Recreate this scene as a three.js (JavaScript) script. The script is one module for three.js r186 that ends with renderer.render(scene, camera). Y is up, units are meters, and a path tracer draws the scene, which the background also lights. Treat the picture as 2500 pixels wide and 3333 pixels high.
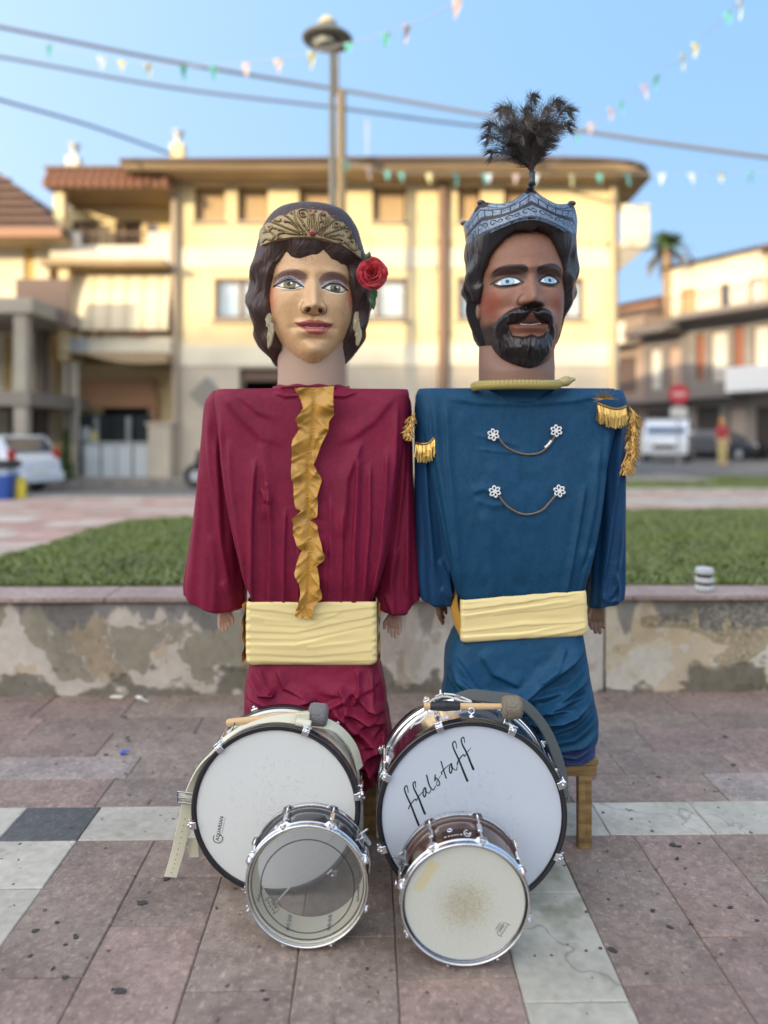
import * as THREE from 'three';
import { RoundedBoxGeometry } from 'three/addons/geometries/RoundedBoxGeometry.js';
import { mergeGeometries } from 'three/addons/utils/BufferGeometryUtils.js';
import { MarchingCubes } from 'three/addons/objects/MarchingCubes.js';

// ---------------------------------------------------------------- camera, sky, sun, exposure
const scene = new THREE.Scene();
const FPX = 2503, EYE = 1.4, HOR = 1420;          // focal length and horizon of the photograph, in its own pixels
const camera = new THREE.PerspectiveCamera(2 * Math.atan(1666.5 / FPX) * 180 / Math.PI, 2500 / 3333, 0.05, 900);
camera.position.set(0, EYE, 0);
camera.setViewOffset(2500, 3333, 0, 246.5, 2500, 3333);   // level camera with a shifted lens
camera.focus = 2.4;
camera.userData.fStop = 0.9;
const renderer = new THREE.WebGLRenderer({ antialias: true });
renderer.setSize(768, 1024);
renderer.toneMapping = THREE.LinearToneMapping;
renderer.toneMappingExposure = 1.42;
renderer.shadowMap.enabled = true;
renderer.shadowMap.type = THREE.PCFSoftShadowMap;

const SUN_EL = 10.5 * Math.PI / 180, SUN_AZ = 39 * Math.PI / 180;   // low evening sun, behind the camera to the left
const sunDir = new THREE.Vector3(-Math.sin(SUN_AZ) * Math.cos(SUN_EL), Math.sin(SUN_EL), Math.cos(SUN_AZ) * Math.cos(SUN_EL));
{
  const W = 512, H = 256, data = new Float32Array(W * H * 4);
  for (let j = 0; j < H; j++) for (let i = 0; i < W; i++) {
    const el = ((j + 0.5) / H - 0.5) * Math.PI, az = ((i + 0.5) / W - 0.5) * 2 * Math.PI;
    const x = Math.cos(az) * Math.cos(el), y = Math.sin(el), z = Math.sin(az) * Math.cos(el);
    const c = x * sunDir.x + y * sunDir.y + z * sunDir.z, ang = Math.acos(Math.max(-1, Math.min(1, c)));
    const h = Math.max(0, y), k = Math.pow(1 - h, 3.2);
    // clear blue evening sky, paler towards the horizon, wide bright glow round the low sun
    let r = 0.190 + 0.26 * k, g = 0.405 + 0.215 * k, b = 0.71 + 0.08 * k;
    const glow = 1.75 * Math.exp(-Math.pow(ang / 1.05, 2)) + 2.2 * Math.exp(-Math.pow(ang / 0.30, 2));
    const near = 0.52 * Math.pow(0.5 + 0.5 * c, 1.4);  // warm white lift of the sunward sky, raised to brighten the foreground shade
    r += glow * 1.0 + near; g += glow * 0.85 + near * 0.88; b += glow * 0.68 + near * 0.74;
    const o = (j * W + i) * 4;
    if (y < 0) { const f = Math.min(1, -y * 12); r = r * (1 - f) + 0.16 * f; g = g * (1 - f) + 0.14 * f; b = b * (1 - f) + 0.12 * f; }
    data[o] = r; data[o + 1] = g; data[o + 2] = b; data[o + 3] = 1;
  }
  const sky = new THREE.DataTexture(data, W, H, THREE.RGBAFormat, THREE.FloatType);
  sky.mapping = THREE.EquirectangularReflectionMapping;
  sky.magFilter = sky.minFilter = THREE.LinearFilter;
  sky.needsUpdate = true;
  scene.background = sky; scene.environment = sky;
}
const sun = new THREE.DirectionalLight(new THREE.Color().setRGB(1.0, 0.79, 0.50), 4.1);
sun.position.copy(sunDir).multiplyScalar(80).add(new THREE.Vector3(0, 0, -20));
sun.target.position.set(0, 0, -20);
sun.castShadow = true;
Object.assign(sun.shadow.camera, { left: -60, right: 60, top: 50, bottom: -50, near: 1, far: 220 });
sun.shadow.mapSize.set(4096, 4096);
sun.shadow.radius = 2;
scene.add(sun, sun.target);

// ---------------------------------------------------------------- helpers
const { lerp, clamp, smoothstep } = THREE.MathUtils;
function rng(seed) { let s = seed | 0; return () => { s = (s + 0x6d2b79f5) | 0; let t = Math.imul(s ^ (s >>> 15), 1 | s); t = (t + Math.imul(t ^ (t >>> 7), 61 | t)) ^ t; return ((t ^ (t >>> 14)) >>> 0) / 4294967296; }; }
const hash2 = (x, y, s) => { let h = Math.imul(x, 374761393) + Math.imul(y, 668265263) + Math.imul(s, 1442695041); h = Math.imul(h ^ (h >>> 13), 1274126177); h = Math.imul(h ^ (h >>> 16), 2246822519); return ((h ^ (h >>> 15)) >>> 0) / 4294967296; };
function vn(x, y, s = 0, per = 0) {                 // value noise 0..1, periodic when per > 0
  const xi = Math.floor(x), yi = Math.floor(y), fx = x - xi, fy = y - yi, u = fx * fx * (3 - 2 * fx), v = fy * fy * (3 - 2 * fy);
  const w = per ? (a) => ((a % per) + per) % per : (a) => a;
  const x0 = w(xi), x1 = w(xi + 1), y0 = w(yi), y1 = w(yi + 1);
  return lerp(lerp(hash2(x0, y0, s), hash2(x1, y0, s), u), lerp(hash2(x0, y1, s), hash2(x1, y1, s), u), v);
}
function fbm(x, y, oct = 4, s = 0, per = 0) { let a = 0.5, t = 0, n = 0; for (let i = 0; i < oct; i++) { t += a * vn(x, y, s + i * 17, per); n += a; a *= 0.5; x *= 2; y *= 2; per *= 2; } return t / n; }
const X = (px, d) => (px - 1250) * d / FPX, Y = (py, d) => EYE - (py - HOR) * d / FPX;
const P3 = (px, py, d) => new THREE.Vector3(X(px, d), Y(py, d), -d);
const rgb = (r, g, b) => new THREE.Color().setRGB(r, g, b);
const taken = new Map();
function numbered(n) { const k = taken.get(n) ?? 0; taken.set(n, k + 1); return k ? `${n}_${String(k).padStart(3, '0')}` : n; }
function shade(o) { o.castShadow = o.receiveShadow = true; return o; }
function tag(o, label, category, group, kind) {
  if (label) o.userData.label = label; if (category) o.userData.category = category; if (group) o.userData.group = group; if (kind) o.userData.kind = kind;
  return o;
}
function thing(name, label, category, pos = [0, 0, 0], turn = 0, group) {
  const o = new THREE.Group(); o.name = numbered(name); o.position.set(...pos); o.rotation.y = turn; scene.add(o);
  return tag(o, label, category, group);
}
function part(parent, name, geo, material, label) {
  const o = shade(new THREE.Mesh(geo, material)); o.name = numbered(name); parent.add(o); if (label) o.userData.label = label; return o;
}
function struct(name, geo, material, label, category) {
  const o = shade(new THREE.Mesh(geo, material)); o.name = numbered(name); scene.add(o); return tag(o, label, category, null, 'structure');
}
function mat(c, o = {}) {
  const { physical, ...rest } = o;
  return new (physical ? THREE.MeshPhysicalMaterial : THREE.MeshStandardMaterial)({ color: Array.isArray(c) ? rgb(...c) : c, roughness: 0.8, ...rest });
}
function tex(w, h, fn, srgb = true) {               // fn(u, v, x, y) -> [r, g, b] 0..1
  const d = new Uint8Array(w * h * 4);
  for (let y = 0; y < h; y++) for (let x = 0; x < w; x++) {
    const c = fn((x + 0.5) / w, (y + 0.5) / h, x, y), o = (y * w + x) * 4;
    d[o] = clamp(c[0], 0, 1) * 255; d[o + 1] = clamp(c[1], 0, 1) * 255; d[o + 2] = clamp(c[2], 0, 1) * 255; d[o + 3] = 255;
  }
  const t = new THREE.DataTexture(d, w, h); t.wrapS = t.wrapT = THREE.RepeatWrapping; t.magFilter = THREE.LinearFilter; t.minFilter = THREE.LinearMipmapLinearFilter;
  if (srgb) t.colorSpace = THREE.SRGBColorSpace; t.needsUpdate = true; return t;
}
function grey(w, h, fn) { return tex(w, h, (u, v, x, y) => { const g = fn(u, v, x, y); return [g, g, g]; }, false); }
function canvasTex(w, h, draw, srgb = true) {
  const c = document.createElement('canvas'); c.width = w; c.height = h; draw(c.getContext('2d'), w, h);
  const t = new THREE.CanvasTexture(c); if (srgb) t.colorSpace = THREE.SRGBColorSpace; t.magFilter = THREE.LinearFilter; return t;
}
const box = (w, h, d, x = 0, y = 0, z = 0) => new THREE.BoxGeometry(w, h, d).translate(x, y, z);
const rbox = (w, h, d, r, x = 0, y = 0, z = 0) => new RoundedBoxGeometry(w, h, d, 2, r).translate(x, y, z);
function boxUV(g, s = 1) {                          // uv in metres by dominant normal
  if (g.index) g = g.toNonIndexed();
  const p = g.attributes.position, n = g.attributes.normal, uv = new Float32Array(p.count * 2);
  for (let i = 0; i < p.count; i++) {
    const ax = Math.abs(n.getX(i)), ay = Math.abs(n.getY(i)), az = Math.abs(n.getZ(i));
    const a = ay > ax && ay > az ? [p.getX(i), p.getZ(i)] : ax > az ? [p.getZ(i), p.getY(i)] : [p.getX(i), p.getY(i)];
    uv[2 * i] = a[0] * s; uv[2 * i + 1] = a[1] * s;
  }
  g.setAttribute('uv', new THREE.BufferAttribute(uv, 2)); return g;
}
function merge(list) { return mergeGeometries(list.map((g) => { const q = g.index ? g.toNonIndexed() : g; for (const k of Object.keys(q.attributes)) if (!['position', 'normal', 'uv'].includes(k)) q.deleteAttribute(k); return q; })); }
function tube(pts, r, seg = 40, rad = 8, closed = false) {
  return new THREE.TubeGeometry(new THREE.CatmullRomCurve3(pts.map((p) => Array.isArray(p) ? new THREE.Vector3(...p) : p), closed, 'centripetal'), seg, r, rad, closed);
}
function bar(a, b, r, r2 = r, rad = 8) {            // a round bar from a to b
  const A = new THREE.Vector3(...a), B = new THREE.Vector3(...b), v = B.clone().sub(A), g = new THREE.CylinderGeometry(r2, r, v.length(), rad);
  return g.applyQuaternion(new THREE.Quaternion().setFromUnitVectors(new THREE.Vector3(0, 1, 0), v.normalize())).translate(...A.add(B).multiplyScalar(0.5));
}
const lathe = (pts, seg = 96) => new THREE.LatheGeometry(pts.map((p) => new THREE.Vector2(...p)), seg);
function ext(shape, depth, bevel = 0, seg = 24) { return new THREE.ExtrudeGeometry(shape, { depth, bevelEnabled: bevel > 0, bevelThickness: bevel, bevelSize: bevel, bevelOffset: -bevel, bevelSegments: 2, curveSegments: seg }); }
function poly(pts) { const s = new THREE.Shape(); pts.forEach((p, i) => i ? s.lineTo(p[0], p[1]) : s.moveTo(p[0], p[1])); s.closePath(); return s; }
// rows of points -> surface; closed = each row is a ring
function loft(rows, closed = true, uvFn = null) {
  const n = rows[0].length, m = n + (closed ? 1 : 0), pos = [], uv = [], idx = [];
  rows.forEach((row, j) => {
    let len = 0;
    for (let i = 0; i < m; i++) {
      const p = row[i % n], q = row[(i + n - 1) % n];
      if (i) len += Math.hypot(p[0] - q[0], p[1] - q[1], p[2] - q[2]);
      pos.push(p[0], p[1], p[2]);
      if (uvFn) uv.push(...uvFn(p, i / (m - 1), j / (rows.length - 1))); else uv.push(len, p[1]);
    }
  });
  for (let j = 0; j < rows.length - 1; j++) for (let i = 0; i < m - 1; i++) {
    const a = j * m + i, b = a + 1, c = a + m, d = c + 1;
    idx.push(a, c, b, b, c, d);
  }
  const g = new THREE.BufferGeometry();
  g.setAttribute('position', new THREE.Float32BufferAttribute(pos, 3));
  g.setAttribute('uv', new THREE.Float32BufferAttribute(uv, 2));
  g.setIndex(idx); g.computeVertexNormals();
  if (closed) {
    const N = g.attributes.normal;
    for (let j = 0; j < rows.length; j++) {
      const a = j * m, b = a + m - 1, v = new THREE.Vector3(N.getX(a) + N.getX(b), N.getY(a) + N.getY(b), N.getZ(a) + N.getZ(b)).normalize();
      N.setXYZ(a, v.x, v.y, v.z); N.setXYZ(b, v.x, v.y, v.z);
    }
  }
  return g;
}
function table(t, y) {                              // linear look-up in [[y, a, b, ...], ...] sorted by y ascending, smoothed
  if (y <= t[0][0]) return t[0].slice(1);
  for (let i = 1; i < t.length; i++) if (y <= t[i][0]) { const k = (y - t[i - 1][0]) / (t[i][0] - t[i - 1][0]); return t[i].slice(1).map((v, c) => lerp(t[i - 1][c + 1], v, k)); }
  return t[t.length - 1].slice(1);
}
function spline(t, y) {                             // Catmull-Rom through a table
  if (y <= t[0][0]) return t[0].slice(1);
  const n = t.length;
  for (let i = 1; i < n; i++) if (y <= t[i][0]) {
    const a = t[Math.max(0, i - 2)], b = t[i - 1], c = t[i], d = t[Math.min(n - 1, i + 1)], k = (y - b[0]) / (c[0] - b[0]), h = c[0] - b[0];
    return c.slice(1).map((_, q) => {
      const m0 = (c[q + 1] - a[q + 1]) / Math.max(1e-6, c[0] - a[0]) * h, m1 = (d[q + 1] - b[q + 1]) / Math.max(1e-6, d[0] - b[0]) * h, k2 = k * k, k3 = k2 * k;
      return (2 * k3 - 3 * k2 + 1) * b[q + 1] + (k3 - 2 * k2 + k) * m0 + (-2 * k3 + 3 * k2) * c[q + 1] + (k3 - k2) * m1;
    });
  }
  return t[n - 1].slice(1);
}
function distSeg(px, py, ax, ay, bx, by) {          // [distance, signed side, 0..1 along]
  const vx = bx - ax, vy = by - ay, wx = px - ax, wy = py - ay, L = vx * vx + vy * vy, t = clamp((wx * vx + wy * vy) / L, 0, 1), dx = wx - t * vx, dy = wy - t * vy;
  return [Math.hypot(dx, dy), Math.sign(vx * wy - vy * wx) || 1, t];
}
// folds: [[x,y],[x,y],...] polylines with amplitude (m), width (px); a sharp lip on one side, a slow slope on the other
function foldField(list, x, y) {
  let z = 0;
  for (const f of list) {
    const { p, a, w, s = 1 } = f, n = p.length - 1;
    let best = 1e9, side = 1, along = 0;
    for (let i = 0; i < n; i++) { const [d, sd, t] = distSeg(x, y, p[i][0], p[i][1], p[i + 1][0], p[i + 1][1]); if (d < best) { best = d; side = sd; along = (i + t) / n; } }
    const t = best / w; if (t > 4.5) continue;
    const fade = smoothstep(along, 0, f.in ?? 0.15) * (1 - smoothstep(along, 1 - (f.out ?? 0.15), 1));
    z += a * fade * (side * s > 0 ? Math.exp(-Math.pow(t * 1.9, 2)) : Math.exp(-Math.pow(t * 0.75, 2)));
  }
  return z;
}
function sdPoly(poly, x, y) {                       // signed distance, negative inside
  let d = 1e9, inside = false;
  for (let i = 0, j = poly.length - 1; i < poly.length; j = i++) {
    const [ax, ay] = poly[j], [bx, by] = poly[i];
    d = Math.min(d, distSeg(x, y, ax, ay, bx, by)[0]);
    if ((ay > y) !== (by > y) && x < (bx - ax) * (y - ay) / (by - ay) + ax) inside = !inside;
  }
  return inside ? -d : d;
}
const YAW = 0.02;                                   // the paving runs very slightly askew to the camera
const turnG = (o) => { o.rotation.y = YAW; return o; };
const GX = (x, d) => x * Math.cos(YAW) - d * Math.sin(YAW), GZ = (x, d) => -x * Math.sin(YAW) - d * Math.cos(YAW);   // paving frame (x right, d away) -> world

// ---------------------------------------------------------------- surface textures
function speck(x, y, per, s) {                     // distance-based grains: 1 at the heart of a grain, 0 outside; sizes differ
  const xi = Math.floor(x), yi = Math.floor(y); let m = 0, tone = 0;
  for (let j = -1; j <= 1; j++) for (let i = -1; i <= 1; i++) { const cx = ((xi + i) % per + per) % per, cy = ((yi + j) % per + per) % per, dx = xi + i + hash2(cx, cy, s) - x, dy = yi + j + hash2(cx, cy, s + 1) - y, r = 0.18 + 0.5 * hash2(cx, cy, s + 2), e = 0.6 + hash2(cx, cy, s + 4), k = 1 - Math.hypot(dx * e, dy / e) / r; if (k > m) { m = k; tone = hash2(cx, cy, s + 3); } }
  return [Math.min(1, m * 3), tone];
}
const stoneTex = tex(1024, 1024, (u, v) => {
  const a = fbm(u * 6, v * 6, 4, 3, 6), b = fbm(u * 48, v * 48, 3, 9, 48), c = fbm(u * 3, v * 3, 3, 33, 3), [m, t] = speck(u * 64, v * 64, 64, 5), [m2, t2] = speck(u * 130, v * 130, 130, 45);
  let g = 0.74 + (a - 0.5) * 0.20 + (b - 0.5) * 0.20, w = 0;
  if (t > 0.55) w += m * (t - 0.55) * 0.26; else if (t < 0.2) g -= m * (0.2 - t) * 0.22;
  if (t2 > 0.7) w += m2 * (t2 - 0.7) * 0.35; else if (t2 < 0.15) g -= m2 * (0.15 - t2) * 0.6;
  const d = c > 0.60 ? (c - 0.60) * 0.9 : 0;
  return [g + w + 0.015, g + w * 0.95 - d * 0.05, g + w * 0.86 - 0.012 - d * 0.10];
});
const stoneBump = grey(512, 512, (u, v) => 0.5 + (fbm(u * 60, v * 60, 3, 9, 60) - 0.5) * 0.8 + (vn(u * 8, v * 8, 4, 8) - 0.5) * 0.3);
const marbleTex = tex(1024, 512, (u, v) => {
  const a = fbm(u * 5, v * 5, 5, 21, 5), r = Math.abs(fbm(u * 4 + 3, v * 4, 4, 41, 4) - 0.5), b = fbm(u * 50, v * 50, 2, 19, 50), m = fbm(u * 9, v * 9, 4, 71, 9);
  const vein = r < 0.012 ? (0.012 - r) * 12 : 0, st = m > 0.64 ? (m - 0.64) * 0.8 : 0;
  const g = 0.80 + (a - 0.5) * 0.22 + (b - 0.5) * 0.10 - vein - st;
  return [g, g + st * 0.06, g - 0.02 - st * 0.12];
});
const fineNoise = grey(256, 256, (u, v) => 0.5 + (fbm(u * 32, v * 32, 3, 4, 32) - 0.5));

// ---------------------------------------------------------------- ground to the horizon
const gh = (d) => d < 8 ? 0.53 : d < 16 ? lerp(0.53, 0.30, (d - 8) / 8) : 0.30;   // height of the square behind the low wall
{
  const rows = [[60, -0.035], [2, -0.035], [-1.5, -0.035], [-4.28, -0.035], [-4.285, 0.45], [-8, 0.50], [-10, 0.445], [-16, 0.27], [-60, 0.27], [-600, 0.27]];
  const R = rows.map(([z, y]) => [-500, -60, -20, 0, 20, 60, 500].map((x) => [x, y, z]));
  const asphalt = tex(512, 512, (u, v) => { const g = 0.40 + (fbm(u * 8, v * 8, 4, 2, 8) - 0.5) * 0.16 + (vn(u * 120, v * 120, 6, 120) - 0.5) * 0.12; return [g * 1.02, g, g * 0.98]; });
  asphalt.repeat.set(1 / 3, 1 / 3);
  struct('ground', loft(R.reverse(), false, (p) => [p[0], p[2]]), mat([1, 1, 1], { map: asphalt, roughness: 0.95 }));
}
// sheet of ground that follows gh(), lifted a little; outline in [x, d]
function sheet(name, outline, lift, material, thick = 0.10) {
  const top = [], idx = [], uv = [], n = 14, xs = outline.map((p) => p[0]), ds = outline.map((p) => p[1]);
  const d0 = Math.min(...ds), d1 = Math.max(...ds);
  const span = (d) => { let lo = 1e9, hi = -1e9; for (let i = 0; i < outline.length; i++) { const [ax, ad] = outline[i], [bx, bd] = outline[(i + 1) % outline.length]; if ((d - ad) * (d - bd) <= 0) { const t = Math.abs(bd - ad) < 1e-9 ? [0, 1] : [(d - ad) / (bd - ad)]; for (const k of t) { const x = lerp(ax, bx, k); lo = Math.min(lo, x); hi = Math.max(hi, x); } } } return [lo, hi]; };
  const rows = [];
  for (let j = 0; j <= 40; j++) {
    const d = lerp(d0 + 1e-4, d1 - 1e-4, j / 40), [lo, hi] = span(d), h = gh(d) + lift, row = [];
    row.push([lo, h - thick, -d]); for (let i = 0; i <= n; i++) row.push([lerp(lo, hi, i / n), h, -d]); row.push([hi, h - thick, -d]);
    rows.push(row);
  }
  const low = (r) => r.map((p) => [p[0], p[1] === r[0][1] ? p[1] : r[0][1], p[2]]);
  const g = loft([low(rows[0]), ...rows, low(rows[40])], false, (p) => [p[0], -p[2]]);
  return struct(name, toCreased(g), material);
}
function toCreased(g) { const q = g.toNonIndexed(); q.computeVertexNormals(); return q; }

// ---------------------------------------------------------------- stone paving in front of the wall: every slab its own mesh
const pink = [[0.425, 0.322, 0.272], [0.385, 0.303, 0.260], [0.45, 0.332, 0.288], [0.365, 0.292, 0.252], [0.43, 0.348, 0.295], [0.405, 0.30, 0.266]].map((c) => mat(c, { map: stoneTex, bumpMap: stoneBump, bumpScale: 0.0016, roughness: 0.78 }));
const pale = [[0.73, 0.665, 0.585], [0.67, 0.61, 0.54], [0.76, 0.69, 0.61]].map((c) => mat(c, { map: marbleTex, bumpMap: stoneBump, bumpScale: 0.001, roughness: 0.62 }));
const greenish = [[0.675, 0.63, 0.55], [0.635, 0.595, 0.52]].map((c) => mat(c, { map: marbleTex, bumpMap: stoneBump, bumpScale: 0.001, roughness: 0.65 }));
const slate = mat([0.13, 0.132, 0.132], { map: stoneTex, bumpMap: stoneBump, bumpScale: 0.001, roughness: 0.6 });
const lilac = [[0.54, 0.46, 0.42], [0.52, 0.44, 0.405]].map((c) => mat(c, { map: stoneTex, bumpMap: stoneBump, bumpScale: 0.0012, roughness: 0.7 }));
const mortar = mat([0.21, 0.175, 0.15], { map: stoneTex, roughness: 0.95 });
function slab(w, l, h, r, chips = 0) {              // a paving slab with worn, slightly uneven edges, top at y = 0
  const e = 0.0035, ns = 5, q = [], j = () => (r() - 0.5) * chips, ring = [];
  const corner = [[-w / 2, -l / 2], [w / 2, -l / 2], [w / 2, l / 2], [-w / 2, l / 2]];
  for (let k = 0; k < 4; k++) for (let s = 0; s < ns; s++) { const t = s / ns, a = corner[k], b = corner[(k + 1) % 4]; ring.push([lerp(a[0], b[0], t) + j(), lerp(a[1], b[1], t) + j()]); }
  const inner = ring.map(([x, z]) => [x * (1 - 2 * e / w), z * (1 - 2 * e / l)]), n = ring.length, pos = [], u0 = r() * 3, v0 = r() * 3, uv = [];
  const tri = (a, b, c) => { for (const p of [a, b, c]) { pos.push(...p); uv.push(p[0] + u0, p[2] + v0 + p[1]); } };
  for (let i = 0; i < n; i++) {
    const k = (i + 1) % n, a = [inner[i][0], 0, inner[i][1]], b = [inner[k][0], 0, inner[k][1]], c = [ring[i][0], -e, ring[i][1]], d = [ring[k][0], -e, ring[k][1]];
    tri([0, 0, 0], b, a); tri(a, b, c); tri(b, d, c); tri(c, d, [c[0], -h, c[2]]); tri(d, [d[0], -h, d[2]], [c[0], -h, c[2]]);
  }
  const g = new THREE.BufferGeometry(); g.setAttribute('position', new THREE.Float32BufferAttribute(pos, 3)); g.setAttribute('uv', new THREE.Float32BufferAttribute(uv, 2)); g.computeVertexNormals(); return g;
}
const pavement = struct('pavement', new THREE.BoxGeometry(7.4, 0.03, 3.9).translate(0, -0.0195, -2.30), mortar, 'pink and pale stone slab paving in front of the low wall', null);
turnG(pavement);
{
  const r = rng(77);
  const put = (x0, x1, d0, d1, m) => {               // paving frame: x to the right, d away from the camera
    const gap = 0.0028, o = part(pavement, 'tile', slab(x1 - x0 - gap, d1 - d0 - gap, 0.02, r, 0.0022), m);
    o.position.set((x0 + x1) / 2, (r() - 0.5) * 0.0016, -(d0 + d1) / 2); o.rotation.set((r() - 0.5) * 0.004, 0, (r() - 0.5) * 0.004);
  };
  const any = (a) => a[Math.floor(r() * a.length)];
  // columns that run away from the camera, up to the pale cross band
  const cols = [
    [-1.84, -1.56, [0.9, 1.35, 1.78, 2.2, 2.685], null], [-1.56, -1.285, [0.9, 1.5, 1.9, 2.35, 2.685], null],
    [-1.285, -1.01, [0.9, 1.55, 1.98, 2.405, 2.685], 'pale'], [-1.01, -0.74, [0.9, 1.55, 2.008, 2.475, 2.685], null], [-0.74, -0.465, [0.9, 1.35, 1.80, 2.215, 2.46, 2.685], null],
    [-0.465, -0.19, [0.9, 1.5, 1.95, 2.40, 2.685], null], [-0.19, 0.075, [0.9, 1.3, 1.72, 2.15, 2.685], null], [0.075, 0.384, [0.9, 1.45, 1.985, 2.4, 2.685], null],
    [0.384, 0.648, [0.9, 1.35, 1.895, 2.35, 2.685], 'green'], [0.648, 0.928, [0.9, 1.4, 1.95, 2.52, 2.685], null], [0.928, 1.2, [0.9, 1.5, 2.135, 2.685], null], [1.2, 1.48, [0.9, 1.7, 2.45, 2.685], null], [1.48, 1.76, [0.9, 1.4, 2.0, 2.685], null], [1.76, 2.04, [0.9, 1.8, 2.3, 2.685], null],
  ];
  cols.forEach(([x0, x1, ds, kind]) => { for (let k = 0; k < ds.length - 1; k++) { let m = kind === 'pale' ? any(pale) : kind === 'green' ? any(greenish) : any(pink); if (x0 === -1.01 && k === 0) m = lilac[0]; if (x0 === -1.01 && k === 1 && false) m = lilac[1]; put(x0, x1, ds[k], ds[k + 1], m); } });
  // pale cross band with one slate slab
  const band = [-3.2, -2.7, -2.2, -1.76, -1.285, -1.01, -0.55, -0.08, 0.38, 0.85, 1.225, 1.70, 2.2, 2.7, 3.2];
  for (let k = 0; k < band.length - 1; k++) put(band[k], band[k + 1], 2.685, 2.927, band[k] === -1.285 ? slate : any(pale));
  // rows behind it, up to the wall
  const rows = [[2.927, 3.168], [3.168, 3.389], [3.389, 3.658], [3.658, 3.86], [3.86, 4.19]];
  rows.forEach(([d0, d1], j) => { let x = -3.6 + j * 0.17 + (j % 2) * 0.2; while (x < 3.4) { const w = 0.42 + r() * 0.36; const m = j === 1 && x < -0.4 && r() < 0.75 ? any(lilac) : j === 0 && r() < 0.25 ? any(lilac) : any(pink); put(x, x + w, d0, d1, m); x += w; } });
  { // grit and leaf crumbs lying loose on the slabs, joined: too small to pick apart
    const g = []; for (let i = 0; i < 1500; i++) { const d = 1.6 + Math.pow(r(), 0.8) * 2.55, x = (r() - 0.5) * (d * 1.1 + 0.3), q = 0.0012 + Math.pow(r(), 4) * 0.006; if (i % 4 === 0) { const t = (r() - 0.5) * 4.6; g.push(new THREE.TetrahedronGeometry(q * 1.4).scale(1.6, 0.5, 1).rotateY(r() * 6).translate(t, q * 0.3, -4.18 + Math.pow(r(), 2) * 0.14)); } g.push(new THREE.TetrahedronGeometry(q).scale(1 + r(), 0.5, 1 + r()).rotateY(r() * 6).translate(x, q * 0.3, -d)); }
    part(pavement, 'grit', merge(g), mat([0.12, 0.095, 0.07], { roughness: 1 })).userData.kind = 'stuff';
  }
  // trodden chewing gum and dark specks
  const gumM = mat([0.045, 0.042, 0.042], { roughness: 0.85 });
  const spots = [[120, 3030, 18], [185, 3005, 14], [245, 3052, 18], [213, 3077, 10], [460, 2940, 24], [97, 3113, 11], [172, 3155, 16], [210, 3183, 18], [395, 3227, 30], [368, 3222, 10], [855, 3226, 10], [866, 3255, 14], [1195, 3155, 9], [1230, 3232, 6], [1990, 3093, 22], [1955, 3088, 10], [2190, 2752, 24], [2210, 2756, 12], [2205, 2797, 14], [2275, 2745, 9], [2125, 2965, 14], [2180, 3018, 16], [2375, 2955, 16], [2465, 2998, 12], [2360, 2400, 16], [2145, 2530, 11], [2385, 2490, 12], [1980, 2928, 8], [2105, 3170, 9], [345, 2457, 14], [415, 2402, 10], [420, 2412, 8], [550, 2370, 8], [190, 2268, 12], [405, 2335, 12], [2035, 2345, 6], [2175, 2265, 9], [540, 2862, 20], [705, 2958, 9], [2250, 3010, 8]];
  for (const [px, py, s] of spots) {
    const d = EYE * FPX / (py - HOR), R = s * d / FPX * 0.5, sh = [], k = 9; for (let i = 0; i < k; i++) { const a = i / k * 6.283, q = R * (0.6 + r() * 0.8); sh.push([Math.cos(a) * q, Math.sin(a) * q * 1.4]); }
    const o = part(pavement, 'gum_spot', ext(poly(sh), 0.0015).rotateX(-Math.PI / 2), gumM);
    const wx = X(px, d), wz = -d, c = Math.cos(YAW), q = Math.sin(YAW); o.position.set(wx * c - wz * q, 0.0012, wx * q + wz * c); o.rotation.y = r() * 6;
  }
}

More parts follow.
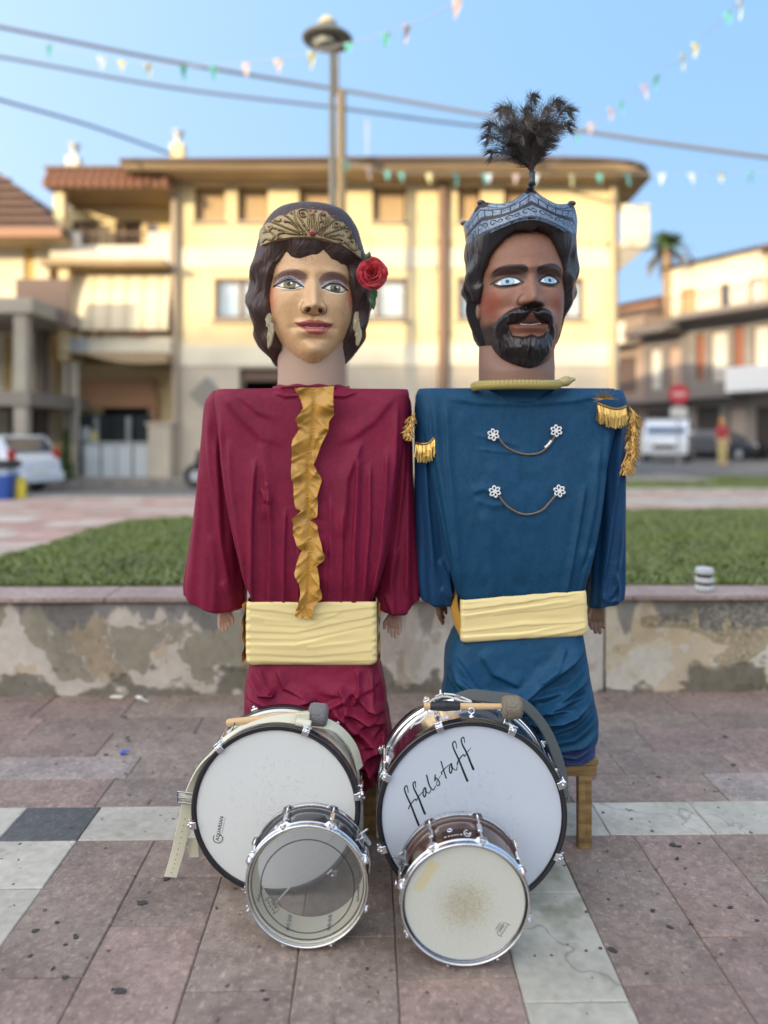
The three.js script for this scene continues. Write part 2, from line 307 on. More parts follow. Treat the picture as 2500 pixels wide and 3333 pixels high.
// ---------------------------------------------------------------- low retaining wall with stone coping
{
  const A = (h) => h;
  function plaster(seed, base, flake, bare, dark, W, darkTop, rough) {
    return tex(1536, 384, (u, v) => {
      const x = u * W, y = v * 0.52, n1 = fbm(x * 3.2, y * 4.2, 5, seed), n2 = fbm(x * 4.6 + 7, y * 6.0, 5, seed + 50), n3 = fbm(x * 9, y * 2.2, 4, seed + 90), n4 = fbm(x * 30, y * 30, 3, seed + 130), n5 = fbm(x * 2.0, y * 5, 4, seed + 170);
      let c = [...base], q = (n4 - 0.5) * 0.10 + (n1 - 0.5) * 0.20;
      const low = 1 - smoothstep(v, 0.25, 0.75);
      const mx = (a, b, t) => a.map((k, i) => lerp(k, b[i], t)); c = mx(c, flake, smoothstep(n1 + low * 0.13, 0.555, 0.580));                                  // paint flaked to pale plaster
      c = mx(c, bare, smoothstep(n2 + low * 0.05, 0.63, 0.67) * (0.25 + 0.5 * n4));                                    // render gone to the sandy coat
      if (n2 + low * 0.05 > 0.616 && n2 + low * 0.05 <= 0.634) c = mx(c, flake, 0.8);
      const r = rough(x, v, n5);
      if (r > 0) { c = mx(c, [0.60, 0.55, 0.45], 0.8); q += (vn(x * 85, y * 85, seed + 7) - 0.5) * 0.30 * smoothstep(r, 0, 0.1); }
      const streak = smoothstep(n3 + darkTop * (v - 0.75) * 1.5, 0.60, 0.72);   // water streaks below the coping
      const foot = smoothstep(fbm(x * 6, y * 9, 4, seed + 210) + (0.22 - v) * 1.2, 0.50, 0.62) * (v < 0.45 ? 1 : 0);
      c = c.map((k, i) => lerp(k, dark[i], 0.62 * streak)); c = c.map((k, i) => lerp(k, [0.34, 0.33, 0.29][i], 0.7 * foot));
      if (vn(x * 60, y * 60, seed + 300) > 0.93 && n2 > 0.5) q -= 0.16;
      return c.map((k) => k + q * 0.8);
    });
  }
  const bump = grey(1024, 256, (u, v) => 0.5 + (fbm(u * 26, v * 6, 5, 31) - 0.5) * 0.9 + (fbm(u * 140, v * 36, 2, 81) - 0.5) * 0.25);
  const leftT = plaster(11, [0.585, 0.565, 0.51], [0.74, 0.715, 0.68], [0.68, 0.60, 0.49], [0.39, 0.40, 0.42], 4.2, 1.0, () => 0);
  const midT = plaster(57, [0.70, 0.67, 0.63], [0.74, 0.72, 0.69], [0.60, 0.53, 0.46], [0.48, 0.46, 0.43], 2.6, 0.6, () => 0);
  const rightT = plaster(93, [0.79, 0.75, 0.66], [0.79, 0.77, 0.72], [0.72, 0.63, 0.50], [0.42, 0.43, 0.44], 2.6, 0.8, (x, v, n) => n + 0.16 - Math.hypot((x - 0.78) * 0.85, (v - 0.52) * 0.70) - 0.42);
  const wall = thing('retaining_wall', 'low plastered retaining wall with flaking stained paint and pink stone coping', 'wall', [0, 0, 0], YAW);
  const seg = (x0, x1, t, label) => {
    const g = new THREE.BoxGeometry(x1 - x0, 0.545, 0.25, 1, 1, 1).translate((x0 + x1) / 2, 0.2345, -4.185 - 0.125);
    const p = g.attributes.position, uv = g.attributes.uv, n = g.attributes.normal;
    for (let i = 0; i < p.count; i++) if (Math.abs(n.getZ(i)) > 0.5) uv.setXY(i, (p.getX(i) - x0) / (x1 - x0), (p.getY(i) + 0.038) / 0.545);
    part(wall, 'wall_panel', g, mat([0.95, 0.93, 0.90], { map: t, bumpMap: t, bumpScale: 0.014, roughness: 0.95 }), label);
  };
  seg(-4.2, 0.0 - 0.38, leftT, 'grey stained plaster panel'); seg(-0.38, 1.285, midT, 'pale flaking plaster panel'); seg(1.297, 3.9, rightT, 'cream plaster panel with a rough bare patch');
  const r = rng(5), cop = [[0.54, 0.42, 0.39], [0.51, 0.40, 0.37], [0.56, 0.44, 0.40]].map((c) => mat(c, { map: stoneTex, bumpMap: stoneBump, bumpScale: 0.001, roughness: 0.7 }));
  let x = -4.2; while (x < 3.9) { const w = 0.62 + r() * 0.55, e = Math.min(x + w, 3.9), g = rbox(e - x - 0.005, 0.030, 0.30, 0.006); const o = part(wall, 'coping_stone', boxUV(g), cop[Math.floor(r() * 3)]); o.position.set((x + e) / 2, 0.522 + (r() - 0.5) * 0.002, -4.15 - 0.15 + (r() - 0.5) * 0.006); x = e; }
}

// ---------------------------------------------------------------- square behind the wall: paving, lawns, kerbs
{
  const plazaT = tex(1024, 1024, (u, v) => {
    const row = Math.floor(v * 12), off = hash2(row, 3, 5), col = Math.floor((u * 8 + off) % 8), k = hash2(col, row, 9), fx = (u * 8 + off) % 1, fy = (v * 12) % 1, n = fbm(u * 30, v * 30, 3, 3, 30);
    let c = k < 0.62 ? [0.70, 0.57, 0.52] : k < 0.88 ? [0.70, 0.62, 0.57] : [0.74, 0.69, 0.64];
    const j = Math.min(fx, 1 - fx) < 0.015 || Math.min(fy, 1 - fy) < 0.03 ? 0.8 : 1, q = (k * 7 % 1 - 0.5) * 0.10 + (n - 0.5) * 0.14;
    return c.map((x) => (x + q) * j);
  });
  plazaT.repeat.set(1 / 4, 1 / 3.6);
  const plazaM = mat([0.92, 0.92, 0.92], { map: plazaT, roughness: 0.8 });
  sheet('plaza_paving', [[-16, 4.55], [7, 4.55], [7, 12.3], [-16, 12.3]], 0.004, plazaM, 0.09);
  sheet('path', [[3.4, 12.35], [16, 12.35], [16, 14.0], [3.4, 14.0]], 0.012, plazaM, 0.09);
  const stripe = mat([0.62, 0.60, 0.57], { map: marbleTex, roughness: 0.75 });
  sheet('pale_stripe', [[3.4, 10.9], [16, 10.9], [16, 12.1], [3.4, 12.1]], 0.010, stripe, 0.004);
  sheet('kerb', [[3.4, 14.0], [20, 14.0], [20, 14.25], [3.4, 14.25]], 0.09, stripe, 0.15);
  sheet('kerb', [[-16, 12.3], [3.4, 12.3], [3.4, 12.5], [-16, 12.5]], 0.03, stripe, 0.12);
  sheet('sidewalk', [[-18, 17.3], [7.5, 17.3], [7.5, 20.2], [-18, 20.2]], 0.11, mat([0.44, 0.42, 0.39], { map: stoneTex, roughness: 0.85 }), 0.15);
  const zebra = mat([0.62, 0.62, 0.60], { map: stoneTex, roughness: 0.85 });
  for (let k = 0; k < 4; k++) { const o = struct('road_marking', ext(poly([[0, 0], [0.5, 0], [2.6, 3.4], [2.1, 3.4]]), 0.004).rotateX(-Math.PI / 2), zebra); o.position.set(11.2 + k * 0.95, 0.279, -22.3); }
  const soil = mat([0.15, 0.17, 0.05], { map: stoneTex, roughness: 1 });
  const lawnA = [[-2.66, 4.45], [6.5, 4.45], [6.5, 9.25], [0, 9.25], [-0.3, 7.95], [-2.0, 7.95], [-2.5, 7.7], [-2.64, 7.2]];
  const lawnB = [[3.6, 14.25], [22, 14.25], [22, 19.6], [3.6, 19.6]];
  sheet('lawn_soil', [[-2.66, 4.45], [6.5, 4.45], [6.5, 9.25], [-2.66, 7.95]].map((p) => p), 0.012, soil, 0.09).visible = true;
  sheet('lawn_soil', lawnB, 0.05, soil, 0.09);
  // tufts of blades
  const r = rng(9), blade = [];
  const pos = [], nor = [], uv = [];
  for (let b = 0; b < 7; b++) {
    const a = r() * 6.28, ca = Math.cos(a), sa = Math.sin(a), bx = (r() - 0.5) * 0.03, bz = (r() - 0.5) * 0.03, h = 0.018 + r() * 0.020, w = 0.0022 + r() * 0.001, bend = 0.012 + r() * 0.03, la = r() * 6.28, lx = Math.cos(la), lz = Math.sin(la);
    const pt = (t, s) => [bx + ca * w * s * (1 - t) + lx * bend * t * t, h * t, bz + sa * w * s * (1 - t) + lz * bend * t * t];
    const q = [[pt(0, -1), pt(0, 1), pt(0.5, 1)], [pt(0, -1), pt(0.5, 1), pt(0.5, -1)], [pt(0.5, -1), pt(0.5, 1), pt(1, 0)]];
    for (const t of q) for (const p of t) { pos.push(...p); nor.push(lx * 0.3, 0.9, lz * 0.3); uv.push(0, 0); }
  }
  const tuft = new THREE.BufferGeometry(); tuft.setAttribute('position', new THREE.Float32BufferAttribute(pos, 3)); tuft.setAttribute('normal', new THREE.Float32BufferAttribute(nor, 3)); tuft.setAttribute('uv', new THREE.Float32BufferAttribute(uv, 2));
  const grassM = mat([1, 1, 1], { roughness: 0.7, physical: true, transmission: 0.25, thickness: 0, side: THREE.DoubleSide });
  function grass(outline, n, lift, label, big) {
    const list = [], xs = outline.map((p) => p[0]), ds = outline.map((p) => p[1]), x0 = Math.min(...xs), x1 = Math.max(...xs), d0 = Math.min(...ds), d1 = Math.max(...ds);
    for (let i = 0; i < n; i++) { const x = lerp(x0, x1, r()), d = lerp(d0, d1, r()); if (Math.abs(x) < d * 0.53 + 0.6 && sdPoly(outline, x, d) < 0.03 * r() - 0.005 && (fbm(x * 3, d * 3, 3, 54) > 0.33 || r() < 0.25)) list.push([x, d]); }
    const im = new THREE.InstancedMesh(tuft, grassM, list.length), m = new THREE.Matrix4(), c = new THREE.Color(); im.name = numbered('lawn_grass');
    list.forEach(([x, d], i) => {
      const patch = fbm(x * 1.7, d * 1.7, 3, 4), clump = Math.max(0, fbm(x * 5, d * 5, 3, 24) - 0.55) * 2.6, s = big * (0.6 + r() * 0.7) * (0.62 + patch * 0.6 + clump); m.makeRotationY(r() * 6.28).scale(new THREE.Vector3(s, s * (0.8 + patch * 0.5), s)); m.setPosition(x, gh(d) + lift, -d); im.setMatrixAt(i, m);
      const t = clamp(patch + (r() - 0.5) * 0.5, 0, 1), dry = r() < 0.05 + 0.3 * Math.max(0, 0.42 - patch); im.setColorAt(i, dry ? c.setRGB(0.20, 0.17, 0.06) : c.setRGB(0.20 + 0.19 * t, 0.27 + 0.21 * t, 0.026 + 0.03 * t));
    });
    shade(im); scene.add(im); tag(im, label, 'grass', null, 'stuff');
  }
  grass(lawnA, 120000, 0.012, 'short green lawn on the raised bed behind the low wall', 1.0);
  grass(lawnB, 26000, 0.05, 'narrow far strip of lawn beside the road', 1.9);
}

// ---------------------------------------------------------------- litter and small things by the wall
{
  const white = mat([0.78, 0.78, 0.76], { roughness: 0.5 });
  const d = 4.02;
  const sp = thing('plastic_spoon', 'white plastic spoon lying on the paving near the wall', 'spoon', [X(440, d), 0.004, -EYE * FPX / (2275 - HOR)], -0.75);
  part(sp, 'handle', rbox(0.07, 0.003, 0.009, 0.0014, 0.045, 0.001, 0), white);
  { const g = new THREE.SphereGeometry(0.02, 16, 10).scale(1.25, 0.3, 0.85).translate(-0.008, 0.004, 0); part(sp, 'bowl', g, white); }
  const crumple = (R, seed, sy) => { const g = new THREE.IcosahedronGeometry(R, 3), p = g.attributes.position; for (let i = 0; i < p.count; i++) { const k = 0.7 + 0.6 * vn(p.getX(i) / R * 2 + 5, p.getZ(i) / R * 2 + p.getY(i) / R * 3 + 5, seed); p.setXYZ(i, p.getX(i) * k, p.getY(i) * k * sy, p.getZ(i) * k); } g.computeVertexNormals(); return g; };
  const put = (name, label, cat, px, py, g, m, lift) => { const dd = EYE * FPX / (py - HOR), o = shade(new THREE.Mesh(g, m)); o.name = name; o.position.set(X(px, dd), lift, -dd); scene.add(o); tag(o, label, cat); return o; };
  put('paper_scrap', 'crumpled cream paper scrap left of the white spoon', 'paper', 380, 2272, crumple(0.024, 3, 0.3).scale(1.4, 1, 0.8), mat([0.68, 0.66, 0.55]), 0.007);
  put('bottle_top', 'small bright blue plastic cap on the lilac slabs', 'cap', 400, 2457, merge([new THREE.CylinderGeometry(0.011, 0.012, 0.016, 20).rotateZ(1.2), box(0.028, 0.004, 0.008, 0.016, 0.006, 0)]).scale(1, 1, 1), mat([0.03, 0.11, 0.55], { roughness: 0.4 }), 0.011);
  put('plastic_bag_scrap', 'white crumpled plastic scrap against the wall at the right edge', 'plastic', 2485, 2240, crumple(0.035, 8, 0.45).scale(1.7, 1, 0.9), white, 0.012);
  // banded can on the coping
  const cd = 4.3, can = thing('banded_canister', 'small grey banded canister standing on the wall coping', 'canister', [X(2293, cd), 0.5405, -cd], 0.2);
  const gm = mat([0.52, 0.54, 0.55], { roughness: 0.6 }), dm = mat([0.06, 0.05, 0.045], { roughness: 0.8 });
  part(can, 'body', lathe([[0, 0.002], [0.040, 0.002], [0.040, 0.118], [0, 0.118]], 32), dm);
  for (const y of [0.0, 0.044, 0.092]) part(can, 'band', lathe([[0.038, y], [0.047, y + 0.001], [0.049, y + 0.006], [0.049, y + 0.024], [0.047, y + 0.028], [0.038, y + 0.028]], 32), gm);
  part(can, 'lid', lathe([[0, 0.1205], [0.044, 0.1205], [0.044, 0.124], [0, 0.126]], 32), gm);
}

// ---------------------------------------------------------------- main apartment building
const stucco = grey(512, 512, (u, v) => 0.5 + (fbm(u * 40, v * 40, 4, 14, 40) - 0.5) * 0.9);
const stuccoMap = tex(512, 512, (u, v) => { const g = 0.93 + (fbm(u * 5, v * 5, 5, 24, 5) - 0.5) * 0.16; return [g, g, g * 0.99]; });
stuccoMap.repeat.set(0.25, 0.25);
const wallM = (c, o = {}) => mat(c, { map: stuccoMap, bumpMap: stucco, bumpScale: 0.004, roughness: 0.92, ...o });
const yellowM = wallM([0.86, 0.71, 0.42]), creamM = wallM([0.84, 0.78, 0.62]), beigeM = wallM([0.60, 0.53, 0.43]), whiteWallM = wallM([0.80, 0.76, 0.66]);
const darkWood = mat([0.075, 0.045, 0.03], { roughness: 0.6 }), shutterM = mat([0.50, 0.36, 0.20], { roughness: 0.7 }), brownMetal = mat([0.13, 0.085, 0.06], { roughness: 0.5, metalness: 0.2 });
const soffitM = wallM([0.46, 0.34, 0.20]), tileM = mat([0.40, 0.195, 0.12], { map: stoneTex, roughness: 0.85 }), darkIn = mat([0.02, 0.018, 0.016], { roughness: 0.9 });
const paneM = mat([0.42, 0.52, 0.60], { roughness: 0.08, physical: true, clearcoat: 1 }), curtainM = mat([0.88, 0.85, 0.76], { roughness: 0.9 }), greyMetal = mat([0.42, 0.45, 0.46], { roughness: 0.5, metalness: 0.3 });
const concreteM = wallM([0.40, 0.36, 0.30]);
const D = 19, FX = (px) => X(px, D), FY = (py) => Y(py, D);
function wallWithHoles(x0, x1, y0, y1, holes, thick, zFront) {
  const s = poly([[x0, y0], [x1, y0], [x1, y1], [x0, y1]]);
  for (const [a, b, c, d] of holes) { const h = new THREE.Path(); h.moveTo(a, c); h.lineTo(a, d); h.lineTo(b, d); h.lineTo(b, c); h.closePath(); s.holes.push(h); }
  return ext(s, thick).translate(0, 0, zFront - thick);
}
{
  const bx0 = FX(560), bx1 = FX(2012), gy = 0.25, topY = 7.66;
  const b = thing('apartment_building', 'three storey yellow apartment building with flat overhanging eaves and balconies on its left', 'building', [0, 0, 0]);
  const tops = [[632, 732], [772, 872], [972, 1082], [1212, 1322], [1490, 1565], [1640, 1740]].map(([a, c]) => [FX(a), FX(c), FY(722), FY(603)]);
  const mids = [[697, 872], [1130, 1325], [1490, 1640], [1760, 1900]].map(([a, c]) => [FX(a), FX(c), FY(1040), FY(905)]);
  const garage = [FX(778), FX(1060), gy, FY(1192)];
  const midY = FY(1190);
  const bandA = FY(872), bandB = FY(808), bandC = FY(1190), bandD = FY(1120);
  part(b, 'wall', boxUV(wallWithHoles(bx0, bx1, bandC, topY, [...tops, ...mids], 0.30, -D)), yellowM, 'yellow rendered upper wall');
  part(b, 'wall', boxUV(wallWithHoles(bx0, bx1, gy, bandC - 0.001, [[FX(778), FX(1060), gy, bandC - 0.06]], 0.30, -D)), beigeM, 'beige rendered ground floor wall');
  part(b, 'string_course', boxUV(box(bx1 - bx0, bandB - bandA, 0.03, (bx0 + bx1) / 2, (bandA + bandB) / 2, -D + 0.013)), creamM);
  part(b, 'string_course', boxUV(box(bx1 - bx0, bandD - bandC, 0.03, (bx0 + bx1) / 2, (bandC + bandD) / 2, -D + 0.013)), creamM);
  part(b, 'side_wall', boxUV(box(0.30, topY - gy, 9, bx1 - 0.151, (topY + gy) / 2, -D - 4.81)), yellowM);
  part(b, 'side_wall', boxUV(box(0.30, topY - gy, 9, bx0 + 0.151, (topY + gy) / 2, -D - 4.81)), yellowM);
  part(b, 'back_wall', boxUV(box(bx1 - bx0, topY - gy, 0.3, (bx0 + bx1) / 2, (topY + gy) / 2, -D - 9.48)), yellowM);
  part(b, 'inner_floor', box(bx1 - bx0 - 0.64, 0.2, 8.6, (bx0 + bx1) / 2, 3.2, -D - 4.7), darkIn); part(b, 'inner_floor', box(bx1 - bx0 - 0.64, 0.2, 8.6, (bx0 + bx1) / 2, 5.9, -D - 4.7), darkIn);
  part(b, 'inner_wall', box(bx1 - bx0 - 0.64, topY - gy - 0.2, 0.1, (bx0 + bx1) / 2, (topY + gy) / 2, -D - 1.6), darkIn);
  // windows: dark frame set deep in the opening, shutter or glazing with a curtain behind
  const frameGeo = (x0, x1, y0, y1, t, z, mid) => merge([box(t, y1 - y0, 0.07, x0 + t / 2, (y0 + y1) / 2, z), box(t, y1 - y0, 0.07, x1 - t / 2, (y0 + y1) / 2, z), box(x1 - x0 - 2 * t, t, 0.07, (x0 + x1) / 2, y1 - t / 2, z), box(x1 - x0 - 2 * t, t, 0.07, (x0 + x1) / 2, y0 + t / 2, z), ...(mid ? [box(t, y1 - y0 - 2 * t, 0.065, (x0 + x1) / 2, (y0 + y1) / 2, z)] : [])]);
  for (const [x0, x1, y0, y1] of tops) {
    const f = part(b, 'window', frameGeo(x0, x1, y0, y1, 0.06, -D - 0.24, false), darkWood);
    for (let k = 0; k < 12; k++) { const h = (y1 - y0 - 0.12) / 12; part(f, 'shutter_slat', box(x1 - x0 - 0.12, h - 0.008, 0.02, (x0 + x1) / 2, y0 + 0.06 + (k + 0.5) * h, -D - 0.245), shutterM); }
    part(f, 'sill', box(x1 - x0 + 0.12, 0.04, 0.16, (x0 + x1) / 2, y0 - 0.02, -D + 0.03), beigeM);
  }
  for (const [x0, x1, y0, y1] of mids) {
    const f = part(b, 'window', frameGeo(x0, x1, y0, y1, 0.085, -D - 0.06, true), brownMetal), w = (x1 - x0) / 2;
    for (const k of [0, 1]) { part(f, 'pane', box(w - 0.13, y1 - y0 - 0.17, 0.012, x0 + w * (k + 0.5), (y0 + y1) / 2, -D - 0.08), mat([0.9, 0.95, 1.0], { physical: true, transmission: 0.85, roughness: 0.03, thickness: 0 })); }
    const cu = []; for (let i = 0; i <= 40; i++) cu.push([lerp(x0 + 0.35 * (x1 - x0), x1 - 0.02, i / 40), -D - 0.22 + 0.03 * Math.sin(i * 1.7)]);
    part(f, 'curtain', loft([cu.map((p) => [p[0], y0, p[1]]), cu.map((p) => [p[0], y1, p[1]])], false), curtainM);
    part(f, 'blind', box((x1 - x0) * 0.38, y1 - y0 - 0.1, 0.01, x0 + (x1 - x0) * 0.2, (y0 + y1) / 2, -D - 0.30), mat([0.50, 0.64, 0.74], { roughness: 0.4 }));
    part(f, 'sill', box(x1 - x0 + 0.16, 0.05, 0.16, (x0 + x1) / 2, y0 - 0.026, -D + 0.03), beigeM);
  }
  { const g = part(b, 'garage_door', merge([box(0.12, midY - gy - 0.06, 0.1, FX(778) + 0.06, (midY + gy) / 2 - 0.03, -D - 0.2), box(FX(1060) - FX(778) - 0.12, 0.3, 0.1, (FX(778) + FX(1060)) / 2 + 0.06, midY - 0.22, -D - 0.2)]), brownMetal); part(g, 'door_leaf', box(FX(1060) - FX(900), midY - gy - 0.4, 0.06, (FX(900) + FX(1060)) / 2, (midY + gy) / 2 - 0.2, -D - 0.26), mat([0.05, 0.035, 0.03])); }
  // roof slab with rounded right corner
  { const xl = X(392, 18), xr = X(2150, 18.2), f = -18.0, k = -29.2, R = 1.3, s = new THREE.Shape();
    s.moveTo(xl, -f); s.lineTo(xr - R, -f); s.absarc(xr - R, -f + R, R, -Math.PI / 2, 0, false); s.lineTo(xr, -k); s.lineTo(xl, -k); s.closePath();
    const g = ext(s, 0.16, 0, 24).rotateX(-Math.PI / 2); // shape y (= depth) -> -z
    part(b, 'roof', boxUV(g.clone().translate(0, 7.70, 0)), wallM([0.34, 0.25, 0.16]), 'brown eaves slab with a rounded right corner');
    const s2 = poly([[xl + 0.05, 18.05], [xr - 0.6, 18.05], [xr - 0.06, 18.6], [xr - 0.06, 29], [xl + 0.05, 29]]);
    part(b, 'soffit', boxUV(ext(s2, 0.03).rotateX(-Math.PI / 2).translate(0, 7.667, 0)), soffitM);
    part(b, 'gutter', tube([[xl, 7.85, -17.96], [xr - R, 7.85, -17.96], [xr - R * 0.3, 7.85, -18.32], [xr + 0.02, 7.85, -19.4], [xr + 0.02, 7.85, -28]], 0.055, 50, 8), brownMetal);
    part(b, 'roof_cap', boxUV(box(bx1 - bx0 - 1, 0.25, 7, (bx0 + bx1) / 2, 7.98, -24)), tileM); }
  // drainpipes
  const pipe = (x, y0, y1, r, m, l) => part(b, 'drainpipe', merge([bar([x, y0, -D + 0.09], [x, y1, -D + 0.09], r), ...[0.2, 0.5, 0.8].map((t) => box(r * 2.6, 0.05, 0.14, x, lerp(y0, y1, t), -D + 0.06))]), m, l);
  pipe(FX(573), gy, 7.66, 0.10, mat([0.36, 0.29, 0.21], { roughness: 0.6 })); pipe(FX(1442), gy, 7.66, 0.125, mat([0.20, 0.125, 0.085], { roughness: 0.6 }), 'wide brown drainpipe'); pipe(FX(1992), gy, 7.66, 0.085, mat([0.50, 0.40, 0.25], { roughness: 0.6 }));
  // balcony on the right corner
  { const z = -19.6; const bal = part(b, 'balcony', boxUV(merge([box(0.64, 0.12, 1.8, bx1 + 0.32, Y(822, 19.6), z), box(0.08, 0.9, 1.8, bx1 + 0.64, Y(822, 19.6) + 0.50, z), box(0.64, 0.9, 0.08, bx1 + 0.32, Y(822, 19.6) + 0.50, z + 0.9)])), creamM);
    part(bal, 'bracket', ext(poly([[0, 0], [0.64, 0], [0, -0.55]]), 1.7).translate(bx1, Y(822, 19.6) - 0.062, z - 0.85), concreteM); }
  // left wing with the recessed balconies
  const WZ = 18.86;
  const lx0 = X(176, 18.6), lx1 = bx0 - 0.002, lw = lx1 - lx0, lc = (lx0 + lx1) / 2, zb = -20.0, zf = -WZ;
  part(b, 'wing_wall', boxUV(wallWithHoles(lx0 - 0.6, lx1, gy, 7.35, [[X(400, 20.6), X(485, 20.6), 5.62, 7.0], [X(265, 20.6), X(345, 20.6), 5.62, 7.0], [X(500, 20.6), X(535, 20.6), 6.1, 6.9], [X(300, 20.6), X(395, 20.6), 3.3, 4.9], [X(290, 20.6), X(505, 20.6), gy, 2.5]], 0.25, zb)), yellowM);
  part(b, 'wing_side_wall', boxUV(box(0.25, 7.1, 6, lx0 - 0.45, 3.8, -23.9)), yellowM);
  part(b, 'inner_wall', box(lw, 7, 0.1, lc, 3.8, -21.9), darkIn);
  for (const [xa, xb, ya, yb] of [[400, 485, 5.62, 7.0], [265, 345, 5.62, 7.0], [300, 395, 3.3, 4.9]]) { const f = part(b, 'balcony_door', frameGeo(X(xa, 20.6), X(xb, 20.6), ya, yb, 0.06, -20.1, true), brownMetal); part(f, 'shutter', box(X(xb, 20.6) - X(xa, 20.6) - 0.1, yb - ya - 0.1, 0.03, (X(xa, 20.6) + X(xb, 20.6)) / 2, (ya + yb) / 2, -20.16), xa === 400 ? mat([0.26, 0.17, 0.11]) : shutterM); }
  // tiled mansard over the loggia, each row of tiles a course of its own
  { const xl = X(148, 18.5), xr = X(560, 18.5) - 0.02, rows = 5;
    for (let k = 0; k < rows; k++) { const c = part(b, 'tile_course', merge(Array.from({ length: 15 }, (_, i) => { const w = (xr - xl) / 15; return new THREE.CylinderGeometry(w * 0.5, w * 0.5, 0.15, 8, 1, true, 0, Math.PI).rotateX(0.6).rotateY(-Math.PI / 2).translate(xl + (i + 0.5) * w, 7.83 - (k + 0.5) * 0.094, -18.62 + k * 0.065); })), tileM); }
    part(b, 'mansard', boxUV(ext(poly([[18.5, 7.42], [18.66, 7.86], [20.7, 7.86], [20.7, 7.42]]), xr - xl).rotateY(Math.PI / 2).translate(xl, 0, 0)), tileM, 'red brown tiled mansard eave');
    part(b, 'mansard_soffit', boxUV(box(xr - xl, 0.04, 2.3, (xl + xr) / 2, 7.395, -19.6)), soffitM);
    part(b, 'roof_edge', box(xr - xl + 0.1, 0.06, 2.4, (xl + xr) / 2, 7.89, -19.7), brownMetal); }
  part(b, 'pillar', boxUV(box(0.24, 1.25, 0.24, X(196, 18.6), 6.72, -18.62)), yellowM); part(b, 'pillar', boxUV(box(0.24, 2.2, 0.24, X(212, 18.6), 4.35, -18.62)), yellowM);
  for (const px of [212, 236, 250]) part(b, 'post', bar([X(px, 18.6), gy, -18.6], [X(px, 18.6), 3.2, -18.6], 0.06), concreteM);
  const para = (x0, x1, y0, y1, m) => boxUV(box(x1 - x0, y1 - y0, 0.12, (x0 + x1) / 2, (y0 + y1) / 2, zf));
  { const bal = part(b, 'balcony', merge([para(X(165, WZ), X(265, WZ), Y(860, WZ), Y(756, WZ)), para(X(482, WZ), X(556, WZ), Y(860, WZ), Y(756, WZ)), para(X(265, WZ), X(482, WZ), Y(860, WZ), Y(800, WZ))]), whiteWallM, 'top floor balcony with stepped white parapet');
    part(bal, 'floor_slab', boxUV(box(X(556, WZ) - X(165, WZ), 0.14, 2.3, (X(556, WZ) + X(165, WZ)) / 2, Y(869, WZ), -19.42)), soffitM);
    for (let k = 0; k < 13; k++) part(bal, 'baluster', bar([X(270 + k * 17, WZ), Y(800, WZ), zf], [X(270 + k * 17, WZ), Y(762, WZ), zf], 0.012), brownMetal);
    part(bal, 'handrail', box(X(482, WZ) - X(265, WZ), 0.04, 0.06, (X(482, WZ) + X(265, WZ)) / 2, Y(759, WZ), zf), brownMetal); }
  { const bal = part(b, 'balcony', para(X(190, WZ), X(556, WZ), Y(1152, WZ), Y(1098, WZ)), creamM, 'first floor balcony with plain cream parapet');
    const xl = X(190, WZ), xr = X(556, WZ), s = new THREE.Shape(); s.moveTo(xl, Y(1152, WZ)); s.lineTo(xr, Y(1152, WZ)); s.lineTo(xr, Y(1185, WZ)); s.quadraticCurveTo((xl + xr) / 2 + 0.3, Y(1200, WZ), xl + 0.9, Y(1160, WZ)); s.closePath();
    part(bal, 'floor_slab', boxUV(ext(s, 2.2).translate(0, -0.001, -20.58)), soffitM);
    part(bal, 'air_conditioner', rbox(0.42, 0.36, 0.26, 0.02, X(262, WZ), Y(1130, WZ), -WZ + 0.19), greyMetal);
    part(bal, 'flower_pot', lathe([[0, 0], [0.14, 0], [0.18, 0.22], [0.16, 0.22], [0, 0.2]], 20).translate(X(462, WZ), Y(1098, WZ), -WZ + 0.02), mat([0.45, 0.20, 0.12])); }
  // cream striped awning let down over the first floor balcony
  { const n = 18, x0 = X(226, WZ), x1 = X(553, WZ);
    for (let k = 0; k < n; k++) { const a = lerp(x0, x1, k / n), c = lerp(x0, x1, (k + 1) / n), g = [[], []]; for (let j = 0; j <= 8; j++) { const t = j / 8, y = lerp(Y(882, WZ) - 0.06, Y(1078, WZ - 0.2), t), z = -WZ - 0.05 + 0.25 * t + 0.05 * Math.sin(t * 3.1); g[0].push([a, y, z]); g[1].push([c, y, z]); }
      part(b, 'awning_strip', loft([g[1], g[0]], false), mat(k % 3 === 1 ? [0.62, 0.52, 0.36] : k % 3 ? [0.80, 0.70, 0.50] : [0.76, 0.66, 0.46], { roughness: 0.9, side: THREE.DoubleSide })); }
    part(b, 'awning_bar', bar([x0, Y(1078, WZ - 0.2), -WZ + 0.22], [x1, Y(1078, WZ - 0.2), -WZ + 0.22], 0.035), brownMetal); }
  // shop front under the balcony
  { const z = -19.85, xa = X(262, 20.5), xb = X(528, 20.5), f = part(b, 'shop_front', boxUV(merge([box(xb - xa, 0.75, 0.12, (xa + xb) / 2, Y(1285, 20.5), z), box(0.14, 2.3, 0.14, xa, 1.35, z), box(0.14, 2.3, 0.14, xb, 1.35, z)])), mat([0.36, 0.19, 0.10], { roughness: 0.6 }), 'orange brown shop front frame');
    for (const px of [345, 446]) part(f, 'mullion', box(0.11, 1.6, 0.1, X(px, 20.4), 1.1, z + 0.1), greyMetal);
    part(f, 'glazing', box(xb - xa, 1.7, 0.02, (xa + xb) / 2, 1.12, z - 0.02), mat([0.035, 0.045, 0.05], { roughness: 0.08 }));
    for (const [px, py, c] of [[308, 1412, [0.75, 0.78, 0.85]], [334, 1424, [0.75, 0.72, 0.35]]]) part(f, 'notice', box(0.22, 0.34, 0.01, X(px, 20.3), Y(py, 20.3), z + 0.16), mat(c)); }
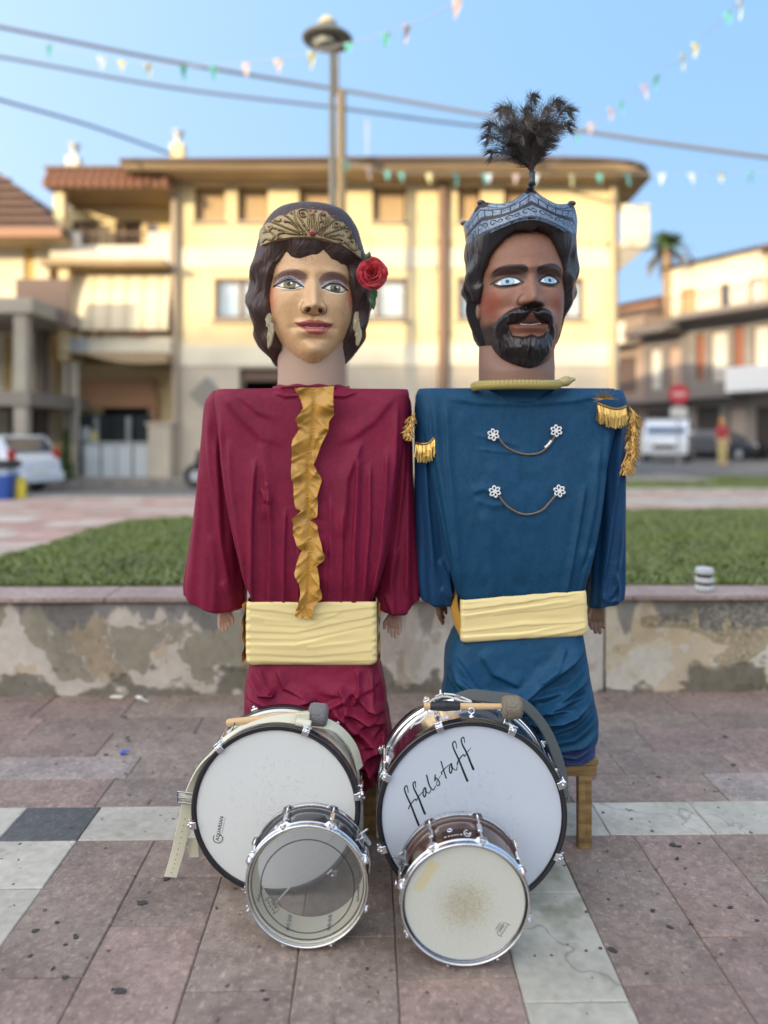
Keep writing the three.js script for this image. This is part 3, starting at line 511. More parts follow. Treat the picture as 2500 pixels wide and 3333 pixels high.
  { const z = -18.7, xa = X(276, 18.7), xb = X(485, 18.7), y0 = 0.33, y1 = Y(1442, 18.7), g = part(b, 'gate', merge([box(0.06, y1 - y0, 0.06, xa, (y0 + y1) / 2, z), box(0.06, y1 - y0, 0.06, xb, (y0 + y1) / 2, z), box(0.06, y1 - y0, 0.06, (xa + xb) / 2, (y0 + y1) / 2, z), box(xb - xa, 0.06, 0.05, (xa + xb) / 2, y1, z), box(xb - xa, 0.06, 0.05, (xa + xb) / 2, y0, z)]), greyMetal, 'low pale grey metal gate');
    for (let k = 0; k < 4; k++) part(g, 'panel', box((xb - xa) / 4 - 0.05, y1 - y0 - 0.1, 0.02, xa + (k + 0.5) * (xb - xa) / 4, (y0 + y1) / 2, z), mat([0.55, 0.60, 0.62], { roughness: 0.6 })); }
  part(b, 'gate_pillar', boxUV(merge([box(X(562, 18.7) - X(492, 18.7), Y(1385, 18.7) - gy, 0.45, X(526, 18.7), (Y(1385, 18.7) + gy) / 2, -18.7), box(0.62, 0.07, 0.55, X(526, 18.7), Y(1383, 18.7) + 0.03, -18.7)])), beigeM);
  // chimneys
  for (const [px, y0, d] of [[242, 7.9, 22], [580, 7.9, 21.5]]) { const x = X(px, d), t = Y(px === 242 ? 462 : 420, d), c = part(b, 'chimney', boxUV(box(0.36, t - 1.05 - y0 + 0.6, 0.36, x, (y0 + t - 0.45) / 2, -d)), px === 242 ? whiteWallM : yellowM);
    part(c, 'cowl', merge([lathe([[0.10, 0], [0.10, 0.3], [0.17, 0.36], [0.17, 0.42], [0.06, 0.50], [0, 0.5]], 16)]).translate(x, t - 0.5, -d), greyMetal); }
  part(b, 'antenna', merge([bar([X(1196, 21), 7.9, -21], [X(1196, 21), Y(390, 21), -21], 0.02), ...[0, 1, 2, 3].map((k) => bar([X(1185 - k, 21), Y(400 + k * 14, 21), -21.1 + k * 0.01], [X(1208 + k, 21), Y(400 + k * 14, 21), -20.9], 0.012))]), greyMetal);
  part(b, 'chimney', boxUV(box(0.3, 0.8, 0.3, X(1212, 22), 8.2, -22)), yellowM);
}

// ---------------------------------------------------------------- house on the left with tiled gable and porch
{
  const h = thing('porch_house', 'cream house at the left edge with brown tiled roof and a two level porch', 'house', [0, 0, 0]);
  const z = -19.2, x1 = X(160, 19.2);
  part(h, 'wall', boxUV(wallWithHoles(-15, x1, 0.25, 6.3, [[X(78, 19.2), X(112, 19.2), Y(912, 19.2), Y(792, 19.2)], [X(10, 19.2), X(38, 19.2), Y(1270, 19.2), Y(1090, 19.2)]], 0.25, z)), creamM);
  part(h, 'side_wall', boxUV(box(0.25, 6.0, 8, x1 - 0.13, 3.26, z - 4.26)), yellowM);
  part(h, 'shutter', box(X(112, 19.2) - X(78, 19.2), Y(792, 19.2) - Y(912, 19.2), 0.05, X(95, 19.2), Y(852, 19.2), z - 0.1), mat([0.62, 0.42, 0.14]));
  part(h, 'shutter', box(0.3, 1.4, 0.05, X(24, 19.2), Y(1180, 19.2), z - 0.1), mat([0.62, 0.45, 0.18]));
  { // hipped roof falling to the right, in courses of tiles
    const R = poly([[-15, 6.3], [X(205, 18.2), 6.28], [X(0, 18.2), 7.62], [-12.5, 9.4], [-15, 9.4]]);
    part(h, 'roof', boxUV(ext(R, 7).translate(0, 0, -25.2)), mat([0.20, 0.135, 0.115], { map: stoneTex, roughness: 0.9 }));
    part(h, 'fascia', box(X(205, 18.2) + 15, 0.20, 0.1, (X(205, 18.2) - 15) / 2, 6.2, -18.14), mat([0.36, 0.20, 0.12]));
    part(h, 'soffit', box(X(205, 18.2) + 15, 0.06, 1.0, (X(205, 18.2) - 15) / 2, 6.13, -18.7), soffitM);
    for (let k = 0; k < 7; k++) part(h, 'tile_course', bar([X(205 - k * 28, 18.15), 6.32 + k * 0.19, -18.13], [-13.5, 6.32 + k * 0.19, -18.13], 0.04), mat([0.22, 0.145, 0.12], { roughness: 0.9 })); }
  // porch: canopy, middle slab, column
  const zc = -16.3;
  part(h, 'canopy', boxUV(box(8, 0.32, 3.2, X(118, 16.3) - 4, Y(998, 16.3), zc - 1.4)), concreteM); part(h, 'porch_slab', boxUV(box(8, 0.30, 3.2, X(110, 16.3) - 4, Y(1298, 16.3), zc - 1.4)), wallM([0.24, 0.21, 0.18]));
  part(h, 'column', boxUV(box(0.26, 4.0, 0.26, X(74, 16.3), 2.2, zc)), concreteM); part(h, 'column', boxUV(box(0.26, 4.0, 0.26, X(-260, 16.3), 2.2, zc)), concreteM); part(h, 'column', boxUV(box(0.22, 3.9, 0.22, X(118, 18.6), 2.2, -18.9)), wallM([0.2, 0.16, 0.13]));
  part(h, 'door', box(0.9, 2.0, 0.06, X(128, 19.1) - 0.3, 1.25, z + 0.04), mat([0.06, 0.03, 0.025]));
  part(h, 'porch_screen', box(1.2, 1.0, 0.06, X(140, 17.4), Y(1110, 17.4) + 0.9, -17.4), mat([0.17, 0.12, 0.10]));
  for (let k = 0; k < 12; k++) part(h, 'fence_bar', bar([X(142 + k * 6, 17.6), 0.25, -17.6], [X(142 + k * 6, 17.6), 1.25, -17.6], 0.018), mat([0.40, 0.30, 0.14]));
  part(h, 'fence_wall', boxUV(box(0.9, 0.95, 0.1, X(172, 17.8), 0.72, -17.8)), yellowM);
}
// climbing plant by the fence
{
  const r = rng(3), p = thing('potted_cypress', 'slim dark green plant by the yellow fence left of the gate', 'plant', [X(216, 17.5), 0.28, -17.5]);
  part(p, 'trunk', bar([0, 0, 0], [0.02, 1.1, 0], 0.025, 0.01), darkWood);
  const g = []; for (let i = 0; i < 420; i++) { const t = r(), a = r() * 6.28, q = (0.16 * (1 - t) + 0.03) * Math.sqrt(r()); g.push(new THREE.PlaneGeometry(0.05, 0.09).rotateX(r() - 0.5).rotateY(r() * 6.28).translate(Math.cos(a) * q, 0.12 + t * 1.15, Math.sin(a) * q)); }
  const c = part(p, 'crown', merge(g), mat([0.055, 0.085, 0.025], { side: THREE.DoubleSide })); c.userData.kind = 'stuff';
}

// ---------------------------------------------------------------- row of houses across the road on the right
function rowHouse(name, label, a, b2, depthBack, H, spec) {  // front runs from a=[x,z] to b2=[x,z]
  const v = [b2[0] - a[0], b2[1] - a[1]], L = Math.hypot(...v), o = thing(name, label, 'house', [a[0], 0.25, a[1]], Math.atan2(-v[1], v[0]));
  const holes = [], P = [];
  for (const w of spec.windows) holes.push([w[0] * L, w[1] * L, w[2], w[3]]);
  part(o, 'wall', boxUV(wallWithHoles(0, L, 0, H, holes, 0.3, 0)), spec.wall);
  part(o, 'side_wall', boxUV(box(0.3, H, depthBack, 0.151, H / 2, -depthBack / 2 - 0.301)), spec.wall); part(o, 'side_wall', boxUV(box(0.3, H, depthBack, L - 0.151, H / 2, -depthBack / 2 - 0.301)), spec.wall);
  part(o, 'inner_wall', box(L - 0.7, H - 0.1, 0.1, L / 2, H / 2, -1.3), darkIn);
  for (const w of spec.windows) { const x0 = w[0] * L, x1 = w[1] * L, f = part(o, w[4] ?? 'window', merge([box(0.07, w[3] - w[2], 0.08, x0 + 0.035, (w[2] + w[3]) / 2, -0.1), box(0.07, w[3] - w[2], 0.08, x1 - 0.035, (w[2] + w[3]) / 2, -0.1), box(x1 - x0 - 0.14, 0.07, 0.08, (x0 + x1) / 2, w[3] - 0.035, -0.1)]), brownMetal);
    part(f, w[5] ?? 'pane', box(x1 - x0 - 0.14, w[3] - w[2] - 0.08, 0.02, (x0 + x1) / 2, (w[2] + w[3]) / 2 - 0.03, -0.13), w[6] ?? mat([0.07, 0.08, 0.09], { roughness: 0.1 })); }
  for (const q of spec.balconies ?? []) {               // [x0, x1, floor y, reach, solid?, material]
    const x0 = q[0] * L, x1 = q[1] * L, bal = part(o, 'balcony', boxUV(box(x1 - x0, 0.18, q[3], (x0 + x1) / 2, q[2], q[3] / 2)), q[5] ?? concreteM);
    if (q[4]) part(bal, 'parapet', boxUV(merge([box(x1 - x0, 0.95, 0.08, (x0 + x1) / 2, q[2] + 0.57, q[3] - 0.05), box(0.08, 0.95, q[3] - 0.1, x0 + 0.04, q[2] + 0.57, q[3] / 2 - 0.05)])), q[5] ?? whiteWallM);
    else { part(bal, 'handrail', merge([box(x1 - x0, 0.05, 0.05, (x0 + x1) / 2, q[2] + 1.05, q[3] - 0.05), box(x1 - x0, 0.04, 0.04, (x0 + x1) / 2, q[2] + 0.2, q[3] - 0.05)]), brownMetal); const n = Math.round((x1 - x0) / 0.22); for (let k = 0; k <= n; k++) part(bal, 'baluster', box(0.025, 0.9, 0.025, lerp(x0 + 0.02, x1 - 0.02, k / n), q[2] + 0.6, q[3] - 0.05), brownMetal); }
  }
  part(o, 'roof', boxUV(spec.flat ? box(L + 0.5, 0.25, depthBack + 0.8, L / 2, H + 0.125, -depthBack / 2 + 0.1) : ext(poly([[-0.6, 0], [depthBack / 2, spec.rise ?? 1.4], [depthBack + 0.6, 0]]), L + 0.3).rotateY(-Math.PI / 2).rotateY(Math.PI).translate(-0.15, H + 0.01, 0)), spec.roof ?? tileM);
  return o;
}
{
  const shadeTonedW = wallM([0.27, 0.25, 0.24]), tanW = wallM([0.52, 0.43, 0.32]), lightW = wallM([0.78, 0.70, 0.55]), rust = mat([0.25, 0.10, 0.06]), pale = mat([0.55, 0.53, 0.48]);  // first wall is dark because shade under the overhangs is put into its colour
  // facade line runs from lower right-near to left-far
  const A = [19.6, -33.4], B = [13.2, -44.0], q = (t) => [lerp(A[0], B[0], t), lerp(A[1], B[1], t)];
  const dk = mat([0.04, 0.035, 0.035]), slabM = wallM([0.17, 0.15, 0.145]);
  rowHouse('terrace_house', 'two storey house, shade put into its dark walls, with white front balcony at the right edge', q(0.60), q(0), 7, 7.2, { wall: shadeTonedW, flat: true, roof: concreteM, windows: [[0.05, 0.13, 4.0, 6.4, 'balcony_door', 'shutter', rust], [0.17, 0.3, 3.9, 6.4, 'window', 'shutter', pale], [0.34, 0.42, 3.7, 6.5, 'balcony_door', 'shutter', rust], [0.48, 0.6, 4.0, 6.4, 'window', 'shutter', pale], [0.66, 0.74, 3.7, 6.5, 'balcony_door', 'shutter', rust], [0.06, 0.24, 0.1, 2.7, 'garage_door', 'door_leaf', dk], [0.3, 0.44, 0.05, 2.6, 'door', 'door_leaf', mat([0.36, 0.30, 0.25])], [0.5, 0.68, 0.05, 2.6, 'door', 'door_leaf', dk]], balconies: [[0.0, 0.46, 3.1, 1.4, false, slabM], [0.46, 0.9, 3.3, 1.9, true, mat([0.66, 0.66, 0.66], { roughness: 0.8 })], [0, 1, 7.0, 2.0, false, slabM]] });
  rowHouse('set_back_house', 'sunlit cream upper house behind the terrace on the right', [15.9, -43.0], [19.4, -37.2], 6, 10.5, { wall: lightW, windows: [[0.12, 0.26, 7.4, 9.2, 'balcony_door', 'shutter', mat([0.5, 0.3, 0.14])], [0.48, 0.56, 7.6, 9.1], [0.72, 0.84, 7.4, 9.1, 'window', 'shutter', pale]], roof: mat([0.24, 0.2, 0.17], { map: stoneTex, roughness: 0.9 }), rise: 0.5 });
  rowHouse('shade_toned_house', 'dark walled house, shade put into its colour, with dark openings behind the red sign', q(0.83), q(0.605), 7, 6.9, { wall: wallM([0.24, 0.215, 0.21]), flat: true, roof: wallM([0.22, 0.20, 0.19]), windows: [[0.12, 0.4, 3.7, 5.9, 'window', 'shutter', pale], [0.55, 0.85, 3.7, 5.9, 'window', 'shutter', mat([0.42, 0.30, 0.24])], [0.1, 0.9, 0.1, 2.5, 'garage_door', 'door_leaf', mat([0.05, 0.05, 0.055])]], balconies: [[0.0, 1, 3.0, 1.6, false, slabM], [0, 1, 6.6, 1.8, false, slabM]] });  // wall colour darkened to carry the shade below the balconies
  rowHouse('brick_top_house', 'small house with terracotta upper wall left of the cream house', [13.4, -48.5], [15.7, -44.4], 6, 9.0, { wall: wallM([0.56, 0.31, 0.18]), windows: [[0.25, 0.55, 7.0, 8.3]], roof: tileM, rise: 0.9 });
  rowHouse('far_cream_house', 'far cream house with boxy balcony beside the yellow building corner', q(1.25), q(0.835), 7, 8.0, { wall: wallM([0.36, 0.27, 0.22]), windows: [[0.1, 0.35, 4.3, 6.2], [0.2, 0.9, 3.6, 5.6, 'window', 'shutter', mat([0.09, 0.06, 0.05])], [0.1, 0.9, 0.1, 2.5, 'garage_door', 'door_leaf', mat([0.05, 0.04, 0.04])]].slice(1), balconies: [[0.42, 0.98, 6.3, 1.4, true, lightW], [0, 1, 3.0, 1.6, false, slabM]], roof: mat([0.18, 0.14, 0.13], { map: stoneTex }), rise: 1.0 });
  rowHouse('orange_house', 'tall orange house cut by the right edge of the picture', [18.75, -37.6], [25, -28.5], 6, 10.2, { wall: wallM([0.66, 0.35, 0.12]), flat: true, roof: darkWood, windows: [[0.3, 0.6, 6.5, 8.3]] });
  // wooded rise behind
  const R2 = wallM([0.16, 0.18, 0.12]);
  const hill = []; for (let j = 0; j <= 6; j++) { const row = []; for (let i = 0; i <= 30; i++) { const x = lerp(5, 90, i / 30), z = -95 - j * 14; row.push([x, j === 0 ? 0 : (3 + 5 * fbm(i * 0.4, j * 0.7, 3, 6)) * Math.min(1, j / 2), z]); } hill.push(row); }
  struct('hill', loft(hill, false), mat([0.10, 0.12, 0.07], { roughness: 1 }));
}
// roof-terrace frame on the cream house skyline
{
  const o = thing('pergola', 'dark metal pergola frame on the roofs at the right', 'pergola', [17.6, 9.9, -43.5], 1.03);
  const m = mat([0.12, 0.13, 0.15], { roughness: 0.6 });
  for (const x of [-3.2, -1.6, 0, 1.6, 3.2]) part(o, 'post', box(0.09, 1.3, 0.09, x, 0.65, 0), m);
  part(o, 'beam', box(6.6, 0.10, 0.09, 0, 1.35, 0), m); part(o, 'beam', box(6.6, 0.06, 0.06, 0, 0.7, 0), m);
}

// ---------------------------------------------------------------- block behind the camera: casts the evening shade over the square
{
  const b = thing('shade_building', 'long plain apartment block behind the viewer that shades the square', 'building', [0, 0, 0]);
  const L = 150, H = 15.4, z = 40;
  part(b, 'wall', boxUV(box(L, H, 12, -42, H / 2, z + 6)), wallM([0.62, 0.52, 0.40]));
  part(b, 'roof', boxUV(box(L + 1, 0.3, 13, -42, H + 0.15, z + 6)), tileM); part(b, 'shade_storey', boxUV(box(60, 2.6, 9, -80.5, H + 1.652, z + 5.5)), wallM([0.62, 0.52, 0.40]));  // unseen raised part added to lift the shadow edge on the facade
  const win = mat([0.06, 0.07, 0.08], { roughness: 0.15 });
  for (let j = 0; j < 5; j++) for (let k = 0; k < 14; k++) part(b, 'window', box(1.3, 1.6, 0.08, -48 + k * 5.2, 2.6 + j * 3.5, z - 0.03), win);
}

// ---------------------------------------------------------------- drums
const chrome = mat([0.78, 0.79, 0.82], { metalness: 1, roughness: 0.14 }), darkChrome = mat([0.42, 0.43, 0.46], { metalness: 1, roughness: 0.2 });
const blackHoop = mat([0.012, 0.012, 0.016], { roughness: 0.22, physical: true, clearcoat: 0.6, clearcoatRoughness: 0.1 });
const woodTex = tex(512, 512, (u, v) => { const n = fbm(u * 4, v * 40, 4, 8, 4), g = 0.5 + 0.5 * Math.sin((u * 6 + fbm(u * 2, v * 3, 3, 5) * 5) * 6.28), p = vn(u * 20, v * 200, 3); const k = 0.70 + (n - 0.5) * 0.3 + (g - 0.5) * 0.10 + (p - 0.5) * 0.1; return [k, k * 0.96, k * 0.9]; });
const paleWood = mat([0.62, 0.42, 0.22], { map: woodTex, roughness: 0.55 });
const feltTex = grey(256, 256, (u, v) => 0.5 + (fbm(u * 50, v * 50, 3, 6, 50) - 0.5) * 1.2);
const stickWood = mat([0.60, 0.40, 0.21], { roughness: 0.5 });
const felt = mat([0.17, 0.165, 0.165], { bumpMap: feltTex, bumpScale: 0.003, roughness: 1, physical: true, sheen: 0.5, sheenRoughness: 0.8, sheenColor: rgb(0.5, 0.5, 0.5) });
const ringPt = (r, a, z) => [Math.sin(a) * r, Math.cos(a) * r, z];         // a clockwise from the top
const lz = (pts, seg = 128) => lathe(pts, seg).rotateX(Math.PI / 2);        // lathe whose axis is the drum's own axis (z)
function headDisc(R, crown = 0) { const g = new THREE.CircleGeometry(R, 96); return g; }
function drumClaw(a, R, m) {                         // metal claw over the hoop with its tension rod along the shell
  const g = [rbox(0.024, 0.012, 0.024, 0.003, 0, R + 0.001, -0.010), rbox(0.022, 0.016, 0.005, 0.002, 0, R - 0.006, 0.0025), new THREE.SphereGeometry(0.004, 10, 8).translate(0, R + 0.002, 0.005), rbox(0.011, 0.011, 0.018, 0.003, 0, R + 0.009, -0.010)];
  return merge(g.map((q) => q.rotateZ(-a)));
}
function tRod(a, R, len, m) {
  const g = [new THREE.CylinderGeometry(0.003, 0.003, len, 8).rotateX(Math.PI / 2).translate(0, R + 0.018, -len / 2 - 0.01), new THREE.CylinderGeometry(0.006, 0.006, 0.036, 10).rotateX(Math.PI / 2).translate(0, R + 0.018, -len * 0.5 - 0.006), rbox(0.030, 0.006, 0.008, 0.002, 0, R + 0.022, -0.016), rbox(0.018, 0.02, 0.05, 0.004, 0, R + 0.008, -len * 0.52)];
  return merge(g.map((q) => q.rotateZ(-a)));
}
function bassDrum(name, label, cx, R, d, depth, o) {
  const t = thing(name, label, 'bass drum', [cx, 0, -d]), c = (g) => g.translate(0, R + 0.002, 0), h = 0.034;
  // shell and its bearing lines
  const rs = R - 0.013;
  part(t, 'shell', c(lz([[rs - 0.008, -depth + 0.01], [rs, -depth + 0.01], [rs, -h * 0.4], [rs - 0.008, -h * 0.4]])), o.shell);
  for (const z of [-0.004, -depth + 0.0]) part(t, 'hoop', c(lz([[R - 0.016, z - h + 0.002], [R - 0.002, z - h + 0.0], [R, z - h + 0.004], [R, z - 0.004], [R - 0.003, z], [R - 0.014, z], [R - 0.017, z - 0.006]])), blackHoop);
  for (const z of [-h - 0.010, -depth + 0.004]) part(t, 'rim_band', c(lz([[rs + 0.001, z], [R - 0.004, z], [R - 0.003, z + 0.006], [rs + 0.001, z + 0.008]])), o.band);
  part(t, 'head', c(headDisc(R - 0.0155).translate(0, 0, -0.011)), o.head, o.headLabel);
  part(t, 'head', c(headDisc(R - 0.0155).rotateY(Math.PI).translate(0, 0, -depth - 0.02)), o.backHead);
  for (const a of o.claws) { part(t, 'claw', c(drumClaw(a * Math.PI / 180, R)), chrome); part(t, 'tension_rod', c(tRod(a * Math.PI / 180, R - 0.013, depth - 0.01)), chrome); part(t, 'claw', c(drumClaw(a * Math.PI / 180, R).rotateY(Math.PI).rotateZ(2 * 0).translate(0, 0, -depth - 0.034)), chrome); }
  return t;
}
const headGrain = (ctx, w, h, amt, seed) => { const id = ctx.getImageData(0, 0, w, h), r = rng(seed); for (let i = 0; i < id.data.length; i += 4) { const k = (r() - 0.5) * amt; id.data[i] += k; id.data[i + 1] += k; id.data[i + 2] += k; } ctx.putImageData(id, 0, 0); };
// stroke along points with a width that changes
function ink(ctx, pts, w0, w1, w2 = w1) {
  const cv = new THREE.CatmullRomCurve3(pts.map((p) => new THREE.Vector3(p[0], p[1], 0)), false, 'centripetal'), n = 60;
  for (let i = 0; i <= n; i++) { const p = cv.getPoint(i / n), t = i / n, w = t < 0.5 ? lerp(w0, w1, t * 2) : lerp(w1, w2, t * 2 - 1); ctx.beginPath(); ctx.arc(p.x, p.y, w / 2, 0, 7); ctx.fill(); if (i) { const q = cv.getPoint((i - 1) / n); ctx.lineWidth = w; ctx.lineCap = 'round'; ctx.beginPath(); ctx.moveTo(q.x, q.y); ctx.lineTo(p.x, p.y); ctx.stroke(); } }
}
const bassL = { cx: X(896.5, 2.3375), R: 0.2585, d: 2.3375 }, bassR = { cx: X(1537, 2.253), R: 0.281, d: 2.253 };
{
  // the small marks printed on the left head, lower left
  const S = 1024, Rp = 262 * S / 2 / 262;             // canvas spans the head, photo radius about 262 px
  const toC = (px, py, cx, cy, rp) => [(px - cx) / rp * S / 2 + S / 2, (py - cy) / rp * S / 2 + S / 2];
  const head1 = canvasTex(S, S, (c) => {
    c.fillStyle = '#e4e6e4'; c.fillRect(0, 0, S, S); headGrain(c, S, S, 9, 4);
    c.save(); const [x, y] = toC(706, 2742, 896.5, 2647, 261); c.translate(x, y); c.fillStyle = c.strokeStyle = '#15161a';
    c.lineWidth = 5; c.beginPath(); c.arc(0, 0, 29, -1.2, 3.9); c.stroke(); c.lineWidth = 1.6; c.beginPath(); c.arc(3, 1, 35, -0.4, 1.6); c.stroke();
    c.rotate(-1.37); c.font = 'bold 31px sans-serif'; c.textBaseline = 'middle'; c.fillText('AQUARIAN', -16, -2); c.font = '9px sans-serif'; c.fillText('DRUMHEADS MADE IN USA', 32, 20); c.restore();
    { const r = rng(90); for (let i = 0; i < 260; i++) { const a = r() * 6.28, q = Math.pow(r(), 0.7) * 300, x = 500 + Math.cos(a) * q, y = 470 + Math.sin(a) * q; c.fillStyle = `rgba(140,138,126,${0.04 + r() * 0.07})`; c.beginPath(); c.ellipse(x, y, 3 + r() * 12, 2 + r() * 6, r() * 3, 0, 7); c.fill(); } for (let i = 0; i < 26; i++) { c.strokeStyle = `rgba(110,108,100,${0.10 + r() * 0.14})`; c.lineWidth = 0.8 + r(); const x = 200 + r() * 620, y = 160 + r() * 650, a = r() * 6.28, l = 14 + r() * 50; c.beginPath(); c.moveTo(x, y); c.quadraticCurveTo(x + Math.cos(a) * l * 0.5 + r() * 6, y + Math.sin(a) * l * 0.5, x + Math.cos(a) * l, y + Math.sin(a) * l); c.stroke(); } }
    c.strokeStyle = 'rgba(150,140,110,0.35)'; c.lineWidth = 2; c.beginPath(); c.moveTo(790, 140); c.lineTo(802, 112); c.stroke();
  });
  const shellCream = mat([0.66, 0.66, 0.56], { roughness: 0.3, physical: true, clearcoat: 0.5 });
  bassDrum('bass_drum', 'cream bass drum with plain white head and black hoop, before the red robe', bassL.cx, bassL.R, bassL.d, 0.165, { shell: shellCream, band: mat([0.56, 0.57, 0.54], { roughness: 0.35, metalness: 0.3 }), head: mat([0.86, 0.87, 0.87], { map: head1, roughness: 0.55 }), backHead: mat([0.7, 0.7, 0.7], { roughness: 0.5 }), claws: [-100, -42, 21, 80, 138, 200] });
  const t1 = scene.children[scene.children.length - 1];
  // small scrawled emblem on the cream shell, right side
  { const badge = canvasTex(256, 128, (c) => { c.fillStyle = '#d8d8c6'; c.fillRect(0, 0, 256, 128); c.strokeStyle = c.fillStyle = '#1c1c1c'; ink(c, [[30, 70], [50, 40], [70, 80], [95, 50], [120, 85], [140, 40], [150, 90], [175, 60], [200, 80], [226, 58]], 5, 8, 5); ink(c, [[210, 40], [232, 60], [214, 84]], 6, 7, 5); });
    const a0 = 1.02, seg = 12, rows = [[], []]; for (let i = 0; i <= seg; i++) { const a = a0 + 0.24 * i / seg; rows[0].push([Math.sin(a) * (bassL.R - 0.0122), Math.cos(a) * (bassL.R - 0.0122) + bassL.R, -0.075]); rows[1].push([Math.sin(a) * (bassL.R - 0.0122), Math.cos(a) * (bassL.R - 0.0122) + bassL.R, -0.125]); }
    part(t1, 'emblem', loft([rows[1], rows[0]], false, (p, u, v) => [u, v]), mat([0.75, 0.75, 0.66], { map: badge, roughness: 0.3 })); }
  const head2 = canvasTex(2048, 2048, (c) => {
    const S2 = 2048, f = (x, y) => { const px = 1300 + x * 300 / 1659, py = 2380 + y * 300 / 1659; return [(px - 1537) / 297 * S2 / 2 + S2 / 2, (py - 2663) / 297 * S2 / 2 + S2 / 2]; };
    c.fillStyle = '#d6dbe2'; c.fillRect(0, 0, S2, S2); headGrain(c, S2, S2, 8, 9);
    c.strokeStyle = c.fillStyle = '#0d1a1e';
    const k = 300 / 1659 / 297 * S2 / 2, st = (pts, a, b, e) => ink(c, pts.map((p) => f(...p)), a * k, b * k, (e ?? b) * k);
    // "ffalstaff" in brush handwriting climbing to the right
    const eff = (x, y, tx, ty, hook) => { st([hook, [hook[0] - 6, hook[1] - 65], [x + 34, y + 6], [x, y + 42], [x + 14, y + 130], [lerp(x, tx, 0.45), lerp(y, ty, 0.5)], [lerp(x, tx, 0.75), lerp(y, ty, 0.78)], [tx, ty]], 14, 26, 42); };
    eff(88, 1012, 345, 1735, [152, 1145]); eff(245, 940, 456, 1528, [292, 1045]);
    st([[160, 1440], [185, 1380], [285, 1265], [300, 1290], [330, 1235], [410, 1140]], 22, 20, 16);
    st([[470, 1135], [455, 1055], [428, 1110], [432, 1200], [452, 1225], [478, 1150], [468, 1060], [478, 1120], [535, 1155], [565, 1100]], 20, 24, 16);
    st([[490, 830], [530, 990], [575, 1075], [610, 1095], [650, 1030]], 26, 26, 16);
    st([[645, 825], [640, 930], [655, 880], [720, 950], [725, 1000], [690, 1020], [670, 990], [700, 905], [755, 820]], 24, 22, 8);
    st([[752, 580], [800, 740], [845, 880]], 24, 22, 26); st([[768, 810], [755, 790], [800, 730], [890, 640]], 20, 22, 14);
    st([[945, 700], [935, 615], [905, 680], [910, 770], [925, 795], [955, 720], [945, 625], [965, 700], [1030, 735], [1045, 670]], 22, 24, 16);
    eff(965, 205, 1230, 930, [1035, 335]); eff(1122, 130, 1340, 718, [1180, 235]);
    st([[1045, 635], [1060, 580], [1160, 455], [1182, 485], [1215, 430], [1292, 330]], 26, 20, 12);
    { const r = rng(91); for (let i = 0; i < 200; i++) { const a = r() * 6.28, q = Math.pow(r(), 0.7) * 560, x = 1050 + Math.cos(a) * q, y = 1050 + Math.sin(a) * q; c.fillStyle = `rgba(128,132,140,${0.04 + r() * 0.06})`; c.beginPath(); c.ellipse(x, y, 6 + r() * 26, 4 + r() * 12, r() * 3, 0, 7); c.fill(); } for (let i = 0; i < 40; i++) { c.strokeStyle = `rgba(105,110,120,${0.10 + r() * 0.15})`; c.lineWidth = 1 + r() * 2; const x = 400 + r() * 1250, y = 400 + r() * 1250, a = r() * 6.28, l = 30 + r() * 110; c.beginPath(); c.moveTo(x, y); c.quadraticCurveTo(x + Math.cos(a) * l * 0.5 + r() * 12, y + Math.sin(a) * l * 0.5, x + Math.cos(a) * l, y + Math.sin(a) * l); c.stroke(); } }
    c.strokeStyle = 'rgba(250,252,255,0.35)'; c.lineWidth = 3; c.beginPath(); c.arc(1050, 1080, 420, 4.2, 4.9); c.stroke();
  });
  const silver = mat([0.72, 0.71, 0.74], { metalness: 1, roughness: 0.16 });
  bassDrum('bass_drum', 'silver bass drum with handwritten ffalstaff on its head, before the blue robe', bassR.cx, bassR.R, bassR.d, 0.225, { shell: silver, band: chrome, head: mat([0.80, 0.83, 0.88], { map: head2, roughness: 0.5 }), backHead: mat([0.7, 0.7, 0.7], { roughness: 0.5 }), claws: [-20, 25, 70, 115, 160, 205, 250, 295] });
  const t2 = scene.children[scene.children.length - 1];
  part(t2, 'eyelet', merge([new THREE.TorusGeometry(0.0085, 0.0024, 10, 24).translate(0, 0.0135, 0), new THREE.CylinderGeometry(0.0025, 0.0025, 0.01, 8), new THREE.CylinderGeometry(0.009, 0.009, 0.003, 16)]).translate(0.008, 2 * bassR.R - 0.010, -0.085), chrome);
}

function snareLug(a, R, depth) {
  const g = [rbox(0.013, 0.011, 0.034, 0.004, 0, R + 0.007, -depth / 2), new THREE.CylinderGeometry(0.0028, 0.0028, depth, 8).rotateX(Math.PI / 2).translate(0, R + 0.010, -depth / 2), new THREE.CylinderGeometry(0.0045, 0.0045, 0.012, 10).rotateX(Math.PI / 2).translate(0, R + 0.010, 0.0), new THREE.CylinderGeometry(0.0045, 0.0045, 0.012, 10).rotateX(Math.PI / 2).translate(0, R + 0.010, -depth), rbox(0.007, 0.007, 0.012, 0.001, 0, R + 0.010, 0.009), rbox(0.020, 0.013, 0.003, 0.001, 0, R + 0.008, 0.001), rbox(0.020, 0.013, 0.003, 0.001, 0, R + 0.008, -depth - 0.001)];
  return merge(g.map((q) => q.rotateZ(-a)));
}
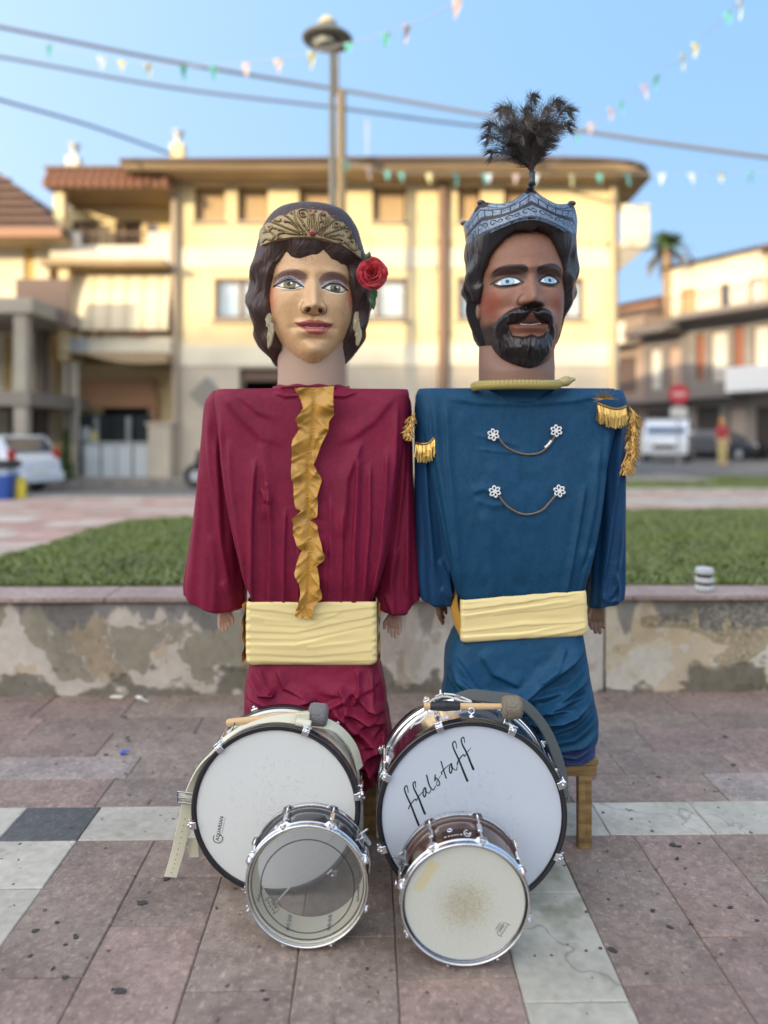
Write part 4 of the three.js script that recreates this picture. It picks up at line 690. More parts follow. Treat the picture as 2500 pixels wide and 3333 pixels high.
// flanged hoop that lifts in ears over each lug
function flangedHoop(R, z, dir, lugs) {
  const rows = [], prof = [[R - 0.006, 0], [R - 0.0035, 0.008], [R - 0.004, 0.0125], [R - 0.001, 0.0145], [R + 0.002, 0.0125], [R + 0.001, 0.008], [R + 0.0005, -0.002], [R + 0.010, -0.004], [R + 0.010, -0.0065], [R - 0.001, -0.0065], [R - 0.006, -0.004]];
  const n = 240; for (let i = 0; i < n; i++) { const a = i / n * 2 * Math.PI; let e = 0; for (const l of lugs) { let q = Math.abs(((a - l * Math.PI / 180 + 9.4248) % 6.2832) - 3.1416); e = Math.max(e, 1 - smoothstep(q, 0.05, 0.11)); } rows.push(prof.map(([r, h], k) => ringPt(k === 7 || k === 8 ? lerp(r - 0.006, r + 0.004, e) : r, a, z + dir * h))); }
  rows.push(rows[0]); return loft(dir > 0 ? rows.reverse() : rows, true);
}
function snare(name, label, px, hw, d, depth, tilt, turn, o) {
  const R = hw * d / FPX - 0.001, t = thing(name, label, 'snare drum', [X(px, d), 0, -d]), piv = new THREE.Matrix4().makeRotationX(-tilt), base = R + 0.010;
  const c = (g) => g.translate(0, base, 0).applyMatrix4(piv);
  part(t, 'shell', c(lz([[R - 0.014, -depth + 0.006], [R - 0.0075, -depth + 0.006], [R - 0.0075, -0.006], [R - 0.014, -0.006]])), o.shell);
  part(t, 'shell_lining', c(lz([[R - 0.0142, -0.005], [R - 0.0155, -0.006], [R - 0.0155, -depth + 0.006], [R - 0.0142, -depth + 0.005]])), o.lining);
  for (const z of [-0.010, -depth + 0.010]) part(t, 'shell_bead', c(lz([[R - 0.0075, z - 0.003], [R - 0.0045, z], [R - 0.0075, z + 0.003]])), o.bead ?? o.shell);
  part(t, 'hoop', c(flangedHoop(R, 0, 1, o.lugs)), chrome); part(t, 'hoop', c(flangedHoop(R, -depth, -1, o.lugs)), chrome);
  part(t, 'flesh_hoop', c(lz([[R - 0.0105, -0.004], [R - 0.0065, -0.004], [R - 0.0062, 0.003], [R - 0.0105, 0.004]])), o.flesh);
  const hm = o.head; part(t, 'head', c(headDisc(R - 0.0102).translate(0, 0, 0.0028)), hm);
  part(t, 'head', c(headDisc(R - 0.0102).rotateY(Math.PI).translate(0, 0, -depth - 0.0028)), o.backHead);
  for (const a of o.lugs) part(t, 'lug', c(snareLug(a * Math.PI / 180, R - 0.004, depth)), chrome);
  for (const [a, s] of o.fittings) { const g = [rbox(0.030, 0.012, depth * 0.52, 0.003, 0, R + 0.004, -depth / 2), rbox(0.014, 0.014, 0.03, 0.003, 0, R + 0.015, -depth / 2), new THREE.CylinderGeometry(0.0085, 0.0085, 0.018, 18).rotateZ(Math.PI / 2).translate(0.012, R + 0.022, -depth * 0.36), rbox(0.006, 0.028, 0.007, 0.002, -0.006, R + 0.022, -depth * 0.62)]; part(t, 'strainer', c(merge(g.map((q) => q.rotateZ(-a * Math.PI / 180)))), darkChrome); }
  return { t, c, R };
}
const snareL = {}, snareR = {};
{
  const clear = canvasTex(1024, 1024, (c) => { c.fillStyle = '#fff'; c.fillRect(0, 0, 1024, 1024);
    c.strokeStyle = '#0a0b0c'; c.lineWidth = 9; c.beginPath(); c.arc(515, 525, 418, 0, 7); c.stroke();
    c.fillStyle = c.strokeStyle = '#15150f'; c.save(); c.translate(205, 690); c.rotate(-2.11); crownMark(c, 1.15); c.restore(); });
  const film = canvasTex(1024, 1024, (c) => { c.fillStyle = '#fff'; c.fillRect(0, 0, 1024, 1024); c.strokeStyle = '#000'; c.lineWidth = 9; c.beginPath(); c.arc(515, 525, 418, 0, 7); c.stroke(); c.fillStyle = c.strokeStyle = '#000'; c.save(); c.translate(205, 690); c.rotate(-2.11); crownMark(c, 1.15); c.restore(); }, false);
  // the makers' little crown: lettering in a box whose upper edge runs out in points
  function crownMark(c, s) {
    c.save(); c.scale(s, s); c.lineWidth = 4; c.lineJoin = 'miter';
    c.beginPath(); c.moveTo(-62, -4); c.lineTo(-52, 22); c.lineTo(52, 22); c.lineTo(62, -4); c.quadraticCurveTo(70, 14, 60, -34); c.quadraticCurveTo(48, -8, 32, -16); c.lineTo(30, -26); c.quadraticCurveTo(18, -10, 6, -20); c.lineTo(0, -30); c.lineTo(-6, -20); c.quadraticCurveTo(-18, -10, -30, -26); c.lineTo(-32, -16); c.quadraticCurveTo(-48, -8, -60, -34); c.closePath(); c.stroke();
    c.font = 'bold 26px sans-serif'; c.textAlign = 'center'; c.textBaseline = 'middle'; c.fillText('REMO', 0, 8); c.font = '9px sans-serif'; c.fillText('WEATHER KING', 0, 34); c.fillRect(-44, 42, 88, 3); c.fillRect(-30, 50, 60, 2); c.restore();
  }
  const filmM = mat([0.84, 0.86, 0.91], { physical: true, map: clear, transmission: 1, transmissionMap: film, thickness: 0, roughness: 0.46, ior: 1.5 });
  const filmB = mat([0.95, 0.95, 0.93], { physical: true, transmission: 1, thickness: 0, roughness: 0.10, ior: 1.45 });
  const black = mat([0.022, 0.022, 0.026], { roughness: 0.25, physical: true, clearcoat: 0.5 }), cream = mat([0.68, 0.635, 0.48], { roughness: 0.6 });
  const dL = 2.10, L = snare('snare_drum', 'small black shelled drum with clear see through head and black ring', 1000.5, 199.5, dL, 0.105, 0.0, 0, { shell: black, lining: cream, flesh: mat([0.72, 0.68, 0.55], { roughness: 0.3, metalness: 0.4 }), head: filmM, backHead: filmB, lugs: [-67.5, -22.5, 22.5, 67.5, 112.5, 157.5, 202.5, 247.5], fittings: [[56, 1]] });
  // what shows through the clear head: bolts in the lining and the wires across the far side
  for (const a of [157.5, 202.5, 112.5, 247.5]) for (const z of [-0.025, -0.042, -0.062, -0.080]) part(L.t, 'bolt', L.c(new THREE.CylinderGeometry(0.0050, 0.0062, 0.004, 14).translate(0, L.R - 0.0172, z).rotateZ(-a * Math.PI / 180)), darkChrome);
  for (const k of [-0.006, 0.006]) part(L.t, 'snare_wire', L.c(bar(ringPt(L.R * 0.93, 0.72 + k, -0.107), ringPt(L.R * 0.93, 3.86 - k, -0.107), 0.0018)), mat([0.62, 0.60, 0.56], { roughness: 0.5 }));
  part(L.t, 'air_vent', L.c(new THREE.TorusGeometry(0.006, 0.002, 8, 20).rotateX(Math.PI / 2).translate(0, L.R - 0.007, -0.05).rotateZ(0.62)), chrome);
  for (const a of [-0.16, 0]) {}
  // brown drum, coated head with worn patch
  const coat = canvasTex(1024, 1024, (c) => {
    c.fillStyle = '#dfe1da'; c.fillRect(0, 0, 1024, 1024);
    const r = rng(12);
    for (let i = 0; i < 5200; i++) { const a = r() * 6.28, q = Math.sqrt(r()) * 500; c.fillStyle = `rgba(${150 + r() * 40},${145 + r() * 40},${120 + r() * 30},${0.10 + r() * 0.10})`; c.fillRect(512 + Math.cos(a) * q, 512 + Math.sin(a) * q, 2 + r() * 3, 2 + r() * 3); }
    for (let i = 0; i < 15000; i++) { const a = r() * 6.28, g = (r() + r() + r()) / 3, q = Math.abs(g - 0.5) * 2 * 330 + r() * 120, x = 508 + Math.cos(a) * q * 0.98, y = 520 + Math.sin(a) * q; c.fillStyle = `rgba(${120 + r() * 60},${105 + r() * 50},${62 + r() * 40},${0.05 + r() * 0.13})`; const s = 2 + r() * 5; c.fillRect(x, y, s, s * (0.6 + r())); }
    c.save(); c.translate(182, 270); c.rotate(-1.02); c.fillStyle = 'rgba(228,216,176,0.85)'; c.fillRect(-150, -46, 300, 92); c.restore();
    c.save(); c.translate(834, 746); c.fillStyle = c.strokeStyle = '#1d1f20'; c.rotate(2.13); crownMark(c, 1.0); c.restore();
    headGrain(c, 1024, 1024, 14, 21);
  });
  const mahog = mat([0.135, 0.045, 0.026], { map: woodTex, roughness: 0.22, physical: true, clearcoat: 0.8, clearcoatRoughness: 0.12 });
  const dR = 2.033, Rr = snare('snare_drum', 'small brown wooden drum with worn white coated head and yellowish tape', 1511, 208, dR, 0.122, -0.085, 0, { shell: mahog, bead: mat([0.09, 0.035, 0.02], { roughness: 0.3 }), lining: cream, flesh: darkChrome, head: mat([0.78, 0.79, 0.76], { map: coat, roughness: 0.7, bumpMap: feltTex, bumpScale: 0.0004 }), backHead: filmB, lugs: [-30, 15, 60, 105, 150, 195, 240, 285], fittings: [[-66, 1]] });
  // emblem on the brown shell: ring with strokes
  { const em = canvasTex(512, 128, (c) => { c.fillStyle = '#2a100a'; c.fillRect(0, 0, 512, 128); c.strokeStyle = c.fillStyle = '#e8e6e0'; c.lineWidth = 9; c.beginPath(); c.arc(372, 66, 46, -0.4, 5.0); c.stroke(); ink(c, [[340, 78], [360, 60], [384, 84], [404, 62], [440, 60]], 8, 9, 5); for (const [x, w] of [[30, 30], [88, 28], [140, 20], [180, 22], [222, 16], [262, 34]]) ink(c, [[x, 92], [x + w * 0.5, 82], [x + w, 88]], 6, 8, 6); });
    const rows = [[], []], ra = Rr.R - 0.0068; for (let i = 0; i <= 20; i++) { const a = -0.36 + 0.58 * i / 20; rows[0].push([Math.sin(a) * ra, Math.cos(a) * ra, -0.028]); rows[1].push([Math.sin(a) * ra, Math.cos(a) * ra, -0.066]); }
    part(Rr.t, 'emblem', Rr.c(loft([rows[1], rows[0]], false, (p, u, v) => [u, 1 - v])), mat([1, 1, 1], { map: em, roughness: 0.25 })); }
  part(Rr.t, 'air_vent', Rr.c(new THREE.TorusGeometry(0.006, 0.002, 8, 20).rotateX(Math.PI / 2).translate(0, Rr.R - 0.007, -0.065).rotateZ(0.22)), chrome);
  part(Rr.t, 'hook', Rr.c(new THREE.TorusGeometry(0.010, 0.0025, 8, 20, 4.6).rotateX(Math.PI / 2).translate(0, Rr.R + 0.012, -0.06).rotateZ(1.52)), chrome);
}

// ---------------------------------------------------------------- straps and mallets on the bass drums
function ribbon(pts, width, dirs, thick = 0.0035, n = 80) {                 // band along pts, dirs = direction across at each point
  const cv = new THREE.CatmullRomCurve3(pts, false, 'centripetal'), cd = new THREE.CatmullRomCurve3(dirs, false, 'centripetal'), rows = [];
  for (let i = 0; i <= n; i++) {
    const p = cv.getPoint(i / n), w = cd.getPoint(i / n).normalize(), t = cv.getTangent(i / n), nn = new THREE.Vector3().crossVectors(t, w).normalize().multiplyScalar(thick / 2); w.multiplyScalar(width / 2);
    const q = (a, b) => p.clone().addScaledVector(w, a).addScaledVector(nn, b).toArray(); rows.push([q(-1, -1), q(-0.94, -1.3), q(0, -1.5), q(0.94, -1.3), q(1, -1), q(1, 1), q(0.94, 1.3), q(0, 1.5), q(-0.94, 1.3), q(-1, 1)]);
  }
  const g = loft(rows, true); return g;
}
const V = (x, y, z) => new THREE.Vector3(x, y, z);
{
  const strapM = mat([0.66, 0.64, 0.50], { roughness: 0.5, bumpMap: feltTex, bumpScale: 0.0006 }), s = thing('leather_strap', 'long cream leather strap over the left bass drum, hanging to the ground', 'strap', [0, 0, 0]);
  const zt = -2.43, pts = [V(X(1172, 2.47), Y(2500, 2.47), -2.47), V(X(1150, 2.46), Y(2432, 2.46), -2.46), V(X(1090, 2.42), Y(2372, 2.42), -2.43), V(X(1010, 2.41), Y(2346, 2.41), -2.41), V(X(900, 2.39), Y(2350, 2.39), -2.39), V(X(800, 2.375), Y(2378, 2.375), -2.375), V(X(715, 2.36), Y(2424, 2.36), -2.36), V(X(655, 2.36), Y(2510, 2.36), -2.37), V(X(617, 2.375), Y(2600, 2.375), -2.385), V(X(594, 2.385), Y(2700, 2.385), -2.395), V(X(573, 2.40), Y(2790, 2.40), -2.41), V(X(557, 2.42), Y(2850, 2.42), -2.415)];
  const dr = [V(0.4, 0.0, -1), V(0.35, 0.1, -1), V(0.15, 0.3, -1), V(0, 0.8, -0.7), V(0, 1.0, -0.6), V(0.15, 0.9, -0.5), V(0.4, 0.6, -0.6), V(0.7, -0.2, -0.6), V(1, -0.25, -0.35), V(1, -0.2, -0.1), V(1, -0.12, 0), V(1, -0.1, 0)];
  part(s, 'band', ribbon(pts, 0.040, dr, 0.0045, 120), strapM);
  for (let k = 0; k < 11; k++) { const t = 0.79 + k * 0.019, p = new THREE.CatmullRomCurve3(pts, false, 'centripetal').getPoint(t); part(s, 'punched_hole', new THREE.CylinderGeometry(0.0016, 0.0016, 0.0015, 8).rotateX(Math.PI / 2).translate(p.x, p.y, p.z + 0.0035), mat([0.10, 0.09, 0.07])); }
  const bz = -2.372, bx = X(606, 2.375), by = Y(2592, 2.375);
  part(s, 'buckle', merge([bar([-0.026, -0.016, 0], [0.026, -0.022, 0], 0.0028), bar([-0.026, 0.016, 0], [0.026, 0.010, 0], 0.0028), bar([-0.026, -0.016, 0], [-0.026, 0.016, 0], 0.0028), bar([0.026, -0.022, 0], [0.026, 0.010, 0], 0.0028), bar([-0.024, 0, 0.002], [0.015, -0.004, 0.003], 0.0022)]).translate(bx, by, bz), darkChrome);
  part(s, 'keeper', rbox(0.046, 0.016, 0.012, 0.003).rotateZ(-0.2).translate(bx - 0.003, by - 0.004, bz - 0.007), strapM);
  part(s, 'tail', rbox(0.034, 0.07, 0.006, 0.002).rotateZ(0.05).rotateX(0.15).translate(X(628, 2.42), Y(2760, 2.42), -2.425), strapM);
  const mal = thing('mallet', 'wooden mallet with square grey felt head lying on the left bass drum', 'mallet', P3(745, 2350, 2.47).toArray());
  const O = P3(745, 2350, 2.47), q = (px, py, d) => P3(px, py, d).sub(O).toArray();
  part(mal, 'stick', merge([bar(q(748, 2352, 2.44), q(860, 2338, 2.44), 0.0125, 0.0105, 14), bar(q(860, 2338, 2.44), q(1020, 2320, 2.43), 0.0105, 0.0085, 14), new THREE.SphereGeometry(0.0125, 14, 10).translate(...q(748, 2352, 2.44))]), stickWood);
  part(mal, 'felt_head', lathe([[0, -0.030], [0.020, -0.031], [0.031, -0.027], [0.035, -0.018], [0.0355, 0.018], [0.031, 0.027], [0.020, 0.031], [0, 0.030]], 40).rotateZ(Math.PI / 2 - 0.08).translate(...q(1036, 2326, 2.42)), felt);
  part(mal, 'cord', tube([q(764, 2352, 2.425), q(758, 2372, 2.42), q(752, 2388, 2.42)], 0.0018, 20), mat([0.10, 0.09, 0.08]));
  const pad = thing('leather_roll', 'short cream leather roll tucked under the felt mallet head', 'leather roll', P3(985, 2345, 2.38).toArray());
  part(pad, 'roll', lathe([[0.0, -0.024], [0.010, -0.024], [0.0125, -0.020], [0.0125, 0.020], [0.010, 0.024], [0.0, 0.0235]], 24).rotateZ(Math.PI / 2 - 0.18).translate(0.004, -0.004, 0.012), strapM); part(pad, 'fold', rbox(0.045, 0.022, 0.012, 0.004, 0, 0.012, -0.004), strapM);
}
{
  const O = P3(1385, 2297, 2.37), q = (px, py, d) => P3(px, py, d).sub(O).toArray();
  const mal = thing('mallet', 'mallet with black taped grip and brownish felt head on the silver bass drum', 'mallet', O.toArray());
  part(mal, 'stick', bar(q(1380, 2298, 2.35), q(1635, 2299, 2.35), 0.0112, 0.0085, 16), stickWood);
  part(mal, 'grip_tape', merge([bar(q(1400, 2299, 2.35), q(1450, 2297, 2.35), 0.0118, 0.0165, 12), bar(q(1450, 2297, 2.35), q(1497, 2299, 2.35), 0.0165, 0.0122, 12)]), mat([0.018, 0.018, 0.022], { roughness: 0.6 }));
  part(mal, 'felt_head', lathe([[0, -0.031], [0.020, -0.032], [0.031, -0.028], [0.0345, -0.018], [0.035, 0.018], [0.031, 0.028], [0.020, 0.032], [0, 0.031]], 40).rotateZ(Math.PI / 2).translate(...q(1666, 2302, 2.35)), mat([0.20, 0.17, 0.13], { bumpMap: feltTex, bumpScale: 0.003, roughness: 1 }));
  const strap = thing('webbing_strap', 'dark grey padded strap over the back of the silver bass drum', 'strap', [0, 0, 0]);
  const pts = [V(X(1478, 2.45), Y(2276, 2.45), -2.45), V(X(1535, 2.46), Y(2262, 2.46), -2.46), V(X(1600, 2.45), Y(2272, 2.45), -2.46), V(X(1690, 2.45), Y(2288, 2.45), -2.46), V(X(1760, 2.45), Y(2352, 2.45), -2.46), V(X(1810, 2.44), Y(2450, 2.44), -2.45), V(X(1832, 2.42), Y(2540, 2.42), -2.43), V(X(1836, 2.36), Y(2610, 2.36), -2.38)];
  const dr = [V(0, 0.7, -1), V(0, 0.9, -0.7), V(0.1, 0.9, -0.6), V(0.2, 0.8, -0.6), V(0.7, 0.4, -0.7), V(0.9, 0.2, -0.5), V(1, 0.1, -0.4), V(1, 0, -0.2)];
  part(strap, 'band', ribbon(pts, 0.036, dr, 0.006), mat([0.085, 0.092, 0.088], { roughness: 0.9, bumpMap: feltTex, bumpScale: 0.001 }));
  const ty = thing('cord_knots', 'pale knotted cords tied to the silver bass drum at its upper left', 'cord', P3(1440, 2290, 2.45).toArray()), O2 = P3(1440, 2290, 2.45), w = (px, py, d) => P3(px, py, d).sub(O2).toArray(), cm = mat([0.62, 0.62, 0.58], { roughness: 0.9 });
  part(ty, 'cord', tube([w(1390, 2292, 2.36), w(1420, 2272, 2.40), w(1460, 2268, 2.43), w(1500, 2280, 2.42), w(1535, 2284, 2.42), w(1480, 2262, 2.45), w(1445, 2258, 2.46)], 0.0028, 60), cm);
  part(ty, 'tassel', merge([tube([w(1388, 2302, 2.36), w(1392, 2320, 2.345), w(1374, 2345, 2.335), w(1350, 2358, 2.33)], 0.003, 30), tube([w(1385, 2310, 2.36), w(1372, 2322, 2.35), w(1356, 2330, 2.345)], 0.003, 20), ...[0, 1, 2, 3, 4].map((k) => bar(w(1352, 2352, 2.33), w(1340 - k, 2356 + k * 4, 2.33), 0.0014))]), cm);
  part(ty, 'buckle', merge([rbox(0.026, 0.012, 0.004, 0.001).rotateZ(0.4).translate(...w(1430, 2266, 2.44)), rbox(0.02, 0.010, 0.004, 0.001).rotateZ(-0.3).translate(...w(1490, 2268, 2.44)), bar(w(1434, 2246, 2.48), w(1434, 2268, 2.47), 0.003)]), chrome);
}

// ---------------------------------------------------------------- stools under the giants
function stool(label, x0, x1, d0, d1, top, group) {
  const s = thing('wooden_stool', label, 'stool', [(x0 + x1) / 2, 0, -(d0 + d1) / 2], 0, group), w = x1 - x0, l = d1 - d0, m = mat([0.52, 0.35, 0.15], { map: woodTex, roughness: 0.6 });
  for (let k = 0; k < 4; k++) part(s, 'seat_board', boxUV(rbox(w, 0.022, l / 4 - 0.003, 0.003, 0, top - 0.011, -l / 2 + (k + 0.5) * l / 4), 1.5), m);
  for (const z of [-1, 1]) part(s, 'rail', boxUV(rbox(w - 0.01, 0.036, 0.022, 0.003, 0, top - 0.041, z * (l / 2 - 0.014)), 1.5), m);
  for (const a of [-1, 1]) for (const z of [-1, 1]) { const g = boxUV(rbox(0.046, top - 0.058, 0.034, 0.003), 1.5); const o = part(s, 'leg', g, m); o.position.set(a * (w / 2 - 0.045), (top - 0.060) / 2 + 0.0005, z * (l / 2 - 0.02)); o.rotation.set(0, 0, 0); }
  for (const a of [-1, 1]) part(s, 'side_rail', boxUV(rbox(0.022, 0.036, l - 0.05, 0.003, a * (w / 2 - 0.014), top - 0.041, 0), 1.5), m);
  return s;
}
stool('wooden stool under the blue robe, its right legs showing beside the silver drum', X(1450, 2.6), X(1945, 2.62), 2.605, 2.985, 0.305);
stool('wooden stool under the red robe, one leg showing between the bass drums', X(795, 2.69), X(1246, 2.69), 2.66, 3.03, 0.305);

// ---------------------------------------------------------------- the two carnival giants: cloth
const velvetTex = (seed) => tex(512, 512, (u, v) => { const a = fbm(u * 4, v * 4, 5, seed, 4), b = fbm(u * 90, v * 90, 2, seed + 9, 90), p = smoothstep(fbm(u * 7 + 3, v * 5, 4, seed + 31, 0), 0.58, 0.72); const g = 0.92 + (a - 0.5) * 0.08 + (b - 0.5) * 0.14 - p * 0.04; return [g, g, g]; });
const weave = grey(256, 256, (u, v) => 0.5 + (fbm(u * 64, v * 64, 2, 15, 64) - 0.5) * 0.9);
const redTex = velvetTex(5), blueTex = velvetTex(61);
for (const t of [redTex, blueTex]) t.repeat.set(1.6, 1.6);
const redVelvet = mat([0.24, 0.012, 0.048], { map: redTex, physical: true, roughness: 0.6, specularIntensity: 0.45, sheen: 0.3, sheenRoughness: 0.36, sheenColor: rgb(0.95, 0.25, 0.36), bumpMap: weave, bumpScale: 0.0004, side: THREE.DoubleSide });
const blueVelvet = mat([0.0085, 0.069, 0.152], { map: blueTex, physical: true, roughness: 0.6, specularIntensity: 0.45, sheen: 0.3, sheenRoughness: 0.36, sheenColor: rgb(0.30, 0.62, 1.0), bumpMap: weave, bumpScale: 0.0004, side: THREE.DoubleSide });
const blueSleeveM = mat([0.010, 0.060, 0.155], { map: blueTex, physical: true, roughness: 0.55, specularIntensity: 0.5, sheen: 0.32, sheenRoughness: 0.3, sheenColor: rgb(0.30, 0.50, 1.0), side: THREE.DoubleSide });
const navyLining = mat([0.010, 0.034, 0.135], { map: blueTex, physical: true, roughness: 0.6, sheen: 0.4, sheenRoughness: 0.4, sheenColor: rgb(0.3, 0.45, 1), side: THREE.DoubleSide });
const satinTex = tex(256, 256, (u, v) => { const g = 0.94 + (fbm(u * 3, v * 30, 3, 4, 0) - 0.5) * 0.10; return [g, g, g * 0.98]; });
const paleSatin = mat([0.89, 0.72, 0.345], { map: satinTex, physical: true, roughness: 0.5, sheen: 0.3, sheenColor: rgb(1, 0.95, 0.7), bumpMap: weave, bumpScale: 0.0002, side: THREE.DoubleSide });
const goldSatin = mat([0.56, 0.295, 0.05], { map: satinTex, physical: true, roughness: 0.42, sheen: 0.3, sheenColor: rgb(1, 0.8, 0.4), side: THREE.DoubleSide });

const lumps = grey(512, 512, (u, v) => 0.5 + (fbm(u * 12, v * 12, 5, 77) - 0.5) * 0.9 + (fbm(u * 90, v * 60, 2, 79) - 0.5) * 0.15), varnish = grey(256, 256, (u, v) => 0.42 + (fbm(u * 9, v * 7, 4, 70) - 0.5) * 0.7 + (vn(u * 70, v * 40, 71) - 0.5) * 0.15);
// more folds of a bunched skirt: swags from one side to the other
function swags(seed, n, x0, x1, y0, y1, a0) { const r = rng(seed), out = []; for (let i = 0; i < n; i++) { const l = r() < 0.5, w = (x1 - x0) * (0.35 + r() * 0.45), sx = l ? x0 + r() * 30 : x1 - r() * 30, ex = l ? sx + w : sx - w, sy = y0 + r() * (y1 - y0), dy = 20 + r() * 60, sag = 10 + r() * 26; out.push({ p: [[sx, sy], [lerp(sx, ex, 0.3), sy + dy * 0.4 + sag], [lerp(sx, ex, 0.65), sy + dy * 0.75 + sag], [ex, sy + dy]], a: a0 * (0.6 + r() * 0.8), w: 7 + r() * 8, s: r() < 0.5 ? 1 : -1, in: 0.1, out: 0.35 }); } return out; }
// ring: rounded rectangle, n1 points across the front half (left to right), n2 across the back
function rrect(cx, zc, w, hd, rc, n1 = 220, n2 = 60) {
  rc = Math.min(rc, w * 0.98, hd * 0.98);
  const A = [], step = (list) => { const L = [0]; for (let i = 1; i < list.length; i++) L.push(L[i - 1] + Math.hypot(list[i][0] - list[i - 1][0], list[i][1] - list[i - 1][1])); return L; };
  const front = [[-w, 0]]; const arc = (x, z, a0, a1) => { for (let i = 0; i <= 10; i++) { const a = lerp(a0, a1, i / 10); front.push([x + Math.cos(a) * rc, z + Math.sin(a) * rc]); } };
  arc(-w + rc, hd - rc, Math.PI, Math.PI / 2); arc(w - rc, hd - rc, Math.PI / 2, 0); front.push([w, 0]);
  const L = step(front), tot = L[L.length - 1], get = (s) => { let i = 1; while (i < L.length - 1 && L[i] < s) i++; const k = (s - L[i - 1]) / Math.max(1e-9, L[i] - L[i - 1]); return [lerp(front[i - 1][0], front[i][0], k), lerp(front[i - 1][1], front[i][1], k)]; };
  const out = [];
  for (let i = 0; i < n1; i++) { const p = get(tot * i / n1); out.push([cx + p[0], p[1] + zc, 1]); }
  for (let i = 0; i < n2; i++) { const p = get(tot * (1 - i / n2)); out.push([cx + p[0], zc - p[1], 0]); }
  return out;                                       // [x, z, front?]
}
// body of cloth: rows from a table [py, left px, right px, centre depth, half depth, corner radius] at the depth dF; folds lift the front
function clothBody(t, dF, opt) {
  t = t.map((q) => q.length < 7 ? [...q, 0] : q);
  const { folds = [], n1 = 240, n2 = 60, rowsN = 170, noise = null, topRows = [], bottomRows = [] } = opt, rows = [], py0 = t[0][0], py1 = t[t.length - 1][0];
  for (let j = 0; j <= rowsN; j++) {
    const py = lerp(py0, py1, j / rowsN), [l, r, zc, hd, rc, slope = 0] = spline(t, py), cx = X((l + r) / 2, dF), w = (r - l) / 2 * dF / FPX;
    rows.push(rrect(cx, -zc, w, hd, rc, n1, n2).map(([x, z, fr], i) => {
      const px = 1250 + x * FPX / dF, sl = slope * (px - (l + r) / 2) + (opt.wob ? opt.wob(px, py) : 0), yy = Y(py + sl, dF), k = smoothstep((z + zc) / hd, 0.2, 0.9), f = (foldField(folds, px, py) + (noise ? noise(px, py) : 0)) * (fr ? k : 0);
      const side = noise && opt.sideNoise ? opt.sideNoise(px, py, z) : 0, nx = Math.sign(x - cx) * (1 - k);
      return [x + nx * side, yy, z + f];
    }));
  }
  const all = [...topRows.map((q) => q(rows[0])).reverse(), ...rows, ...bottomRows.map((q) => q(rows[rows.length - 1]))];
  return loft(all, true);
}
const toward = (cx, zc, rx, rz, y, k) => (row) => row.map((p) => { const a = Math.atan2((p[2] - zc) / rz, (p[0] - cx) / rx); return [lerp(p[0], cx + Math.cos(a) * rx, k), lerp(p[1], y, k), lerp(p[2], zc + Math.sin(a) * rz, k)]; });
// hanging sleeve: table [py, outer px, inner px, half depth]; ends in a loose gathered cuff
function sleeve(t, d, opt) {
  const rows = [], n = 150, N = 130, { seed = 1, side = -1, hem, wrist, folds = [] } = opt, py0 = t[0][0], py1 = t[t.length - 1][0];
  for (let j = 0; j <= N; j++) {
    const py = lerp(py0, py1, j / N), [o, q, hd] = spline(t, py), l = Math.min(o, q), r = Math.max(o, q), cx = X((l + r) / 2, d), w = (r - l) / 2 * d / FPX, row = [];
    const low = smoothstep(j / N, 0.72, 1);
    for (let i = 0; i < n; i++) {
      const a = i / n * 2 * Math.PI + Math.PI, ca = Math.cos(a), sa = -Math.sin(a), xx = cx + w * Math.sign(ca) * Math.pow(Math.abs(ca), 0.8), px = 1250 + xx * FPX / d;
      const rip = 0.007 * (vn(a * 3.2 + seed, py * 0.006, seed) - 0.5) * (0.6 + low * 1.8) + 0.0045 * Math.sin(a * 9 + seed + 2.2 * vn(py * 0.004, seed, 3)) * smoothstep(j / N, 0.25, 0.9);
      let z = -d + (hd + rip) * Math.sign(sa) * Math.pow(Math.abs(sa), 0.8); if (sa > 0.15) z += foldField(folds, px, py) * Math.min(1, sa * 1.6);
      const dip = low * ((hem(px) - py1));
      row.push([xx + ca * rip * 0.6, Y(py + dip, d), z]);
    }
    rows.push(row);
  }
  const last = rows[rows.length - 1], wx = X(wrist[0], d), wy = Y(wrist[1], d);
  for (const k of [0.12, 0.35, 0.6, 0.82, 1]) rows.push(last.map((p, i) => { const a = i / n * 2 * Math.PI + Math.PI, rr = 0.030 + 0.004 * Math.sin(a * 14), tx = wx + Math.cos(a) * rr, tz = -d - Math.sin(a) * rr; const b = Math.sin(k * Math.PI) * 0.012; return [lerp(p[0], tx, k), lerp(p[1], wy, k * k) - b, lerp(p[2], tz, k)]; }));
  const top = rows[0], tc = top.reduce((s, p) => [s[0] + p[0] / n, s[1] + p[1] / n, s[2] + p[2] / n], [0, 0, 0]);
  return loft([top.map((p) => [lerp(p[0], tc[0], 0.99), tc[1], lerp(p[2], tc[2], 0.99)]), ...rows], true);
}
